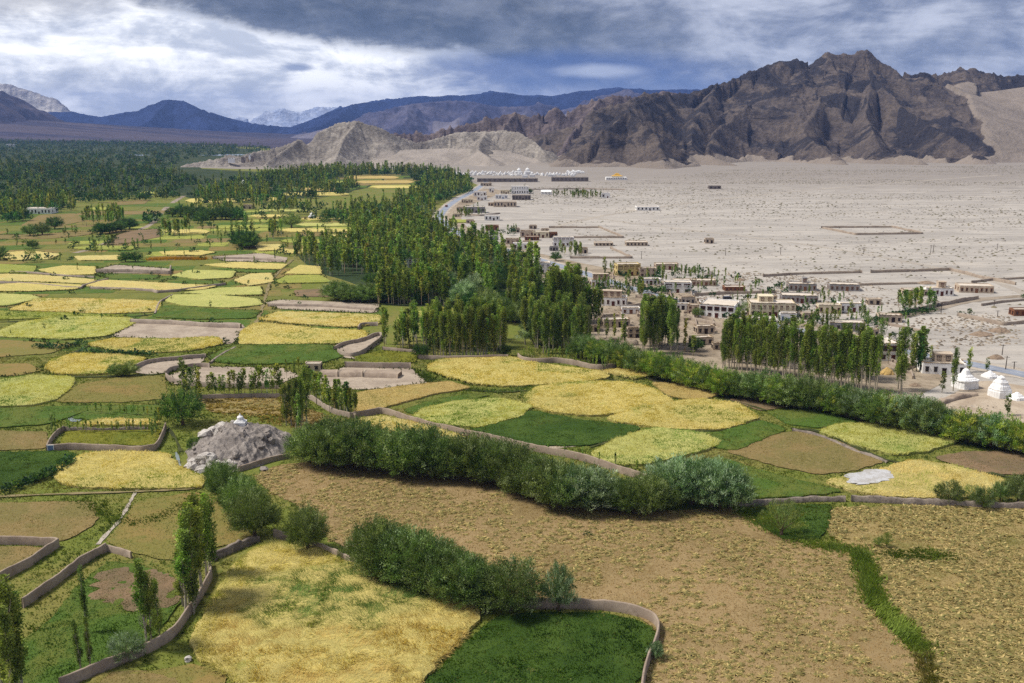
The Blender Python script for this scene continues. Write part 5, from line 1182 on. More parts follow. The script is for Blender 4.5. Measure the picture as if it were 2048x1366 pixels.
HS += [
 (1366, 620, 26, 9, 1, 'low white outbuilding below the mud house with two openings', dict(wins=3, wt='dark')),
 (1408, 572, 46, 8, 1, 'brown mud row behind the yellowing orchard saplings', dict(mat='mudb', wins=6, wt='tan')),
 (1470, 582, 38, 6, 1, 'unfinished low red brown foundation on the desert edge', dict(mat='tan', wins=5, brush=False, door=False)),
 (1833, 592, 44, 9, 1, 'mud house right behind the orchard poplars', dict(mat='mudb', wins=5, yaw=-4, wt='dark')),
 (1404, 690, 40, 11, 1, 'mud stable with a sagging roof below the long white house', dict(mat='mudb', wins=3, yaw=12, wt='dark')),
 (1300, 640, 36, 10, 1, 'mud house with a stacked brushwood roof above the dark grove', dict(mat='mudb', wins=3, yaw=5, wt='dark')),
 (1222, 640, 30, 8, 1, 'low terrace house of mud below the flat roofed white house', dict(mat='mudb', wins=3, wt='dark')),
 (1262, 628, 34, 9, 1, 'white walled yard house right of the flat roofed white house', dict(mat='white', wins=3, wt='tan')),
 (1185, 664, 26, 9, 1, 'small mud barn between the bright clump and the leaning grove', dict(mat='mudb', wins=2, wt='dark')),
 (1418, 616, 30, 11, 1, 'white house squeezed between the mud house and the long white house', dict(mat='white', wins=3, wt='timber')),
 (1472, 650, 28, 9, 1, 'cream annex at the lower end of the long white house', dict(mat='cream', wins=3, yaw=-14, wt='tan')),
 (1622, 640, 30, 10, 1, 'small mud house with a yellow roof garden right of the cream house', dict(mat='mudb', wins=3, wt='dark')),
 (1660, 690, 34, 10, 1, 'mud house half hidden behind the tall poplar row', dict(mat='mudb', wins=3, wt='dark')),
 (1712, 700, 40, 14, 1, 'pale flat roofed house above the right part of the poplar row', dict(mat='cream', wins=3, wt='dark')),
 (1742, 672, 30, 9, 1, 'mud wall house below the green roof garden', dict(mat='mudb', wins=3, wt='dark')),
 (1585, 622, 26, 8, 1, 'low mud shed above the pink and white porch house', dict(mat='mudb', wins=2, wt='dark')),
 (1540, 602, 26, 7, 1, 'low mud shed behind the roof room of the cream house', dict(mat='mudb', wins=3, wt='dark')),
 (922, 422, 16, 6, 1, 'far mud hut among saplings by the road', dict(mat='mudb', wins=3, brush=False, wt='dark')),
 (912, 434, 12, 5, 1, 'far cream hut below the saplings by the road', dict(mat='cream', wins=3, brush=False, wt='dark')),
 (940, 447, 14, 6, 1, 'far mud hut with a thread of smoke haze beside it', dict(mat='mudb', wins=2, brush=False, wt='dark')),
 (1032, 465, 14, 7, 1, 'far mud tower house left of the mud annex', dict(mat='mudb', wins=2, brush=False, wt='dark')),
 (1066, 458, 14, 6, 1, 'far grey mud hut above the cream house', dict(mat='mudb', wins=2, brush=False, wt='dark')),
 (1090, 465, 14, 6, 1, 'far grey mud hut behind the cream house', dict(mat='mudb', wins=2, brush=False, wt='dark')),
 (1105, 475, 18, 8, 1, 'far red brick shell right of the cream house', dict(mat='tan', wins=3, brush=False, wt='dark')),
 (1064, 481, 26, 6, 1, 'far red brown row below the cream house', dict(mat='tan', wins=5, brush=False, wt='dark')),
 (1054, 490, 16, 6, 1, 'far mud house above the white house at the road bend', dict(mat='mudb', wins=3, brush=False, wt='dark')),
 (1166, 507, 17, 9, 1, 'mud house at the end of the walled road garden', dict(mat='mudb', wins=2, wt='dark')),
 (1108, 502, 16, 7, 1, 'grey shed below the far house with a red brown storey', dict(mat='block', wins=3, brush=False, wt='dark')),
 (989, 480, 14, 6, 1, 'far blue grey roofed shed by the road', dict(mat='block', wins=3, brush=False, wt='bluep')),
 (1208, 492, 34, 5, 1, 'low ruined mud row on the desert, left one of two', dict(mat='mudb', wins=5, brush=False, wt='dark', door=False)),
 (1274, 492, 40, 6, 1, 'low ruined mud row on the desert, right one of two', dict(mat='mudb', wins=6, brush=False, wt='dark', door=False)),
 (972, 372, 20, 5, 1, 'far mud compound by the bend of the road under the hills', dict(mat='mudb', wins=4, brush=False, wt='dark')),
 (905, 391, 14, 5, 1, 'far low mud house left of the far road', dict(mat='mudb', wins=3, brush=False, wt='dark')),
]
for x_, y_, w_, h_, f_, lab, kw in HS: house(x_, y_, w_, h_, f_, lab, **kw)

# gabled white hall on the desert
x, y = G(1092, 389); pm = PPM(1092, 389)
r = link('hall', None, loc=(x, y, 0), rot=(0, 0, radians(-8))); tag(r, 'white gabled hall with a round vaulted end on the desert', 'hall')
W_ = 20 / pm; m = MB(); m.box(-W_ / 2, W_ / 2, 0, 9, -.2, 3.2).build('wall', M['white'], r)
m = MB(); m.add([(-W_ / 2 - .3, -.3, 3.2), (W_ / 2 + .3, -.3, 3.2), (W_ / 2 + .3, 9.3, 3.2), (-W_ / 2 - .3, 9.3, 3.2), (-W_ / 2 - .3, 4.5, 5.6), (W_ / 2 + .3, 4.5, 5.6)], [(0, 1, 5, 4), (2, 3, 4, 5), (0, 4, 3), (1, 2, 5), (0, 3, 2, 1)]); m.build('roof', M['white'], r)
for i in range(3): link('window', win_mesh(1.6, 1.4, 'dark')[0], None, r, (-W_ / 3 + i * W_ / 3, -.02, 1.2))

# yellow roofed temple
x, y = G(1233, 360); pm = PPM(1233, 360); tw = 38 / pm
M['gold'] = plain('golden_roof', (222, 172, 60), 0.5, 0.1, 0.5, 0.1, 0.4)
r = link('temple', None, loc=(x, y, 0)); tag(r, 'white temple with a stepped yellow pagoda roof under the brown mountain', 'temple')
MB().box(-tw * .55, tw * .55, -2, 14, -.2, 4.2).build('wall', M['white'], r); MB().box(-tw * .2, tw * .3, 2, 12, 4.2, 6.2).build('upper_hall', M['cream'], r)
for z0, s, hh_ in ((6.2, .30, 2.0), (8.2, .15, 2.2)):
    m = MB(); cxx = tw * .05; a = s * tw
    m.prism([(cxx - a, 7 - a * .6), (cxx + a, 7 - a * .6), (cxx + a, 7 + a * .6), (cxx - a, 7 + a * .6)], z0, z0 + hh_, .35); m.build('roof', M['gold'], r)
for i in range(9): link('window', win_mesh(1.5, 1.6, 'dark')[0], None, r, (-tw * .5 + i * tw * .122, -2.02, 1.6))

# ================================================================== stupas
M['lime'] = plain('weathered_limewash', (255, 253, 250), 0.95, 0.09, 0.9, 0.8)
def stupa(px, py, hpx, label, worn=0.0, group=None, wide=1.0, me=None):
    x, y = G(px, py); H_ = hpx / PPMV(px, py); r = link('stupa', None, loc=(x, y, 0), rot=(0, 0, radians(random.uniform(-12, 12)))); tag(r, label, 'stupa', group)
    q = .48 * H_ * wide; s2 = sqrt(2)
    m = MB(); m.lathe([(q * s2, -.2), (q * s2 * .97, .34 * H_), (q * s2 * 1.06, .35 * H_), (q * s2 * 1.05, .39 * H_)], 4)
    for i in range(5):                      # pilasters on the drum's faces
        for sd in range(4):
            a = sd * pi / 2; o_ = -q * .8 + i * q * .4; c_, s_ = cos(a), sin(a)
            pts = [(o_ - .1 * q * .5, -q - .06), (o_ + .1 * q * .5, -q - .06), (o_ + .1 * q * .5, -q + .15), (o_ - .1 * q * .5, -q + .15)]
            m.prism([(p[0] * c_ - p[1] * s_, p[0] * s_ + p[1] * c_) for p in pts], .04 * H_, .33 * H_)
    m.build('base', M['lime'], r)
    m = MB()
    for i in range(4): m.lathe([(q * s2 * (.86 - .13 * i), (.39 + .05 * i) * H_ - .02), (q * s2 * (.86 - .13 * i), (.44 + .05 * i) * H_)], 4)
    m.build('steps', M['lime'], r)
    m = MB(); m.lathe([(q * .5, .585 * H_), (q * .6, .66 * H_), (q * .56, .74 * H_), (q * .36, .80 * H_), (q * .22, .815 * H_)], 16); m.build('dome', M['lime'], r, smooth=True)
    m = MB(); m.lathe([(q * .22, .81 * H_), (q * .24, .85 * H_), (q * .14, .86 * H_), (q * .05, .98 * H_), (q * .1, .985 * H_), (q * .02, H_)], 10); m.build('spire', M['lime'], r)
    return r
def worn_stupa(px, py, wpx, hpx, label, seed, prof):
    """an old weathered stupa: ribbed drum and eroded cone"""
    x, y = G(px, py); H_ = hpx / PPMV(px, py); R_ = wpx / PPM(px, py) / 2
    r = link('stupa', None, loc=(x, y + R_ * .8, 0), rot=(0, 0, radians(20))); tag(r, label, 'stupa')
    def shell(pr, n=40):
        Vt = []; F = []
        for j, (rr, zz) in enumerate(pr):
            for i in range(n):
                a = 2 * pi * i / n; sq = 1 / max(abs(cos(a)), abs(sin(a))); sq = 1 + (min(sq, 1.25) - 1) * .8
                e = 1 + .07 * (fbm(np.array([i * .6]), np.array([j * .9 + seed * 7.0]), 3, seed)[0] - .5) + (.03 if i % 2 else -.02)
                Vt.append((rr * R_ * sq * .9 * e * cos(a), rr * R_ * sq * .9 * e * sin(a), zz * H_ * (1 + .03 * (random.random() - .5))))
        for j in range(len(pr) - 1): F += [(j * n + i, j * n + (i + 1) % n, (j + 1) * n + (i + 1) % n, (j + 1) * n + i) for i in range(n)]
        F.append(tuple(range((len(pr) - 1) * n, len(pr) * n)))
        m = MB(); m.add(Vt, F); return m
    cut = prof[0]
    shell(prof[1]).build('base', M['lime'], r); shell(prof[2]).build('dome', M['lime'], r); shell(prof[3]).build('spire', M['lime'], r)
    return r
worn_stupa(1937, 779, 46, 38, 'large white stupa with ribbed drum and broad cone, left one on the terrace', 2, (0, [(1.0, -.03), (.98, .15), (.97, .38), (1.05, .40), (1.02, .46)], [(.88, .455), (.80, .52), (.62, .57), (.6, .62), (.46, .68)], [(.40, .67), (.32, .78), (.25, .9), (.17, .95), (.06, 1.0)]))
worn_stupa(2006, 797, 40, 41, 'large white stupa with tapering eroded body, right one on the sandy terrace', 5, (0, [(1.0, -.03), (1.0, .28), (.95, .36), (.97, .40)], [(.9, .39), (.8, .55), (.66, .62), (.62, .74)], [(.55, .73), (.48, .8), (.36, .84), (.34, .93), (.2, 1.0)]))
worn_stupa(1985, 757, 30, 13, 'low ruined white stupa heap between the two large stupas and the road', 8, (0, [(1.0, -.05), (.95, .3)], [(.8, .29), (.6, .6)], [(.45, .58), (.2, .9), (.1, 1.0)]))
worn_stupa(2040, 802, 34, 14, 'crumbled white stupa at the right edge of the sandy terrace', 11, (0, [(1.0, -.05), (.9, .4)], [(.7, .38), (.5, .7)], [(.4, .68), (.15, 1.0)]))
stupa(624, 438, 14, 'lone white stupa among the middle distance wheat strips')
stupa(487, 373, 14, 'far white stupa in front of the dark wood')
stupa(894, 446, 8, 'tiny white stupa beside the far road')
stupa(862, 408, 9, 'small white stupa at the edge of the wood across the road')
proto = stupa(920, 350, 9, 'small white stupa in the long far field of stupas', group='field of white stupas at the foot of the hills', wide=.9)
def copy_tree(o, parent=None):
    c = o.copy(); COL.objects.link(c); c.parent = parent
    for ch in list(o.children): copy_tree(ch, c)
    return c
ky = PPM(920, 350)
for i in range(88):
    px = 906 + (i % 58) * 4.3 + random.uniform(-2, 2); py = 350.5 - (i // 58) * 3.4 + random.uniform(-1.6, 1.6); s = random.choice((.6, .7, .8, .95, 1.1))
    if px in (1037,): s = 1.6
    c = copy_tree(proto); c.location = (*G(px, py), 0); s *= .62; c.scale = (s * 1.25, s * 1.25, s); c.rotation_euler = (0, 0, random.uniform(0, 1.5))
for px, py, s in ((1038, 350, 1.7), (1055, 350, 1.8), (1100, 353, 1.0), (1108, 353, .9), (1145, 354, 1), (1064, 354, 1.2), (1050, 355, 1.2)):
    c = copy_tree(proto); c.location = (*G(px, py), 0); c.scale = (s, s, s)
for i in range(14):
    c = copy_tree(proto); px = 1136 + i * 2.4; c.location = (*G(px, 347 + random.uniform(-1.5, 1.5)), 0); s = random.uniform(.5, .85); c.scale = (s * 1.3, s * 1.3, s)
    c['label'] = 'white stupa of the clump on the low rise left of the temple'; c['group'] = 'stupas of the clump left of the temple'

# ruined monastery on the end of the pale ridge
def on_ridge(px, py, d): return at(px, py, d)
for i, (px, py, w_, h_, mt, lab) in enumerate([(485, 318, 7, 9, 'dblock', 'leftmost of the dark ruined towers on the pale ridge'), (494, 317, 6, 9, 'mudb', 'middle brown ruined tower on the pale ridge'), (503, 316, 8, 9, 'dblock', 'rightmost dark ruined block on the pale ridge'),
        (499, 311, 5, 8, 'lime', 'small white chapel above the ruined towers'), (462, 318, 16, 5, 'lime', 'low white monastery building on the tip of the pale ridge')]):
    X, Y, Z = at(px, py, 1478 * K); s = Y / FPX * .8
    r = link('ruin', None, loc=(X, Y, Z - 2)); tag(r, lab, 'ruin')
    MB().prism([(-w_ * s / 2, 0), (w_ * s / 2, 0), (w_ * s / 2, 8), (-w_ * s / 2, 8)], -6, h_ * s * .45 + 2, .94).build('wall', M[mt], r)
    for q in range(2): link('window', win_mesh(1.6, 1.8, 'dark')[0], None, r, (-w_ * s * .2 + q * w_ * s * .4, .1, h_ * s * .6))

# ================================================================== the grey rock with its stupa
M['rock'] = rock_mat('grey_limestone', (168, 158, 149), (146, 137, 129), (118, 110, 104), (166, 156, 146), s1=0.2, s2=0.6, s3=3.0, dk=.6, bd=.3)
M['whiterock'] = rock_mat('white_limestone', (222, 214, 204), (196, 188, 178), (160, 152, 144), (210, 204, 196), s1=0.3, s2=1.0, s3=4.0, dk=.5, bd=.2)
RC = np.array(G(480, 900)); fr = np.array(G(470, 948)); RW = 100 / PPM(480, 890); RDn = RC[1] - fr[1]; RDb = RDn * 1.15
nx = ny = 170
gx, gy = np.meshgrid(np.linspace(-1.25, 1.25, nx), np.linspace(-1.25, 1.25, ny))
rx = gx * RW; ry = np.where(gy < 0, gy * RDn, gy * RDb)
rad = np.sqrt(gx ** 2 + gy ** 2) * (1 + .35 * (fbm(gx * 1.6, gy * 1.6, 4, 5) - .5))
RH = 7.0
hz = RH * np.clip(1 - rad ** 1.35, 0, 1) ** .8 * (1 - .25 * np.clip(gx, -1, 1))
hz = np.minimum(hz, RH * .90 + .6 * (fbm(gx * 3, gy * 3, 3, 2) - .5))
st = ridged((rx * .8 + ry * .5) * .35, (ry * .8 - rx * .5) * .09, 4, 7)
hz = hz + np.clip(hz / 2.0, 0, 1) * (1.7 * (st - .5) + 1.0 * (ridged(rx * .35 + 4, ry * .35, 4, 19) - .5) + 1.2 * (ridged(rx * .12, ry * .12, 4, 9) - .5) + .5 * (fbm(rx * .9, ry * .9, 3, 8) - .5))
hz = np.where(rad > 1.0, -0.6, hz)
Vt = np.stack([RC[0] + rx, RC[1] + ry, hz], -1).reshape(-1, 3)
i = np.arange((ny - 1) * nx).reshape(ny - 1, nx)[:, :-1].ravel(); F = np.stack([i, i + 1, i + 1 + nx, i + nx], 1)
F = F[Vt[F][:, :, 2].max(1) > -.5]
tag(link('rock_outcrop', mesh_np('rock_outcrop', Vt, F, np.zeros((len(Vt), 3))), M['rock']), 'big grey layered rock outcrop carrying a small white stupa', 'rock')
def boulder_mesh(seed, mat):
    rng = np.random.default_rng(seed); m = MB(); pr = []
    for j in range(5):
        ring_ = []
        ph = pi * (j + .5) / 5 - pi / 2
        for i in range(7):
            a = 2 * pi * i / 7 + rng.uniform(-.2, .2); e = rng.uniform(.75, 1.25)
            ring_.append((cos(ph) * cos(a) * e, cos(ph) * sin(a) * e, sin(ph) * rng.uniform(.8, 1.2)))
        pr.append(ring_)
    v = [p for rg in pr for p in rg]; f = [(j * 7 + i, j * 7 + (i + 1) % 7, (j + 1) * 7 + (i + 1) % 7, (j + 1) * 7 + i) for j in range(4) for i in range(7)] + [tuple(range(28, 35)), tuple(reversed(range(7)))]
    m.add(v, f); me = m.mesh('boulder'); me.materials.append(mat); return me
BW = [boulder_mesh(s, M['whiterock']) for s in range(4)]; BG = [boulder_mesh(s + 9, M['rock']) for s in range(4)]
def ground_at(x, y):
    k_ = np.argmin((Vt[:, 0] - x) ** 2 + (Vt[:, 1] - y) ** 2); return max(Vt[k_, 2], 0)
for (px0, px1, py0, py1, n_, meshes, lab, grp, zz) in [(418, 500, 918, 938, 16, BW, 'white boulder heaped at the near foot of the grey rock', 'white boulders at the foot of the rock', 0),
        (398, 462, 832, 866, 12, BW, 'pale jagged slab on the left shoulder of the grey rock', 'pale slabs on the shoulder of the rock', 1), (395, 560, 855, 920, 22, BG, 'grey boulder lying on the slope of the rock', 'grey boulders on the rock', 1)]:
    for i in range(n_):
        a, b = random.uniform(px0, px1), random.uniform(py0, py1)
        if zz:      # somewhere on the rock
            u_ = (a - px0) / (px1 - px0); v_ = (b - py0) / (py1 - py0)
            if grp.startswith('pale'): x, y = RC[0] - RW * (.75 - .6 * u_), RC[1] + RDb * (.55 - .5 * v_)
            else: x, y = RC[0] + RW * (u_ * 1.6 - .8), RC[1] + RDn * (.5 - v_ * 1.4)
            z = ground_at(x, y)
        else:
            an = random.uniform(-2.5, -1.35); rr_ = random.uniform(.80, 1.02); x, y = RC[0] + RW * cos(an) * rr_, RC[1] + RDn * sin(an) * rr_; z = ground_at(x, y)
        s = random.uniform(.5, 1.5) * (1.25 if meshes is BW else .8)
        o = link('boulder', random.choice(meshes), None, None, (x, y, z + s * .1), (random.uniform(-.3, .3), random.uniform(-.3, .3), random.uniform(0, 6)), (s * random.uniform(.8, 1.6), s, s * random.uniform(.6, 1.1)))
        tag(o, lab, 'rock', grp)
rs = stupa(475, 836, 24, 'small white stupa on top of the grey rock', wide=.8)
sx, sy = RC[0] - 4 / PPM(480, 890), RC[1] + RDb * .18
rs.location = (sx, sy, ground_at(sx, sy) - .3)
for (px, py, s, lab) in [(376, 1322, .7, 'single pale boulder on the grass')]:
    o = link('boulder', BW[1], None, None, (*G(px, py), .3), (0, .2, 1), (s, s, s * .9)); tag(o, 'single pale boulder on the grass beside the curving wall', 'rock')

# blue door set in the garden wall
x, y = G(103, 903)
r = link('garden_door', None, loc=(x, y - .35, 0), rot=(0, 0, radians(8))); tag(r, 'small pale blue door in the near wall of the walled garden', 'door')
MB().box(-.7, .7, -.08, .04, 0, 1.8).build('leaf', M['bluep'], r); MB().box(-.85, -.7, -.12, .06, 0, 1.95).box(.7, .85, -.12, .06, 0, 1.95).box(-.7, .7, -.12, .06, 1.8, 1.95).build('frame', M['white'], r)

# ================================================================== poles, cars
M['pole'] = plain('weathered_pole', (96, 84, 74), 0.9, 0.2, 2.0, 0.2)
for px, py, hpx, lab in [(1283, 518, 16, 'pole beside the wedge shaped desert compound'), (1451, 511, 15, 'leftmost pole on the open desert'), (1561, 509, 15, 'pole on the desert below the far lone compound'), (1727, 508, 14, 'leaning pole on the open desert'), (1861, 507, 17, 'left pole of the pair on the open desert'),
        (1866, 506, 17, 'right pole of the pair on the open desert'), (1994, 501, 14, 'rightmost pole on the far desert'), (2011, 739, 27, 'tall pole beside the asphalt road near the ruined stupa'), (2004, 710, 21, 'pole beyond the road on the right, by the brown earth heap'), (1503, 586, 16, 'pole behind the large cream house'),
        (1597, 597, 22, 'pole in front of the grey block house with a box'), (1647, 591, 18, 'pole right of the grey block house with a box'), (1995, 634, 13, 'pole inside the empty stone walled plot'), (1882, 626, 20, 'pole at the corner of the orchard track'), (1988, 612, 12, 'pole by the low stone wall above the empty plot'), (1335, 590, 18, 'pole beside the village road'), (445, 432, 16, 'pole standing in the far mown field'), (2028, 738, 15, 'short pole at the right edge by the road')]:
    x, y = G(px, py); H_ = hpx / PPMV(px, py); r = link('utility_pole', None, loc=(x, y, 0), rot=(random.uniform(-.02, .02), random.uniform(-.03, .03), random.uniform(-.4, .4))); tag(r, lab, 'pole', 'utility poles')
    MB().tube([(0, 0, -.3), (0, 0, H_)], [.19, .13], 6).build('pole', M['pole'], r); MB().box(-1.0, 1.0, -.07, .07, H_ * .9, H_ * .9 + .14).build('crossarm', M['pole'], r)
    b = MB()
    for q in (-.85, 0, .85): b.tube([(q, 0, H_ * .9 + .14), (q, 0, H_ * .9 + .4)], [.06, .05], 5)
    b.build('insulators', M['white'], r)
M['carpaint'] = plain('dark_car_paint', (48, 52, 64), 0.3, 0.05, 1, 0, 0.5); M['carwhite'] = plain('white_car_paint', (216, 216, 214), 0.3, 0.05, 1, 0, 0.5); M['carred'] = plain('red_car_paint', (120, 52, 44), 0.3, 0.05, 1, 0, 0.5); M['tyre'] = plain('tyre_rubber', (36, 36, 38), 0.9, 0.1, 3, 0)
def car(px, py, yaw, mt, label, van=False):
    r = link('parked_car', None, loc=(*G(px, py), .14), rot=(0, 0, radians(yaw))); tag(r, label, 'car')
    hb = 1.9 if van else 1.0; m = MB()
    prof = [(-2.1, .35), (-2.15, .8), (-1.9, hb), (1.3, hb), (2.1, .85), (2.15, .35)] if not van else [(-2.3, .35), (-2.35, 1.0), (-2.2, 1.95), (1.5, 1.95), (2.2, 1.1), (2.3, .35)]
    def extr(pf, w_): n = len(pf); return [(p[0], -w_, p[1]) for p in pf] + [(p[0], w_, p[1]) for p in pf], [tuple(range(n)), tuple(reversed(range(n, 2 * n)))] + [(i, i + n, (i + 1) % n + n, (i + 1) % n) for i in range(n)]
    m.add(*extr(prof, .85)); m.build('body', M[mt], r)
    if not van: MB().add(*extr([(-1.6, 1.0), (-1.2, 1.5), (.5, 1.5), (1.1, 1.0)], .74)).build('cabin', M['glass'], r)
    else: MB().add(*extr([(-2.0, 1.2), (-2.0, 1.75), (1.4, 1.75), (1.75, 1.2)], .87)).build('window', M['glass'], r)
    if not van: MB().box(-1.15, .45, -.72, .72, 1.49, 1.55).build('roof', M[mt], r)
    for a in (-1.35, 1.35):
        for s in (-.8, .8): MB().tube([(a, s - .1, .33), (a, s + .1, .33)], [.34, .34], 10).build('wheel', M['tyre'], r)
car(1330, 600, 145, 'carpaint', 'dark car on the village road below the bright white house')
car(1345, 605, 145, 'carpaint', 'second dark car farther right on the village road', True)
car(893, 414, 75, 'carred', 'small dark red car far up the road', True)
car(875, 428, 78, 'carpaint', 'small dark vehicle on the far bend of the road')
car(1455, 601, 10, 'carpaint', 'dark jeep parked on the desert behind the long white house', True)
car(1876, 613, 30, 'carpaint', 'dark vehicle on the track beside the village orchard')
# earth and straw heaps
def heap(name, px, py, wpx, hpx, mat, label, seed, cat='heap'):
    x, y = G(px, py); R_ = wpx / PPM(px, py) / 2; H_ = hpx / PPMV(px, py)
    n = 18; rng = np.random.default_rng(seed); v = []; f = []
    for j, (rr, zz) in enumerate([(1.0, -.05), (.85, .25), (.6, .6), (.3, .88), (.05, 1.0)]):
        for i in range(n):
            a = 2 * pi * i / n; e = 1 + rng.uniform(-.12, .12); v.append((R_ * rr * e * cos(a), R_ * .7 * rr * e * sin(a), H_ * zz * (1 + rng.uniform(-.1, .1))))
    for j in range(4): f += [(j * n + i, j * n + (i + 1) % n, (j + 1) * n + (i + 1) % n, (j + 1) * n + i) for i in range(n)]
    f.append(tuple(range(4 * n, 5 * n)))
    m = MB(); m.add(v, f); return tag(m.build(name, M[mat], loc=(x, y, 0)), label, cat)
M['strawheap'] = plain('dry_straw', (206, 172, 108), 0.95, 0.3, 2.5, 1.0); M['earthheap'] = plain('dug_earth', (150, 130, 110), 0.95, 0.2, 1.0, 0.8)
heap('straw_stack', 1774, 748, 32, 13, 'strawheap', 'golden straw stack beside the single big poplar', 1, 'straw stack')
heap('earth_heap', 1992, 717, 34, 8, 'earthheap', 'low brown earth heap beyond the road at the right', 2); heap('earth_heap', 1963, 670, 50, 7, 'earthheap', 'broad brown earth heap near the empty plot', 3)
heap('earth_heap', 1999, 663, 44, 8, 'earthheap', 'brown earth heap touching the rubble below the empty plot', 4); heap('earth_heap', 1420, 552, 26, 9, 'dblock', 'dark tent like earth heap by the walled plantation', 5); heap('earth_heap', 1852, 567, 40, 5, 'earthheap', 'low brown earth heap on the desert behind the orchard', 6)
heap('earth_heap', 1830, 772, 26, 6, 'earthheap', 'dark earth heap in the garden below the white house', 7); heap('earth_heap', 1480, 561, 22, 5, 'earthheap', 'small brown earth heap behind the long white house', 8)

# ================================================================== trees
M['bark'] = plain('pale_bark', (176, 166, 146), 0.9, 0.2, 3.0, 0.2); M['bark2'] = plain('brown_bark', (104, 86, 68), 0.9, 0.2, 3.0, 0.3)
def leaves(P, D, L, Wd, rng, C, roll=False):
    """folded leaf clumps: P base, D direction, L length, Wd width"""
    n = len(P); D = D / np.maximum(np.linalg.norm(D, axis=1), 1e-6)[:, None]
    R_ = rng.normal(0, 1, (n, 3)); R_ = R_ * .3 + (0, 0, 1) if roll else R_; S = np.cross(D, R_); S /= np.maximum(np.linalg.norm(S, axis=1), 1e-6)[:, None]
    L = np.broadcast_to(L, n)[:, None] * rng.uniform(.7, 1.3, (n, 1)); Wd = np.broadcast_to(Wd, n)[:, None] * rng.uniform(.7, 1.3, (n, 1))
    N_ = np.cross(S, D)
    V = np.stack([P, P + D * L * .5 + S * Wd * .5 + N_ * Wd * .12, P + D * L, P + D * L * .5 - S * Wd * .5 + N_ * Wd * .12], 1).reshape(-1, 3)
    i = np.arange(n) * 4; F = np.stack([np.c_[i, i + 1, i + 2], np.c_[i, i + 2, i + 3]], 1).reshape(-1, 3)
    return V, F, np.repeat(C, 4, 0)
PCOL = [alb(c, 1.75) for c in ((84, 97, 40), (106, 116, 53), (64, 79, 32), (128, 133, 70))]
WCOL = [alb(c, 1.45) for c in ((80, 97, 46), (104, 118, 68), (56, 73, 33), (140, 152, 112))]
YG = [alb(c, 1.55) for c in ((104, 124, 46), (128, 140, 62), (82, 104, 38), (146, 146, 70))]
def tint(n, rng, cols, w, val=(.75, 1.25)):
    k_ = rng.choice(len(cols), n, p=w); return np.array(cols)[k_] * rng.uniform(*val, (n, 1))
def poplar(seed, n, rad=.085, bare=.16, size=.034, nb=26, col=PCOL, w=(.45, .3, .2, .05), taper=1.0, sparse=False, low_yellow=False):
    """unit height poplar crown: leaf clumps on steeply rising twigs"""
    rng = np.random.default_rng(seed)
    t = rng.beta(1.15, 1.25, nb) if not sparse else rng.uniform(0, 1, nb); t = np.sort(t); z0 = bare + (1 - bare) * t * .9
    prof = lambda q: rad * np.clip(np.sin(pi * np.clip(q * .86 + .13, 0, 1)) ** (.7 * taper), .12, 1)
    a = rng.uniform(0, 2 * pi, nb); rr = prof(t) * rng.uniform(.25, 1.0, nb)
    k_ = rng.integers(0, nb, n); u = rng.uniform(0, 1, n)
    ln = (.10 + .06 * rng.uniform(0, 1, nb))
    sp = .009 + rad * .13 * (1 - .5 * u)
    P = np.stack([np.cos(a[k_]) * rr[k_] * (.35 + .65 * u ** .6), np.sin(a[k_]) * rr[k_] * (.35 + .65 * u ** .6), z0[k_] + ln[k_] * u * 1.15 - .01], 1) + rng.normal(0, 1, (n, 3)) * np.c_[sp, sp, sp * 1.2]
    P[:, 2] = np.clip(P[:, 2], bare * .8, .985)
    D = np.c_[np.cos(a[k_]) * .5, np.sin(a[k_]) * .5, np.full(n, .75)] + rng.normal(0, .55, (n, 3))
    cb = tint(nb, rng, col, w, (.85, 1.15))
    if low_yellow: cb = np.where((t < .45)[:, None] & (rng.random((nb, 1)) < .7), tint(nb, rng, YG, (.4, .3, .2, .1), (.85, 1.1)), cb)
    return leaves(P, D, size, size * .72, rng, cb[k_] * rng.uniform(.75, 1.28, (n, 1)))
def poplar_trunk(seed, limbs=7):
    rng = np.random.default_rng(seed); m = MB(); b = rng.normal(0, .006, 2)
    path = [(0, 0, -.03), (b[0], b[1], .25), (b[0] * 1.6, -b[1], .55), (0, b[1], .9)]
    m.tube(path, [.0135, .0105, .007, .002], 6)
    for i in range(limbs):
        z = rng.uniform(.2, .7); a = rng.uniform(0, 2 * pi); r_ = rng.uniform(.03, .06)
        m.tube([(b[0], b[1], z), (cos(a) * r_ * .6, sin(a) * r_ * .6, z + .07), (cos(a) * r_, sin(a) * r_, z + .17)], [.004, .003, .001], 4)
    return m
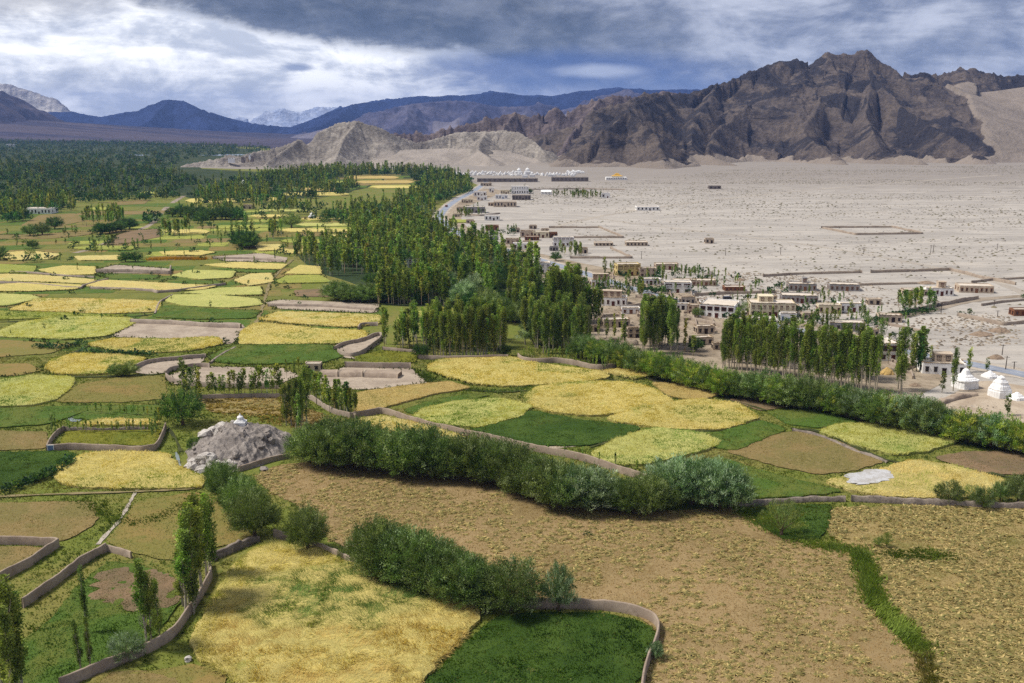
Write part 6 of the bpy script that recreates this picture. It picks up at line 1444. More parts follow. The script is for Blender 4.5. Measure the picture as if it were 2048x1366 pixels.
def willow(seed, n, wide=.62, size=.085, shoots=70, col=WCOL, w=(.4, .3, .2, .1), low=.06, silver=0.0, thin=.30, up=.55):
    """unit height pollarded willow: long shoots fan out from a short stem, carrying narrow leaves"""
    rng = np.random.default_rng(seed)
    th = rng.uniform(0, 2 * pi, shoots); el = np.arcsin(rng.uniform(-.45, 1, shoots)); rr = rng.uniform(.80, 1.05, shoots)
    lump = 1 + .18 * (vnoise(np.cos(th) * 1.6 + 7 * seed, np.sin(th) * 1.6 + el * 1.3, seed) - .5) * 2
    E = np.stack([np.cos(th) * np.cos(el) * wide * rr * lump, np.sin(th) * np.cos(el) * wide * rr * lump, .43 + np.sin(el) * .52 * rr * lump + .02], 1)
    B = np.c_[rng.normal(0, .05, (shoots, 2)), np.full(shoots, .14)]
    Mid = B * .45 + E * .55 + np.c_[np.zeros((shoots, 2)), np.full(shoots, .10 * up)]
    k_ = rng.integers(0, shoots, n); u = rng.beta(2.6, 1.0, n)[:, None]
    P = (1 - u) ** 2 * B[k_] + 2 * u * (1 - u) * Mid[k_] + u ** 2 * E[k_]; T = 2 * (1 - u) * (Mid[k_] - B[k_]) + 2 * u * (E[k_] - Mid[k_])
    T /= np.linalg.norm(T, axis=1)[:, None]
    P = P + rng.normal(0, .030, (n, 3)); P[:, 2] = np.maximum(P[:, 2], low * rng.uniform(.5, 2.0, n))
    D = T * .8 + np.array((0, 0, up)) + rng.normal(0, .42, (n, 3))
    cb = tint(shoots, rng, col, w, (.82, 1.18))
    return leaves(P, D, size, size * thin, rng, cb[k_] * rng.uniform(.75, 1.28, (n, 1)))
def willow_trunk(seed):
    rng = np.random.default_rng(seed); m = MB(); m.tube([(0, 0, -.04), (.01, 0, .10), (0, .01, .17)], [.05, .042, .045], 7)
    for i in range(9):
        a = rng.uniform(0, 2 * pi); e = rng.uniform(.5, 1.3)
        m.tube([(0, 0, .15), (cos(a) * .14 * cos(e), sin(a) * .14 * cos(e), .16 + .18 * sin(e)), (cos(a) * .36 * cos(e), sin(a) * .36 * cos(e), .2 + .4 * sin(e))], [.018, .012, .005], 4)
    return m
def mk_proto(crown, trunk, bark):
    c = mesh_np('crown', *crown); c.materials.append(LEAF); t = trunk.mesh('trunk'); t.materials.append(bark); return c, t
PROTO = {
 'poplar': [mk_proto(poplar(s, 2900, .070 + .012 * (s % 3), .14, .021, 32, taper=.75), poplar_trunk(s), M['bark']) for s in range(5)],
 'bare': [mk_proto(poplar(20 + s, 2100, .060, .30, .021, 26, PCOL[:2] + YG[:2], (.4, .35, .15, .1), .6, low_yellow=True), poplar_trunk(20 + s, 14), M['bark']) for s in range(5)],
 'young': [mk_proto(poplar(40 + s, 1100, .085, .22, .03, 26, PCOL[:2] + YG[:2], (.35, .35, .2, .1), 1.0, True), poplar_trunk(40 + s), M['bark']) for s in range(4)],
 'slim': [mk_proto(poplar(60 + s, 2200, .046, .10, .02, 36), poplar_trunk(60 + s), M['bark']) for s in range(4)],
 'willow': [mk_proto(willow(80 + s, 11000, .58, .046, 170), willow_trunk(80 + s), M['bark2']) for s in range(6)],
 'ball': [mk_proto(willow(180 + s, 19000, .56, .040, 260, up=.4), willow_trunk(180 + s), M['bark2']) for s in range(4)],
 'silver': [mk_proto(willow(100 + s, 9500, .55, .055, 140, [alb(c, 1.35) for c in ((92, 112, 72), (134, 152, 120), (66, 90, 52), (168, 182, 156))], (.35, .3, .2, .15), thin=.24, up=.75), willow_trunk(100 + s), M['bark2']) for s in range(3)],
 'yellow': [mk_proto(willow(120, 7000, .55, .055, 90, YG, (.4, .3, .2, .1)), willow_trunk(120), M['bark2'])],
 'loose': [mk_proto(willow(140 + s, 3600, .58, .062, 56, [PCOL[1], WCOL[1], YG[2], WCOL[0]], (.3, .3, .2, .2), thin=.22, up=.9), willow_trunk(140 + s), M['bark2']) for s in range(2)],
 'round': [mk_proto(willow(160 + s, 7500, .58, .05, 130, [alb(c, 1.75) for c in ((46, 70, 32), (66, 92, 42), (36, 56, 26), (88, 108, 56))], (.4, .3, .2, .1), thin=.4), willow_trunk(160 + s), M['bark2']) for s in range(4)],
}
# light versions for the woods that are joined into one mass
def low(crown_fn, trunk_h, tr, tc):
    V, F, C = crown_fn
    tv = np.array([(cos(a) * tr, sin(a) * tr, 0) for a in (0, 2.1, 4.2)] + [(0, 0, trunk_h)]); tf = np.array([(0, 1, 3), (1, 2, 3), (2, 0, 3)]) + len(V)
    return np.vstack([V, tv]), np.vstack([F, tf]), np.vstack([C, np.tile(np.array(alb(tc)), (4, 1))])
LOWP = {
 'poplar': [low(poplar(s + 200, 320, .072, .12, .05, 20, taper=.5), .6, .012, (176, 166, 146)) for s in range(6)],
 'bare': [low(poplar(s + 220, 280, .058, .27, .05, 20, PCOL[:2] + YG[:2], (.35, .3, .25, .1), .5, low_yellow=True), .7, .013, (186, 172, 148)) for s in range(6)],
 'willow': [low(willow(s + 240, 300, .60, .15, 40, thin=.5), .3, .04, (104, 86, 68)) for s in range(6)],
}
LOWP['round'] = [low(willow(s + 260, 280, .58, .15, 40, [alb(c, 1.75) for c in ((48, 70, 34), (68, 90, 42), (38, 56, 28), (90, 106, 54))], (.4, .3, .2, .1), thin=.55), .3, .04, (104, 86, 68)) for s in range(6)]
LOWP['young'] = LOWP['bare']; LOWP['slim'] = LOWP['poplar']; LOWP['silver'] = LOWP['willow']; LOWP['ball'] = LOWP['willow']; LOWP['yellow'] = LOWP['willow']; LOWP['loose'] = LOWP['willow']
TINYP = {'poplar': [low(poplar(s + 300, 60, .085, .10, .12, 12, [tuple(v * .66 for v in c) for c in PCOL]), .3, .012, (150, 140, 120)) for s in range(5)],  # far poplar colours scaled down to paint in cloud shadow
         'round': [low(willow(s + 320, 56, .60, .30, 20, [alb(c, 1.2) for c in ((44, 64, 34), (62, 82, 42), (36, 54, 30), (84, 98, 52))], (.4, .3, .2, .1), thin=.6), .2, .03, (90, 76, 60)) for s in range(5)]}  # a dark species, its colour lowered further for cloud shadow

TREES = []      # (kind, x, y, height, label, group, squeeze)
POP = ('poplar', 'bare', 'young', 'slim')
def tree(kind, px, py, hpx, label, group=None, sq=1.0):
    x, y = G(px, py); TREES.append((kind, x, y, hpx / PPMV(px, py), label, group, sq, hpx))
def ORD(n): return 'first' if n == 1 else str(n) + ('th' if 10 < n % 100 < 14 else {1: 'st', 2: 'nd', 3: 'rd'}.get(n % 10, 'th'))
def row(kind, pts, n, hpx, label, group, sq=1.0, jit=2.0, hv=.15):
    P = np.array(pts, float); d = np.r_[0, np.cumsum(np.hypot(*np.diff(P, axis=0).T))]; t = np.linspace(0, d[-1], n)
    hs = hpx if hasattr(hpx, '__len__') else (hpx, hpx)
    for i, q in enumerate(t):
        lab = label + ', ' + (ORD(i + 1) + ' from its left end' if i < n - 1 else 'last at its right end') if False else label
        px = np.interp(q, d, P[:, 0]) + random.uniform(-jit, jit); py = np.interp(q, d, P[:, 1]) + random.uniform(-jit, jit) * .35
        k_ = random.choice(kind) if isinstance(kind, (tuple, list)) else kind
        tree(k_, px, py, np.interp(q / d[-1], (0, 1), hs) * random.uniform(1 - hv, 1 + hv), lab, group, sq)
def grove(kind, poly, n, hpx, label, group, sq=1.0, hv=.13):
    P = GA(poly); S = scatter(P, n); c = GA([np.mean(poly, 0)])[0]; pm = PPMV(*np.mean(poly, 0))
    S = S[:n]
    for x, y in S:
        k_ = random.choice(kind) if isinstance(kind, (tuple, list)) else kind
        r_ = sqrt(x * x + y * y + CAM_H ** 2); h = hpx / pm * random.uniform(1 - hv, 1 + hv)
        TREES.append((k_, x, y, h, label, group, sq, h * FPX / r_))

# ---- poplars one can point at
g = 'tall poplars beside the curving wall'
for px, py, h in ((372, 1232, 165), (380, 1220, 190), (388, 1228, 150), (397, 1204, 195), (405, 1192, 195), (414, 1160, 168), (420, 1150, 150), (366, 1212, 120)):
    tree('bare' if h > 160 else 'poplar', px, py, h, 'tall poplar of the tight clump against the curving wall', g, 1.25)
tree('bare', 294, 1302, 176, 'tall white stemmed poplar standing free above the small silver bush'); tree('poplar', 303, 1298, 150, 'poplar close behind the tall white stemmed one', None, 1.0); tree('poplar', 321, 1288, 128, 'shorter poplar right of the tall white stemmed one')
tree('slim', 181, 1342, 104, 'slender bare stemmed poplar whose lower trunk shows white'); tree('slim', 174, 1268, 134, 'thin tall poplar standing alone in the green clover field', None, .9); tree('slim', 162, 1345, 100, 'bushy young poplar at the near side of the clover field', None, 1.4)
for i, (px, py, h) in enumerate([(8, 1395, 190), (22, 1400, 220), (36, 1398, 236), (46, 1385, 190), (28, 1420, 200)]): tree('poplar', px, py, h, 'dense poplar of the clump cut by the bottom left corner', 'poplars in the bottom left corner', 1.1)
g = 'poplars right of the grey rock'
for px, py, h in ((566, 846, 76), (573, 852, 84), (583, 852, 92), (592, 858, 100), (602, 858, 104), (613, 852, 120), (606, 846, 96), (597, 862, 78)): tree(random.choice(('poplar', 'bare')), px, py, h, 'poplar of the open clump right of the grey rock', g, .95)
row('poplar', [(368, 792), (400, 806)], 5, 66, 'dense young poplar beside the round dark tree', 'young poplars beside the round dark tree', 1.2)
row('young', [(418, 797), (470, 797), (560, 796)], 18, (44, 62), 'spindly young poplar in the row before the ploughed enclosure', 'row of young poplars', 1.25, 3)
row(('young', 'poplar'), [(618, 797), (640, 812), (662, 826)], 12, 62, 'young poplar leaning over the grey wall by the brick yard', 'young poplars by the brick yard wall', 1.1, 3)
row(('young', 'poplar'), [(668, 824), (690, 833), (712, 836)], 12, 60, 'young poplar at the corner of the tan grain field', 'young poplars at the tan grain field', 1.1, 3)
row('young', [(575, 758), (590, 760), (612, 758)], 4, 40, 'thin poplar behind the clay hut', 'thin poplars behind the clay hut')
grove(('poplar', 'bare'), [(760, 702), (768, 684), (836, 672), (838, 694), (800, 700)], 22, 68, 'poplar of the open grove with pale stems left of the clipped grove', 'open poplar grove', 1.0)
row(('bare', 'poplar'), [(848, 712), (900, 716), (1008, 712)], 36, 88, 'poplar in the front rank of the clipped grove', 'front rank of the clipped poplar grove', 1.0, 2)
grove(('poplar', 'bare'), [(850, 706), (856, 684), (1000, 676), (1010, 702)], 44, 84, 'poplar in the back ranks of the clipped grove', 'back ranks of the clipped poplar grove', 1.0)
tree('bare', 953, 700, 112, 'single white trunked poplar rising out of the clipped grove'); 
grove(('poplar', 'poplar', 'bare'), [(1038, 704), (1048, 672), (1150, 660), (1192, 690), (1170, 706), (1090, 712)], 46, 86, 'poplar of the leaning grove behind the wavy wall', 'leaning poplar grove', 1.05)
row('young', [(1050, 718), (1120, 722), (1170, 734), (1215, 742)], 26, 26, 'thin sapling inside the wavy wall', 'saplings inside the wavy wall', 1.0, 4)
grove(('poplar', 'bare'), [(1092, 664), (1100, 640), (1160, 636), (1158, 662)], 34, 108, 'tall poplar behind the leaning grove', 'tall poplars behind the leaning grove', .95)
row(('poplar', 'bare'), [(1167, 644), (1182, 648), (1201, 646)], 13, 68, 'poplar of the compact bright clump left of the flat roofed white house', 'compact poplar clump', .95, 1.5)
for px, py, h in ((1197, 676, 40), (1213, 676, 42), (1228, 680, 52), (1245, 690, 60), (1250, 690, 52)): tree('slim', px, py, h, 'slender poplar in front of the low mud farm house', 'slender poplars before the mud farm', 1.1)
grove(('poplar', 'poplar', 'bare'), [(1278, 706), (1282, 684), (1350, 684), (1360, 708), (1320, 712)], 34, 96, 'poplar of the dark dense grove in the village', 'dark village poplar grove', 1.0)
tree('poplar', 1370, 704, 66, 'dark narrow poplar right of the dark village grove', None, .9); tree('poplar', 1386, 712, 40, 'short bushy poplar between the dark grove and the tall row', None, 1.6)
row(('poplar', 'bare', 'poplar'), [(1446, 736), (1500, 742), (1560, 752), (1640, 768), (1700, 778), (1752, 786)], 56, (92, 112), 'poplar in the tall row above the long willow hedge', 'tall poplar row', 1.0, 2.5, .12)
grove(('poplar', 'bare'), [(1450, 728), (1540, 734), (1640, 750), (1740, 768), (1740, 758), (1640, 738), (1540, 722), (1460, 716)], 40, 96, 'poplar standing behind the tall row', 'second rank of the tall poplar row', 1.0)
tree('poplar', 1803, 782, 126, 'single big poplar standing higher than its neighbours by the straw stack', None, 1.15); tree('poplar', 1796, 778, 96, 'smaller poplar leaning on the single big one')
grove('poplar', [(1815, 746), (1822, 728), (1850, 728), (1850, 744)], 10, 76, 'poplar of the small clump by the mud wall', 'small poplar clump', 1.0)
tree('slim', 1755, 742, 108, 'tall narrow poplar rising behind the right end of the row', None, 1.3); tree('slim', 1733, 738, 80, 'thin poplar left of the tall narrow one'); tree('poplar', 1906, 782, 88, 'poplar standing in front of the white house with a mud upper room', None, .95); tree('slim', 1938, 744, 50, 'thin yellowish poplar right of the white house', None, 1.3)
tree('poplar', 1861, 729, 40, 'short poplar beside the garden of the white house', None, 1.0); tree('poplar', 1884, 786, 42, 'bushy young poplar below the white house', None, 1.5); tree('slim', 2015, 830, 44, 'small poplar at the foot of the right stupa', None, 1.5); tree('slim', 1776, 728, 60, 'poplar at the corner of the tall grey and white house'); tree('slim', 1974, 742, 26, 'thin roadside poplar near the stupas', None, 1.8)
for i, (px, py, h) in enumerate([(1622, 652, 32), (1632, 655, 36), (1644, 656, 36), (1652, 658, 40), (1661, 656, 42), (1668, 658, 38), (1636, 646, 30)]): tree('poplar', px, py, h, 'dark poplar of the clump before the grey house with a red brown end', 'dark poplar clump among the houses', 1.3)
for px, py, h, lab in ((1702, 637, 37, 'village poplar left of the two beside the white house'), (1728, 642, 32, 'village poplar nearest the green garden'), (1495, 608, 20, 'small round headed poplar beside the roof room of the cream house'), (1484, 610, 14, 'tiny poplar left of the round headed one'), (1513, 606, 20, 'thin poplar behind the large cream house'), (1657, 596, 18, 'thin sapling behind the grey block houses'), (1678, 606, 13, 'tiny sapling behind the low white house'),
        (1648, 608, 22, 'loose poplar right of the long grey block house'), (1209, 546, 34, 'dark roadside poplar standing apart on the desert'), (1227, 540, 20, 'thin sapling right of the dark roadside poplar'), (1240, 532, 14, 'tiny sapling near the desert wall'), (1150, 566, 34, 'thin roadside sapling by the white house'), (1258, 572, 32, 'slim poplar in front of the yellow house'), (1295, 560, 24, 'dark slim poplar before the brown mud house'), (1326, 562, 28, 'slim tree in front of the first desert house')):
    tree('slim', px, py, h, lab, None, 1.5)
grove('poplar', [(1270, 596), (1274, 588), (1290, 588), (1288, 598)], 6, 34, 'dark poplar beside the village road', 'dark poplars beside the village road', 1.3)
grove('poplar', [(1056, 531), (1058, 524), (1074, 524), (1073, 532)], 7, 42, 'dark poplar of the roadside clump at the bend', 'dark roadside clump', 1.1)
grove(('poplar', 'young'), [(1785, 622), (1800, 612), (1866, 606), (1870, 620), (1820, 630)], 22, 38, 'orchard poplar beside the track', 'orchard poplars', 1.4)
for i, (px, py, h) in enumerate([(466, 492, 54), (478, 494, 62), (492, 496, 72), (505, 494, 56), (437, 486, 34), (443, 490, 30)]): tree('poplar', px, py, h, 'tall poplar rising out of the round trees in mid field', 'poplars above the round trees', .9)
for px, py, h in ((188, 497, 26), (192, 500, 20), (218, 500, 30), (226, 500, 30), (252, 494, 18), (266, 496, 20), (276, 497, 20), (270, 497, 16)): tree('slim', px, py, h, 'small slim poplar among the far left strips', 'slim poplars among the far left strips', 1.5)
row(('poplar', 'bare'), [(326, 470), (352, 472), (378, 466)], 16, 36, 'poplar of the square dark block by the winding track', 'square poplar block', 1.2, 3)

# ---- willows and round trees one can point at
row(('ball', 'willow'), [(620, 928), (650, 931), (700, 936), (760, 944), (830, 950), (900, 958), (960, 960), (1000, 965)], 25, 88, 'willow of the dense dark hedge left of the bend', 'left part of the middle willow hedge', 1.02, 5, .16)
row(('ball', 'ball', 'silver'), [(1010, 972), (1060, 992), (1110, 1014), (1160, 1022), (1190, 1018)], 12, 86, 'grey-green willow where the middle hedge bends downhill', 'bend of the middle willow hedge', 1.0, 4, .1)
row('ball', [(1245, 1026), (1280, 1030), (1316, 1022)], 4, 74, 'willow right of the gap in the middle hedge', 'willows right of the hedge gap', 1.0, 3)
row('silver', [(1340, 1012), (1380, 1008), (1420, 1014), (1462, 1020)], 7, 90, 'silvery willow at the right end of the middle hedge', 'silvery willows at the hedge end', 1.05, 4, .08)
row('young', [(1090, 905), (1120, 912), (1200, 930), (1250, 940), (1290, 952), (1305, 966)], 7, 30, 'thin sapling along the winding wall', 'saplings along the winding wall', 1.2, 8)
row('ball', [(758, 1149), (780, 1155), (820, 1168), (860, 1180), (900, 1196), (945, 1212)], 12, 100, 'willow of the near hedge along the wheat field', 'near willow hedge', .98, 4, .12)
tree('ball', 1022, 1222, 104, 'round willow at the right end of the near hedge', None, 1.0); tree('silver', 1117, 1222, 92, 'silver and yellow willow standing alone right of the near hedge', None, .72); 
tree('ball', 450, 998, 76, 'willow bush furthest up the slope of the three big round ones', None, .95); tree('ball', 488, 1032, 84, 'willow bush squeezed between the two big round ones', None, .85); tree('ball', 510, 1074, 98, 'big round willow bush left of the lone round one', None, .88); tree('ball', 616, 1104, 96, 'lone big round willow bush above the largest golden field', None, .82); tree('ball', 432, 962, 40, 'low willow bush beside the tail of the grey rock', None, 1.0)
tree('willow', 686, 1122, 28, 'tiny shrub growing against the mud wall', None, .7); tree('silver', 254, 1318, 50, 'low silvery spiky bush inside the curving wall', None, 1.15); tree('loose', 1562, 1074, 76, 'loose pale green willow in the dark green patch', None, .9); tree('loose', 1772, 1096, 32, 'small grey shrub in the right harvested field', None, .7); tree('loose', 1756, 1094, 20, 'tiny shrub left of the small grey shrub'); tree('loose', 1176, 1072, 10, 'tiny green weed bush alone in the tan field', None, 1.5); tree('silver', 1310, 1318, 34, 'blue grey shrub outside the curved end of the near wall', None, .8)
for px, py, h, lab in ((1898, 1008, 48, 'rounded bush on the stone wall, leftmost of the five'), (1942, 1006, 38, 'small bush on the stone wall, second of the five'), (1966, 1018, 44, 'bush in front of the stone wall, third of the five'), (2000, 1004, 42, 'small bush on the stone wall, fourth of the five'), (2036, 1006, 62, 'largest bush on the stone wall at the right edge')): tree('loose' if h < 40 else 'willow', px, py, h, lab, None, .9)
row(('willow', 'yellow', 'willow', 'silver', 'yellow'), [(1156, 712), (1220, 728), (1300, 752), (1380, 774), (1450, 790), (1540, 806)], 34, (44, 56), 'willow of the long hedge under the poplars', 'left half of the long willow hedge', 1.12, 3, .17)
tree('yellow', 1450, 792, 44, 'yellow-green bush standing out of the long willow hedge', None, 1.0)
row(('willow', 'silver', 'yellow', 'willow'), [(1560, 810), (1650, 824), (1750, 848), (1850, 868), (1950, 888), (2060, 910), (2150, 925)], 40, (62, 66), 'willow of the long hedge below the stupas', 'right half of the long willow hedge', 1.12, 3, .17)
tree('round', 366, 850, 74, 'round dark tree standing left of the grey rock', None, 1.05); tree('round', 392, 904, 30, 'dark shrub against the left side of the grey rock', None, 1.0)
for px, py, h, lab in ((231, 752, 26, 'left one of three bushes before the grey strip'), (243, 753, 24, 'middle one of three bushes before the grey strip'), (259, 752, 30, 'right one of three bushes before the grey strip'), (251, 524, 20, 'left one of the pair of dark round trees'), (271, 524, 22, 'right one of the pair of dark round trees'), (66, 497, 18, 'small dark round tree above three others at the left'), (60, 512, 18, 'pale round tree above the pair at the left'), (54, 525, 14, 'small dark round tree, left of the pair at the left edge'), (74, 524, 17, 'dark round tree, right of the pair at the left edge'), (0, 520, 28, 'dark tree cut by the left edge'), (184, 502, 11, 'dark shrub beside the far left strips'),
        (60, 472, 24, 'light green round bush in the far meadow, left of two'), (85, 470, 27, 'light green round bush in the far meadow, right of two'), (110, 458, 26, 'dark willow behind the two light green bushes'), (390, 446, 16, 'small bush left of the far wheat strips'), (404, 446, 22, 'round dark willow below the clipped hedge'), (422, 456, 12, 'little bush in the far wheat strips'), (583, 456, 32, 'grey-green willow in the far wheat strips'), (552, 452, 10, 'tiny bush by the far wheat strips'), (517, 434, 14, 'small bush by the pinkish far field'), (655, 440, 20, 'dark round bush near the lone white stupa'), (748, 444, 18, 'dark round tree by the small bright house'), (705, 452, 14, 'small dark tree between the far trunks'),
        (1395, 634, 20, 'bush at the foot of the grey brown house'), (1495, 628, 26, 'pale loose tree between the long white house and the cream house'), (1112, 522, 20, 'round dark bush beside the walled road garden'), (1118, 556, 18, 'tan round bush by the roadside'), (1392, 702, 26, 'dark rounded tree at the foot of the tall poplar row'), (1735, 645, 16, 'bright green shrub in the village garden'), (1938, 630, 12, 'tan shrub by the track'), (1918, 628, 7, 'tiny tan shrub by the track'), (2046, 598, 10, 'green shrub at the right edge of the desert'), (1398, 590, 8, 'small bush by the bright white house'), (882, 398, 12, 'yellowish bush beside the far road, left of two'), (898, 402, 9, 'yellowish bush beside the far road, right of two')):
    tree('round' if 'dark' in lab else ('loose' if 'tan' in lab or 'pale' in lab else 'willow'), px, py, h, lab, None, 1.15)
grove('round', [(455, 498), (468, 488), (500, 490), (505, 498)], 8, 30, 'round dark tree under the mid field poplars', 'round trees under the mid field poplars', 1.2)
row('round', [(200, 468), (230, 466), (262, 458)], 8, 22, 'round dark willow of the thicket behind the ploughed field', 'round thicket behind the ploughed field', 1.3, 4)
row('round', [(350, 432), (400, 438), (480, 440)], 14, 22, 'dark willow of the long clipped clump', 'long dark willow clump', 1.3, 5)
row('willow', [(672, 600), (700, 603), (750, 604)], 12, 34, 'low willow of the thicket left of the poplar wood', 'willow thicket', 1.3, 5)
for px, py, h in ((925, 612, 52), (945, 606, 58), (905, 606, 44), (900, 585, 40)): tree('silver', px, py, h, 'pale grey-green willow in front of the poplar wood', 'pale willows before the wood', 1.05)
for px, py, h in ((965, 640, 50), (985, 642, 56), (1005, 640, 46), (1030, 646, 42), (1050, 640, 40), (975, 625, 50)): tree('willow', px, py, h, 'dense green willow behind the clipped grove', 'dense willows behind the clipped grove', 1.1)
for px, py, h in ((1068, 688, 60), (1090, 690, 56), (1110, 680, 50)): tree('silver', px, py, h, 'grey-green willow inside the leaning poplar grove', 'willows inside the leaning grove', 1.0)
tree('round', 842, 716, 30, 'round dark bush at the left corner of the clipped grove', None, 1.0); tree('round', 1008, 712, 24, 'round dark bush at the right corner of the clipped grove')
row('loose', [(1290, 582), (1310, 586), (1332, 586)], 6, 12, 'low hedge bush in front of the bright white house', 'low hedge by the village road', 1.6)
row('willow', [(1740, 652), (1800, 634), (1860, 624)], 14, 13, 'low shrub of the garden hedge by the track', 'garden hedge by the track', 1.7, 3)
row('round', [(8, 985), (50, 972), (90, 956), (125, 940), (145, 926)], 16, 16, 'low dark juniper like shrub along the left alfalfa field', 'dark shrubs along the left alfalfa', 1.5, 4)
row('round', [(70, 697), (100, 698), (140, 696), (165, 688)], 12, 9, 'dark low shrub on the bank left of the narrow wheat field', 'dark shrubs on the bank', 1.8, 4)
row('round', [(175, 706), (230, 710), (300, 712)], 16, 10, 'dark low shrub on the bank below the narrow wheat field', 'dark shrubs below the narrow wheat', 1.8, 3)
row('young', [(115, 864), (200, 868), (300, 866)], 20, 26, 'sapling along the stake fence in the walled garden', 'saplings in the walled garden', 1.1, 5)
row('young', [(180, 828), (250, 832), (318, 834)], 16, 22, 'sapling of the small nursery beyond the walled garden', 'nursery saplings', 1.2, 6)
row('poplar', [(306, 878), (314, 866), (320, 855)], 4, 46, 'young poplar at the right end of the walled garden', 'young poplars of the walled garden', 1.0); row('poplar', [(106, 866), (112, 872)], 2, 44, 'young poplar at the left corner of the walled garden', 'left corner poplars of the walled garden', 1.0)

# ---- the woods
def wood(poly, n, kinds, hm, wexp=0.0):
    P = GA(poly); S = scatter(P, n * (3 if wexp else 1))
    if wexp:
        pr = S[:, 1] ** -wexp; S = S[RNG.choice(len(S), min(n, len(S)), False, pr / pr.sum())]
    for x, y in S:
        k_ = kinds[int(RNG.integers(len(kinds)))]
        h = hm * RNG.uniform(.7, 1.2) * (.55 if k_ in ('round', 'willow') else 1); r_ = sqrt(x * x + y * y + CAM_H ** 2)
        TREES.append((k_, x, y, h, None, None, 1.1, h * FPX / r_))
wood([(640, 520), (700, 500), (770, 480), (850, 468), (900, 474), (960, 495), (1020, 520), (1075, 552), (1110, 580), (1140, 610), (1145, 650), (1060, 650), (980, 628), (900, 608), (800, 616), (755, 610), (760, 585), (700, 560), (650, 550)], 450, ('poplar', 'bare', 'bare', 'poplar', 'bare', 'round'), 17)
wood([(580, 520), (592, 500), (640, 495), (700, 505), (690, 545), (640, 545)], 70, ('poplar', 'bare'), 13)
wood([(690, 470), (760, 455), (870, 450), (900, 470), (850, 485), (770, 495), (700, 500)], 190, ('poplar', 'bare', 'poplar', 'round'), 15)
wood([(752, 612), (760, 592), (880, 592), (900, 612)], 60, ('bare', 'bare', 'poplar'), 16)
wood([(620, 440), (680, 425), (760, 412), (868, 408), (872, 440), (800, 452), (720, 452), (650, 450)], 170, ('poplar', 'poplar', 'bare', 'round'), 15)
wood([(790, 405), (850, 388), (935, 376), (945, 384), (890, 400), (870, 412)], 180, ('poplar', 'round', 'poplar'), 16)
wood([(370, 392), (440, 378), (560, 372), (700, 368), (715, 376), (690, 392), (560, 404), (480, 412), (400, 410)], 300, ('poplar', 'poplar', 'round'), 16)
wood([(420, 372), (520, 362), (600, 347), (660, 345), (780, 343), (900, 349), (905, 356), (760, 352), (690, 356), (640, 366), (520, 368)], 620, ('poplar', 'poplar', 'poplar', 'round'), 18)
wood([(810, 358), (880, 352), (945, 362), (935, 376), (860, 384), (835, 378), (850, 370)], 160, ('poplar', 'round'), 17)
wood([(0, 445), (0, 415), (90, 408), (150, 412), (150, 425), (60, 428), (50, 444)], 120, ('poplar', 'poplar', 'round'), 15)
wood([(-60, 445), (-60, 395), (100, 385), (240, 390), (350, 385), (370, 395), (310, 402), (150, 408), (20, 414), (0, 440)], 330, ('poplar', 'round', 'round'), 13)
wood([(165, 452), (175, 438), (240, 432), (250, 450), (210, 458)], 50, ('poplar', 'bare'), 13)
wood([(280, 446), (300, 436), (320, 438), (310, 450)], 12, ('round', 'willow'), 12)
wood([(345, 432), (360, 418), (470, 416), (490, 430), (470, 440)], 60, ('round', 'poplar'), 12)
wood([(490, 420), (560, 412), (650, 416), (640, 430), (560, 428)], 50, ('poplar', 'bare', 'round'), 13)
wood([(530, 470), (560, 462), (570, 478), (535, 482)], 14, ('poplar', 'young'), 12)
wood([(700, 470), (720, 462), (745, 470), (730, 480)], 16, ('poplar', 'poplar'), 18)
wood([(-100, 392), (-100, 340), (100, 332), (330, 340), (390, 360), (430, 370), (360, 385), (240, 388), (100, 384)], 950, ('poplar', 'round', 'round'), 14)
wood([(-250, 342), (-250, 292), (0, 284), (250, 288), (400, 293), (520, 297), (545, 301), (500, 306), (380, 318), (340, 334), (300, 338), (100, 334)], 2600, ('round', 'round', 'poplar'), 14, 1.0)
wood([(-350, 290), (-300, 281), (0, 283), (250, 286), (400, 291), (520, 296), (540, 299), (400, 295), (250, 290), (0, 288)], 1400, ('poplar', 'round'), 18)
wood([(1018, 388), (1022, 382), (1060, 380), (1062, 388)], 30, ('poplar', 'round', 'round'), 8)
wood([(1100, 394), (1160, 388), (1205, 394), (1204, 397), (1150, 398)], 60, ('young', 'poplar'), 8)
wood([(1110, 514), (1120, 508), (1160, 506), (1164, 516)], 16, ('poplar', 'young'), 9)
wood([(905, 430), (930, 424), (960, 420), (975, 428), (930, 436)], 26, ('young', 'poplar'), 7)
wood([(1030, 470), (1034, 462), (974, 470), (975, 478)], 14, ('poplar', 'round'), 8)
wood([(955, 484), (960, 476), (975, 478), (972, 486)], 8, ('round', 'poplar'), 9)
wood([(1130, 575), (1170, 560), (1260, 575), (1280, 592), (1230, 602), (1180, 590)], 40, ('round', 'poplar', 'young'), 6.5)
wood([(1350, 546), (1400, 545), (1405, 552), (1355, 553)], 26, ('young', 'poplar'), 5)

wood([(1180, 600), (1300, 600), (1420, 640), (1560, 660), (1700, 670), (1830, 690), (1840, 640), (1640, 590), (1400, 545), (1220, 540)], 200, ('young', 'round', 'slim', 'young', 'willow'), 6.0)
wood([(-80, 690), (-80, 540), (560, 540), (640, 600), (480, 690)], 46, ('round', 'willow', 'young'), 4.0)
wood([(-80, 530), (-80, 470), (200, 455), (330, 445), (560, 425), (700, 440), (740, 470), (600, 490), (570, 530)], 150, ('round', 'slim', 'willow', 'poplar', 'young'), 6.5)
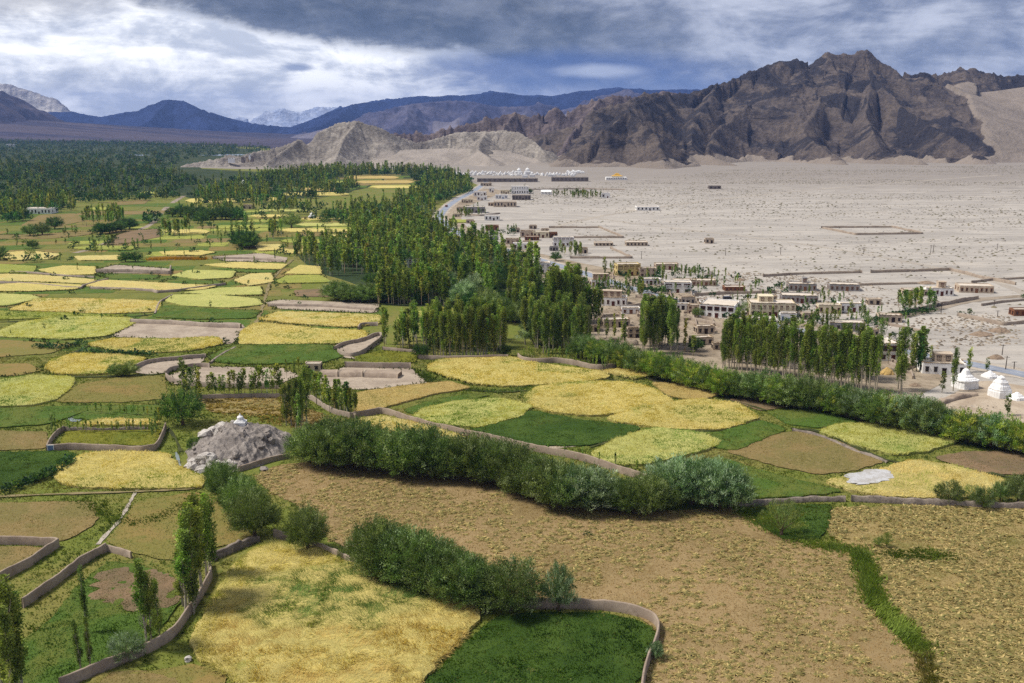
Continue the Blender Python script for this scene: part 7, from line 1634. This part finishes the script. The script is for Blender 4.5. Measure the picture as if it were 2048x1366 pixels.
# ---- largest ones become trees of their own, the rest joins the two woods
def place_tree(kind, x, y, h, label, group, sq):
    protos = PROTO[kind if kind in PROTO else 'poplar']; c, t = protos[int(RNG.integers(len(protos)))]
    pop = kind in POP
    r = bpy.data.objects.new('poplar_tree' if pop else 'willow_tree', None); COL.objects.link(r); r.empty_display_size = .3
    s = sq * RNG.uniform(.9, 1.12)
    r.location = (x, y, .05); r.rotation_euler = (RNG.normal(0, .02), RNG.normal(0, .02), RNG.uniform(0, 6.28)); r.scale = (h * s, h * s, h)
    tag(r, label, 'tree', group)
    link('trunk', t, None, r); link('crown', c, None, r)
pops = sorted([t for t in TREES if t[0] in POP], key=lambda t: -t[7]); wils = sorted([t for t in TREES if t[0] not in POP], key=lambda t: -t[7])
def split(lst, n, lab0, grp0):
    keep = 0; rest = []; chosen = []
    for t in lst:
        if keep < n and (t[4] or t[7] > 24): chosen.append(t); keep += 1
        else: rest.append(t)
    by = {}
    for t in chosen: by.setdefault(t[4] or lab0, []).append(t)
    for lb, ts in by.items():
        ts.sort(key=lambda t: t[1] / t[2])
        for i, t in enumerate(ts):          # alike trees of one row or clump are told apart by their place in it
            l2 = lb if len(ts) == 1 or len(ts) > 60 or not t[4] else lb + ', ' + ('leftmost' if i == 0 else 'rightmost' if i == len(ts) - 1 else ORD(i + 1) + ' from left')
            place_tree(t[0], t[1], t[2], t[3], l2, t[5] if t[4] else grp0, t[6])
    return rest
rest_p = split(pops, 298, 'poplar in the edge of the big poplar wood beside the road', 'poplars of the big wood')
rest_w = split(wils, 298, 'round leafy tree scattered through the poplar wood', 'round trees in the poplar wood')
def mass(name, lst, label):
    Vs = []; Fs = []; Cs = []; off = 0
    for (kind, x, y, h, _, _, sq, px) in lst:
        key = kind if kind in LOWP else 'poplar'
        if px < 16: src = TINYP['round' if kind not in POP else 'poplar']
        else: src = LOWP[key]
        V_, F_, C_ = src[int(RNG.integers(len(src)))]
        a = RNG.uniform(0, 6.28); s = h * sq * RNG.uniform(.9, 1.15); R_ = np.array([[cos(a), -sin(a)], [sin(a), cos(a)]])
        V2 = np.empty_like(V_); V2[:, :2] = V_[:, :2] @ R_.T * s + (x, y); V2[:, 2] = V_[:, 2] * h + .03
        hue = RNG.normal(0, .13); C2 = C_ * (RNG.uniform(.8, 1.6) * np.array([1 + hue, 1, 1 - hue * .6]))
        Vs.append(V2); Fs.append(F_ + off); Cs.append(C2); off += len(V_)
    me = mesh_np(name, np.vstack(Vs), np.vstack(Fs), np.vstack(Cs))
    o = link(name, me, LEAF); tag(o, label, kind='stuff'); return o
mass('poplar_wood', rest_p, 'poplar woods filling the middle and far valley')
mass('willow_wood', rest_w, 'dark round trees of the far valley woods, darkened further for cloud shadow')

# ================================================================== straw heaps on the harvested fields
def heap_mesh(seed):
    rng = np.random.default_rng(seed); n = 46
    a = rng.uniform(0, 2 * pi, n); r_ = np.sqrt(rng.uniform(0, 1, n))
    P = np.c_[np.cos(a) * r_ * .55, np.sin(a) * r_ * .32, .26 * (1 - r_ ** 1.6) * rng.uniform(.7, 1.1, n)]
    D = np.c_[np.cos(a) * .9 + .5, np.sin(a) * .5, rng.uniform(-.12, .16, n)]
    cs = [alb(c) for c in ((204, 180, 120), (178, 158, 98), (136, 124, 72), (142, 142, 80))]
    V_, F_, C_ = leaves(P, D, .62, .20, rng, roll=True, C=tint(n, rng, cs, (.4, .3, .2, .1)))
    m = []; k_ = 10         # the packed core
    core = np.array([(cos(2 * pi * i / k_) * rr * (1 + rng.uniform(-.15, .15)), sin(2 * pi * i / k_) * rr * .6, zz) for rr, zz in ((.62, -.03), (.42, .22)) for i in range(k_)] + [(0, 0, .33)])
    f = [(i, (i + 1) % k_, (i + 1) % k_ + k_) for i in range(k_)] + [(i, (i + 1) % k_ + k_, i + k_) for i in range(k_)] + [(i + k_, (i + 1) % k_ + k_, 2 * k_) for i in range(k_)]
    V2 = np.vstack([V_, core]); F2 = np.vstack([F_, np.array(f) + len(V_)]); C2 = np.vstack([C_, np.tile(np.array(alb((150, 138, 84))), (len(core), 1))])
    return V2, F2, C2
HEAPS = [heap_mesh(s) for s in range(6)]
HMESH = [mesh_np('straw_heap', *h) for h in HEAPS]
for m_ in HMESH: m_.materials.append(STRAW)
spots = []
def strew(P, n, smin, smax, clump, seed, lab, grp, mind=1.0, rot=0.2):
    S = scatter(P, n * 3); w_ = fbm(S[:, 0] * clump, S[:, 1] * clump, 3, seed); S = S[(w_ + RNG.uniform(-.16, .16, len(S)) > .42)]
    cell = {}
    for x, y in S:
        if len(spots) > 9000: break
        key = (int(x / mind), int(y / (mind * .8)))
        if key in cell: continue
        cell[key] = 1; spots.append((x, y, RNG.uniform(smin, smax) * RNG.choice((.7, 1, 1.2)), rot + RNG.normal(0, .5), lab, grp))
strew(STUB, 3300, .7, 1.25, .10, 3, 'small heap of cut straw on the big tan field', 'straw heaps on the big tan field', 1.5)
strew(STUB2, 2300, 1.0, 1.5, .12, 5, 'heap of cut straw on the green and tan field right of the ditch', 'straw heaps right of the ditch', 1.4, -.2)
def zone(x, y, lab, grp):
    """names the landmark a heap lies nearest to"""
    lm = [((1330, 1300), 'outside the curved end of the near mud wall'), ((1560, 1360), 'at the bottom edge between the curved wall and the ditch'), ((1700, 1250), 'on the open slope left of the grassy ditch'), ((1450, 1200), 'in the middle of the slope above the bottom edge')] if 'big tan' in lab else \
         [((1880, 1340), 'close beside the lower end of the ditch'), ((2000, 1350), 'in the bottom right corner of the photo'), ((1830, 1230), 'right of the middle bend of the ditch'), ((2010, 1220), 'near the right edge above the bottom corner')]
    b = min(lm, key=lambda q: (G(*q[0])[0] - x) ** 2 + (G(*q[0])[1] - y) ** 2)
    return 'small heap of cut straw ' + b[1], 'straw heaps ' + b[1]
spots.sort(key=lambda s: s[1])
for (x, y, s, a, lab, grp) in spots[:298]:
    o = link('straw_heap', HMESH[int(RNG.integers(6))], None, None, (x, y, .11), (0, 0, a), (s, s, s * .8)); lz, gz = zone(x, y, lab, grp); tag(o, lz, 'straw heap', gz)
Vs = []; Fs = []; Cs = []; off = 0
for (x, y, s, a, _, _) in spots[298:]:
    V_, F_, C_ = HEAPS[int(RNG.integers(6))]; sel = slice(None)
    R_ = np.array([[cos(a), -sin(a)], [sin(a), cos(a)]]); V2 = V_.copy(); V2[:, :2] = V_[:, :2] @ R_.T * s + (x, y); V2[:, 2] = V_[:, 2] * s * .8 + .11
    Vs.append(V2); Fs.append(F_ + off); Cs.append(C_ * RNG.uniform(.85, 1.15)); off += len(V_)
tag(link('straw_heaps', mesh_np('straw_heaps', np.vstack(Vs), np.vstack(Fs), np.vstack(Cs)), STRAW), 'many more heaps of cut straw farther up the tan fields', kind='stuff')
S = scatter(GA([(400, 800), (560, 796), (690, 848), (600, 860), (420, 826)]), 420)
tufts('dry_tufts', S, .3, .6, .9, blend([(176, 146, 86), (196, 168, 104), (128, 116, 60)], RNG.random((len(S), 3))), None, 5, .9, 3, spread=.5); bpy.data.objects['dry_tufts']['label'] = 'dry tufts on the stubble behind the grey rock'

# ================================================================== wild grass on the banks, field edges and the ditch
S = scatter(GA([(-80, 1450), (-80, 700), (600, 690), (1150, 700), (2100, 900), (2100, 1450)]), 120000)
out_ = np.ones(len(S), bool)
for P in FIELDS: out_ &= ~inside(S, P)
rk_ = ((S[:, 0] - RC[0]) / RW) ** 2 + ((S[:, 1] - RC[1]) / RDb) ** 2 < 1.1
S = S[out_ & ~rk_ & inside(S, VALP)]
if len(S) > 42000: S = S[RNG.permutation(len(S))[:42000]]
g = fbm(S[:, 0] * .06, S[:, 1] * .06, 4, 55); g2 = fbm(S[:, 0] * .25, S[:, 1] * .25, 3, 57)
tufts('meadow_grass', S, .03, .25 + .55 * np.clip(g2 - .35, 0, 1) * 2, .26, blend([(112, 126, 52), (136, 140, 66), (82, 106, 40), (158, 142, 86)], np.stack([np.ones(len(S)), np.clip(g - .4, 0, 1) * 5, np.clip(g2 - .5, 0, 1) * 9, np.clip(.44 - g, 0, 1) * 12], 1)), None, 3, .7, 6, GRASS, .3)
bpy.data.objects['meadow_grass']['label'] = 'rough grass on the banks between the fields'
def verge(name, pts, wd, n, h, cols, label, seed):
    P = resample(chaikin(GA(pts), 2, False), .4, False); i = RNG.integers(0, len(P), n)
    S = P[i] + RNG.normal(0, wd / 2.4, (n, 2)); g = fbm(S[:, 0] * .3, S[:, 1] * .3, 3, seed)
    o = tufts(name, S, .25, h, .3, blend(cols, np.stack([np.ones(n), np.clip(g - .45, 0, 1) * 7, RNG.random(n)], 1)), None, 4, .7, seed, GRASS, .3); o['label'] = label; return o
DG = [(136, 158, 64), (104, 130, 46), (164, 172, 84)]
verge('ditch_grass', [(1722, 1106), (1738, 1160), (1748, 1205), (1800, 1256), (1845, 1304)], 2.6, 2000, .95, DG, 'tall grass along the winding ditch in the harvested field', 3)
verge('ditch_grass', [(1845, 1304), (1858, 1340), (1866, 1420)], 1.8, 700, .6, [(150, 142, 70), (120, 124, 52), (172, 150, 92)], 'dry grass along the lower end of the ditch', 4)
verge('ditch_grass', [(1480, 1018), (1540, 1056), (1620, 1090), (1722, 1106)], 3.4, 1500, .5, DG, 'green grass strip from the willows down to the ditch', 5)
verge('weeds', [(1770, 1112), (1820, 1114), (1880, 1110), (1900, 1116)], 3.0, 600, .5, [(104, 124, 44), (84, 104, 36), (130, 134, 58)], 'green weeds right of the head of the ditch', 6)
verge('weeds', [(150, 1000), (200, 1020), (250, 1050), (300, 1046), (370, 1010), (400, 990)], 3.0, 500, .4, [(84, 108, 36), (70, 94, 30), (118, 128, 52)], 'green weeds in lines across the mown meadow', 7)
verge('weeds', [(858, 765), (840, 742), (880, 775), (960, 782), (1040, 784), (1060, 770)], 3.0, 500, .5, [(78, 104, 34), (92, 116, 40), (64, 88, 28)], 'dark weeds round the long wheat field', 8)
verge('flower_strip', [(300, 520), (340, 518), (410, 519)], 5.5, 700, 1.6, [(196, 140, 50), (214, 160, 60), (150, 120, 48)], 'orange flowering strip among the far wheat', 9)
ribbon('ditch_water', [(1745, 1180), (1790, 1250), (1842, 1306), (1858, 1345), (1868, 1430)], .5, .34, M['water'], label='thin glint of water in the ditch', step=1.0, wob=.4, kind='structure')

# ================================================================== stones and scrub on the desert
def stones(name, poly, n, s0, s1, cols, label, flatk=.5, wx=0.004):
    S = scatter(GA(poly), n * 3); v = fbm(S[:, 0] * wx, S[:, 1] * wx * 4, 5, 77); S = S[v + RNG.uniform(-.1, .1, len(S)) > .5][:n]
    S = S[~inside(S, VALP)]; n = len(S)
    base = np.array([(1, 0, 0), (0.3, .95, 0), (-.8, .6, 0), (-.8, -.6, 0), (.3, -.95, 0), (.1, .05, 1)]); tri = np.array([(0, 1, 5), (1, 2, 5), (2, 3, 5), (3, 4, 5), (4, 0, 5)])
    s = RNG.uniform(s0, s1, n)[:, None, None]; j = RNG.uniform(.6, 1.3, (n, 6, 3)); V_ = base[None] * s * j; V_[:, :, 2] *= flatk
    a = RNG.uniform(0, 6.28, n); c_, s_ = np.cos(a)[:, None], np.sin(a)[:, None]
    X = V_[:, :, 0] * c_ - V_[:, :, 1] * s_; Y = V_[:, :, 0] * s_ + V_[:, :, 1] * c_
    V_ = np.stack([X + S[:, :1], Y + S[:, 1:], V_[:, :, 2]], -1).reshape(-1, 3)
    F = (tri[None] + 6 * np.arange(n)[:, None, None]).reshape(-1, 3)
    C = np.repeat(tint(n, RNG, [alb(c) for c in cols], [1 / len(cols)] * len(cols)), 6, 0)
    tag(link(name, mesh_np(name, V_, F, C), STRAW), label, kind='stuff')
DES = [(1000, 380), (1250, 362), (1500, 336), (2100, 330), (2100, 720), (2000, 680), (1850, 560), (1500, 545), (1250, 520), (1100, 440)]
stones('desert_stones', DES, 9000, .35, 1.0, [(120, 110, 100), (150, 138, 124), (98, 90, 84), (180, 166, 150)], 'grey stones strewn over the desert plain')
stones('desert_scrub', DES, 5200, .5, 1.6, [(120, 112, 84), (104, 100, 72), (134, 124, 98)], 'low grey scrub scattered over the desert plain', .45)
stones('village_rubble', [(1180, 680), (1300, 690), (1480, 690), (1640, 660), (1760, 690), (1840, 700), (2040, 690), (2040, 640), (1700, 560), (1450, 540), (1250, 545)], 4500, .2, 1.0, [(150, 136, 118), (120, 108, 94), (176, 160, 140)], 'loose rubble between the houses', .6, .02)
stones('terrace_stones', [(1870, 822), (1930, 790), (2048, 800), (2100, 880), (1950, 850)], 400, .15, .5, [(160, 146, 128), (130, 116, 100), (200, 190, 178)], 'loose stones on the sandy stupa terrace', .6, .05)

# ================================================================== haze over the whole valley
HB = 24000.0
hz_m = bpy.data.materials.new('haze'); hz_m.use_nodes = True
ht = NT(hz_m.node_tree); ht.n.clear()
ho = ht.n.new('ShaderNodeOutputMaterial'); pv = ht.n.new('ShaderNodeVolumePrincipled')
pv.inputs['Color'].default_value = (0.24, 0.40, 0.88, 1.0); pv.inputs['Density'].default_value = HAZE_DENSITY; pv.inputs['Anisotropy'].default_value = 0.0
ht.l.new(pv.outputs[0], ho.inputs['Volume'])
m = MB(); m.box(-HB, HB, -HB, HB, -6.0, 800.0)
hz_o = m.build('haze', hz_m); tag(hz_o, 'pale blue air between the viewer and the far mountains', kind='stuff')
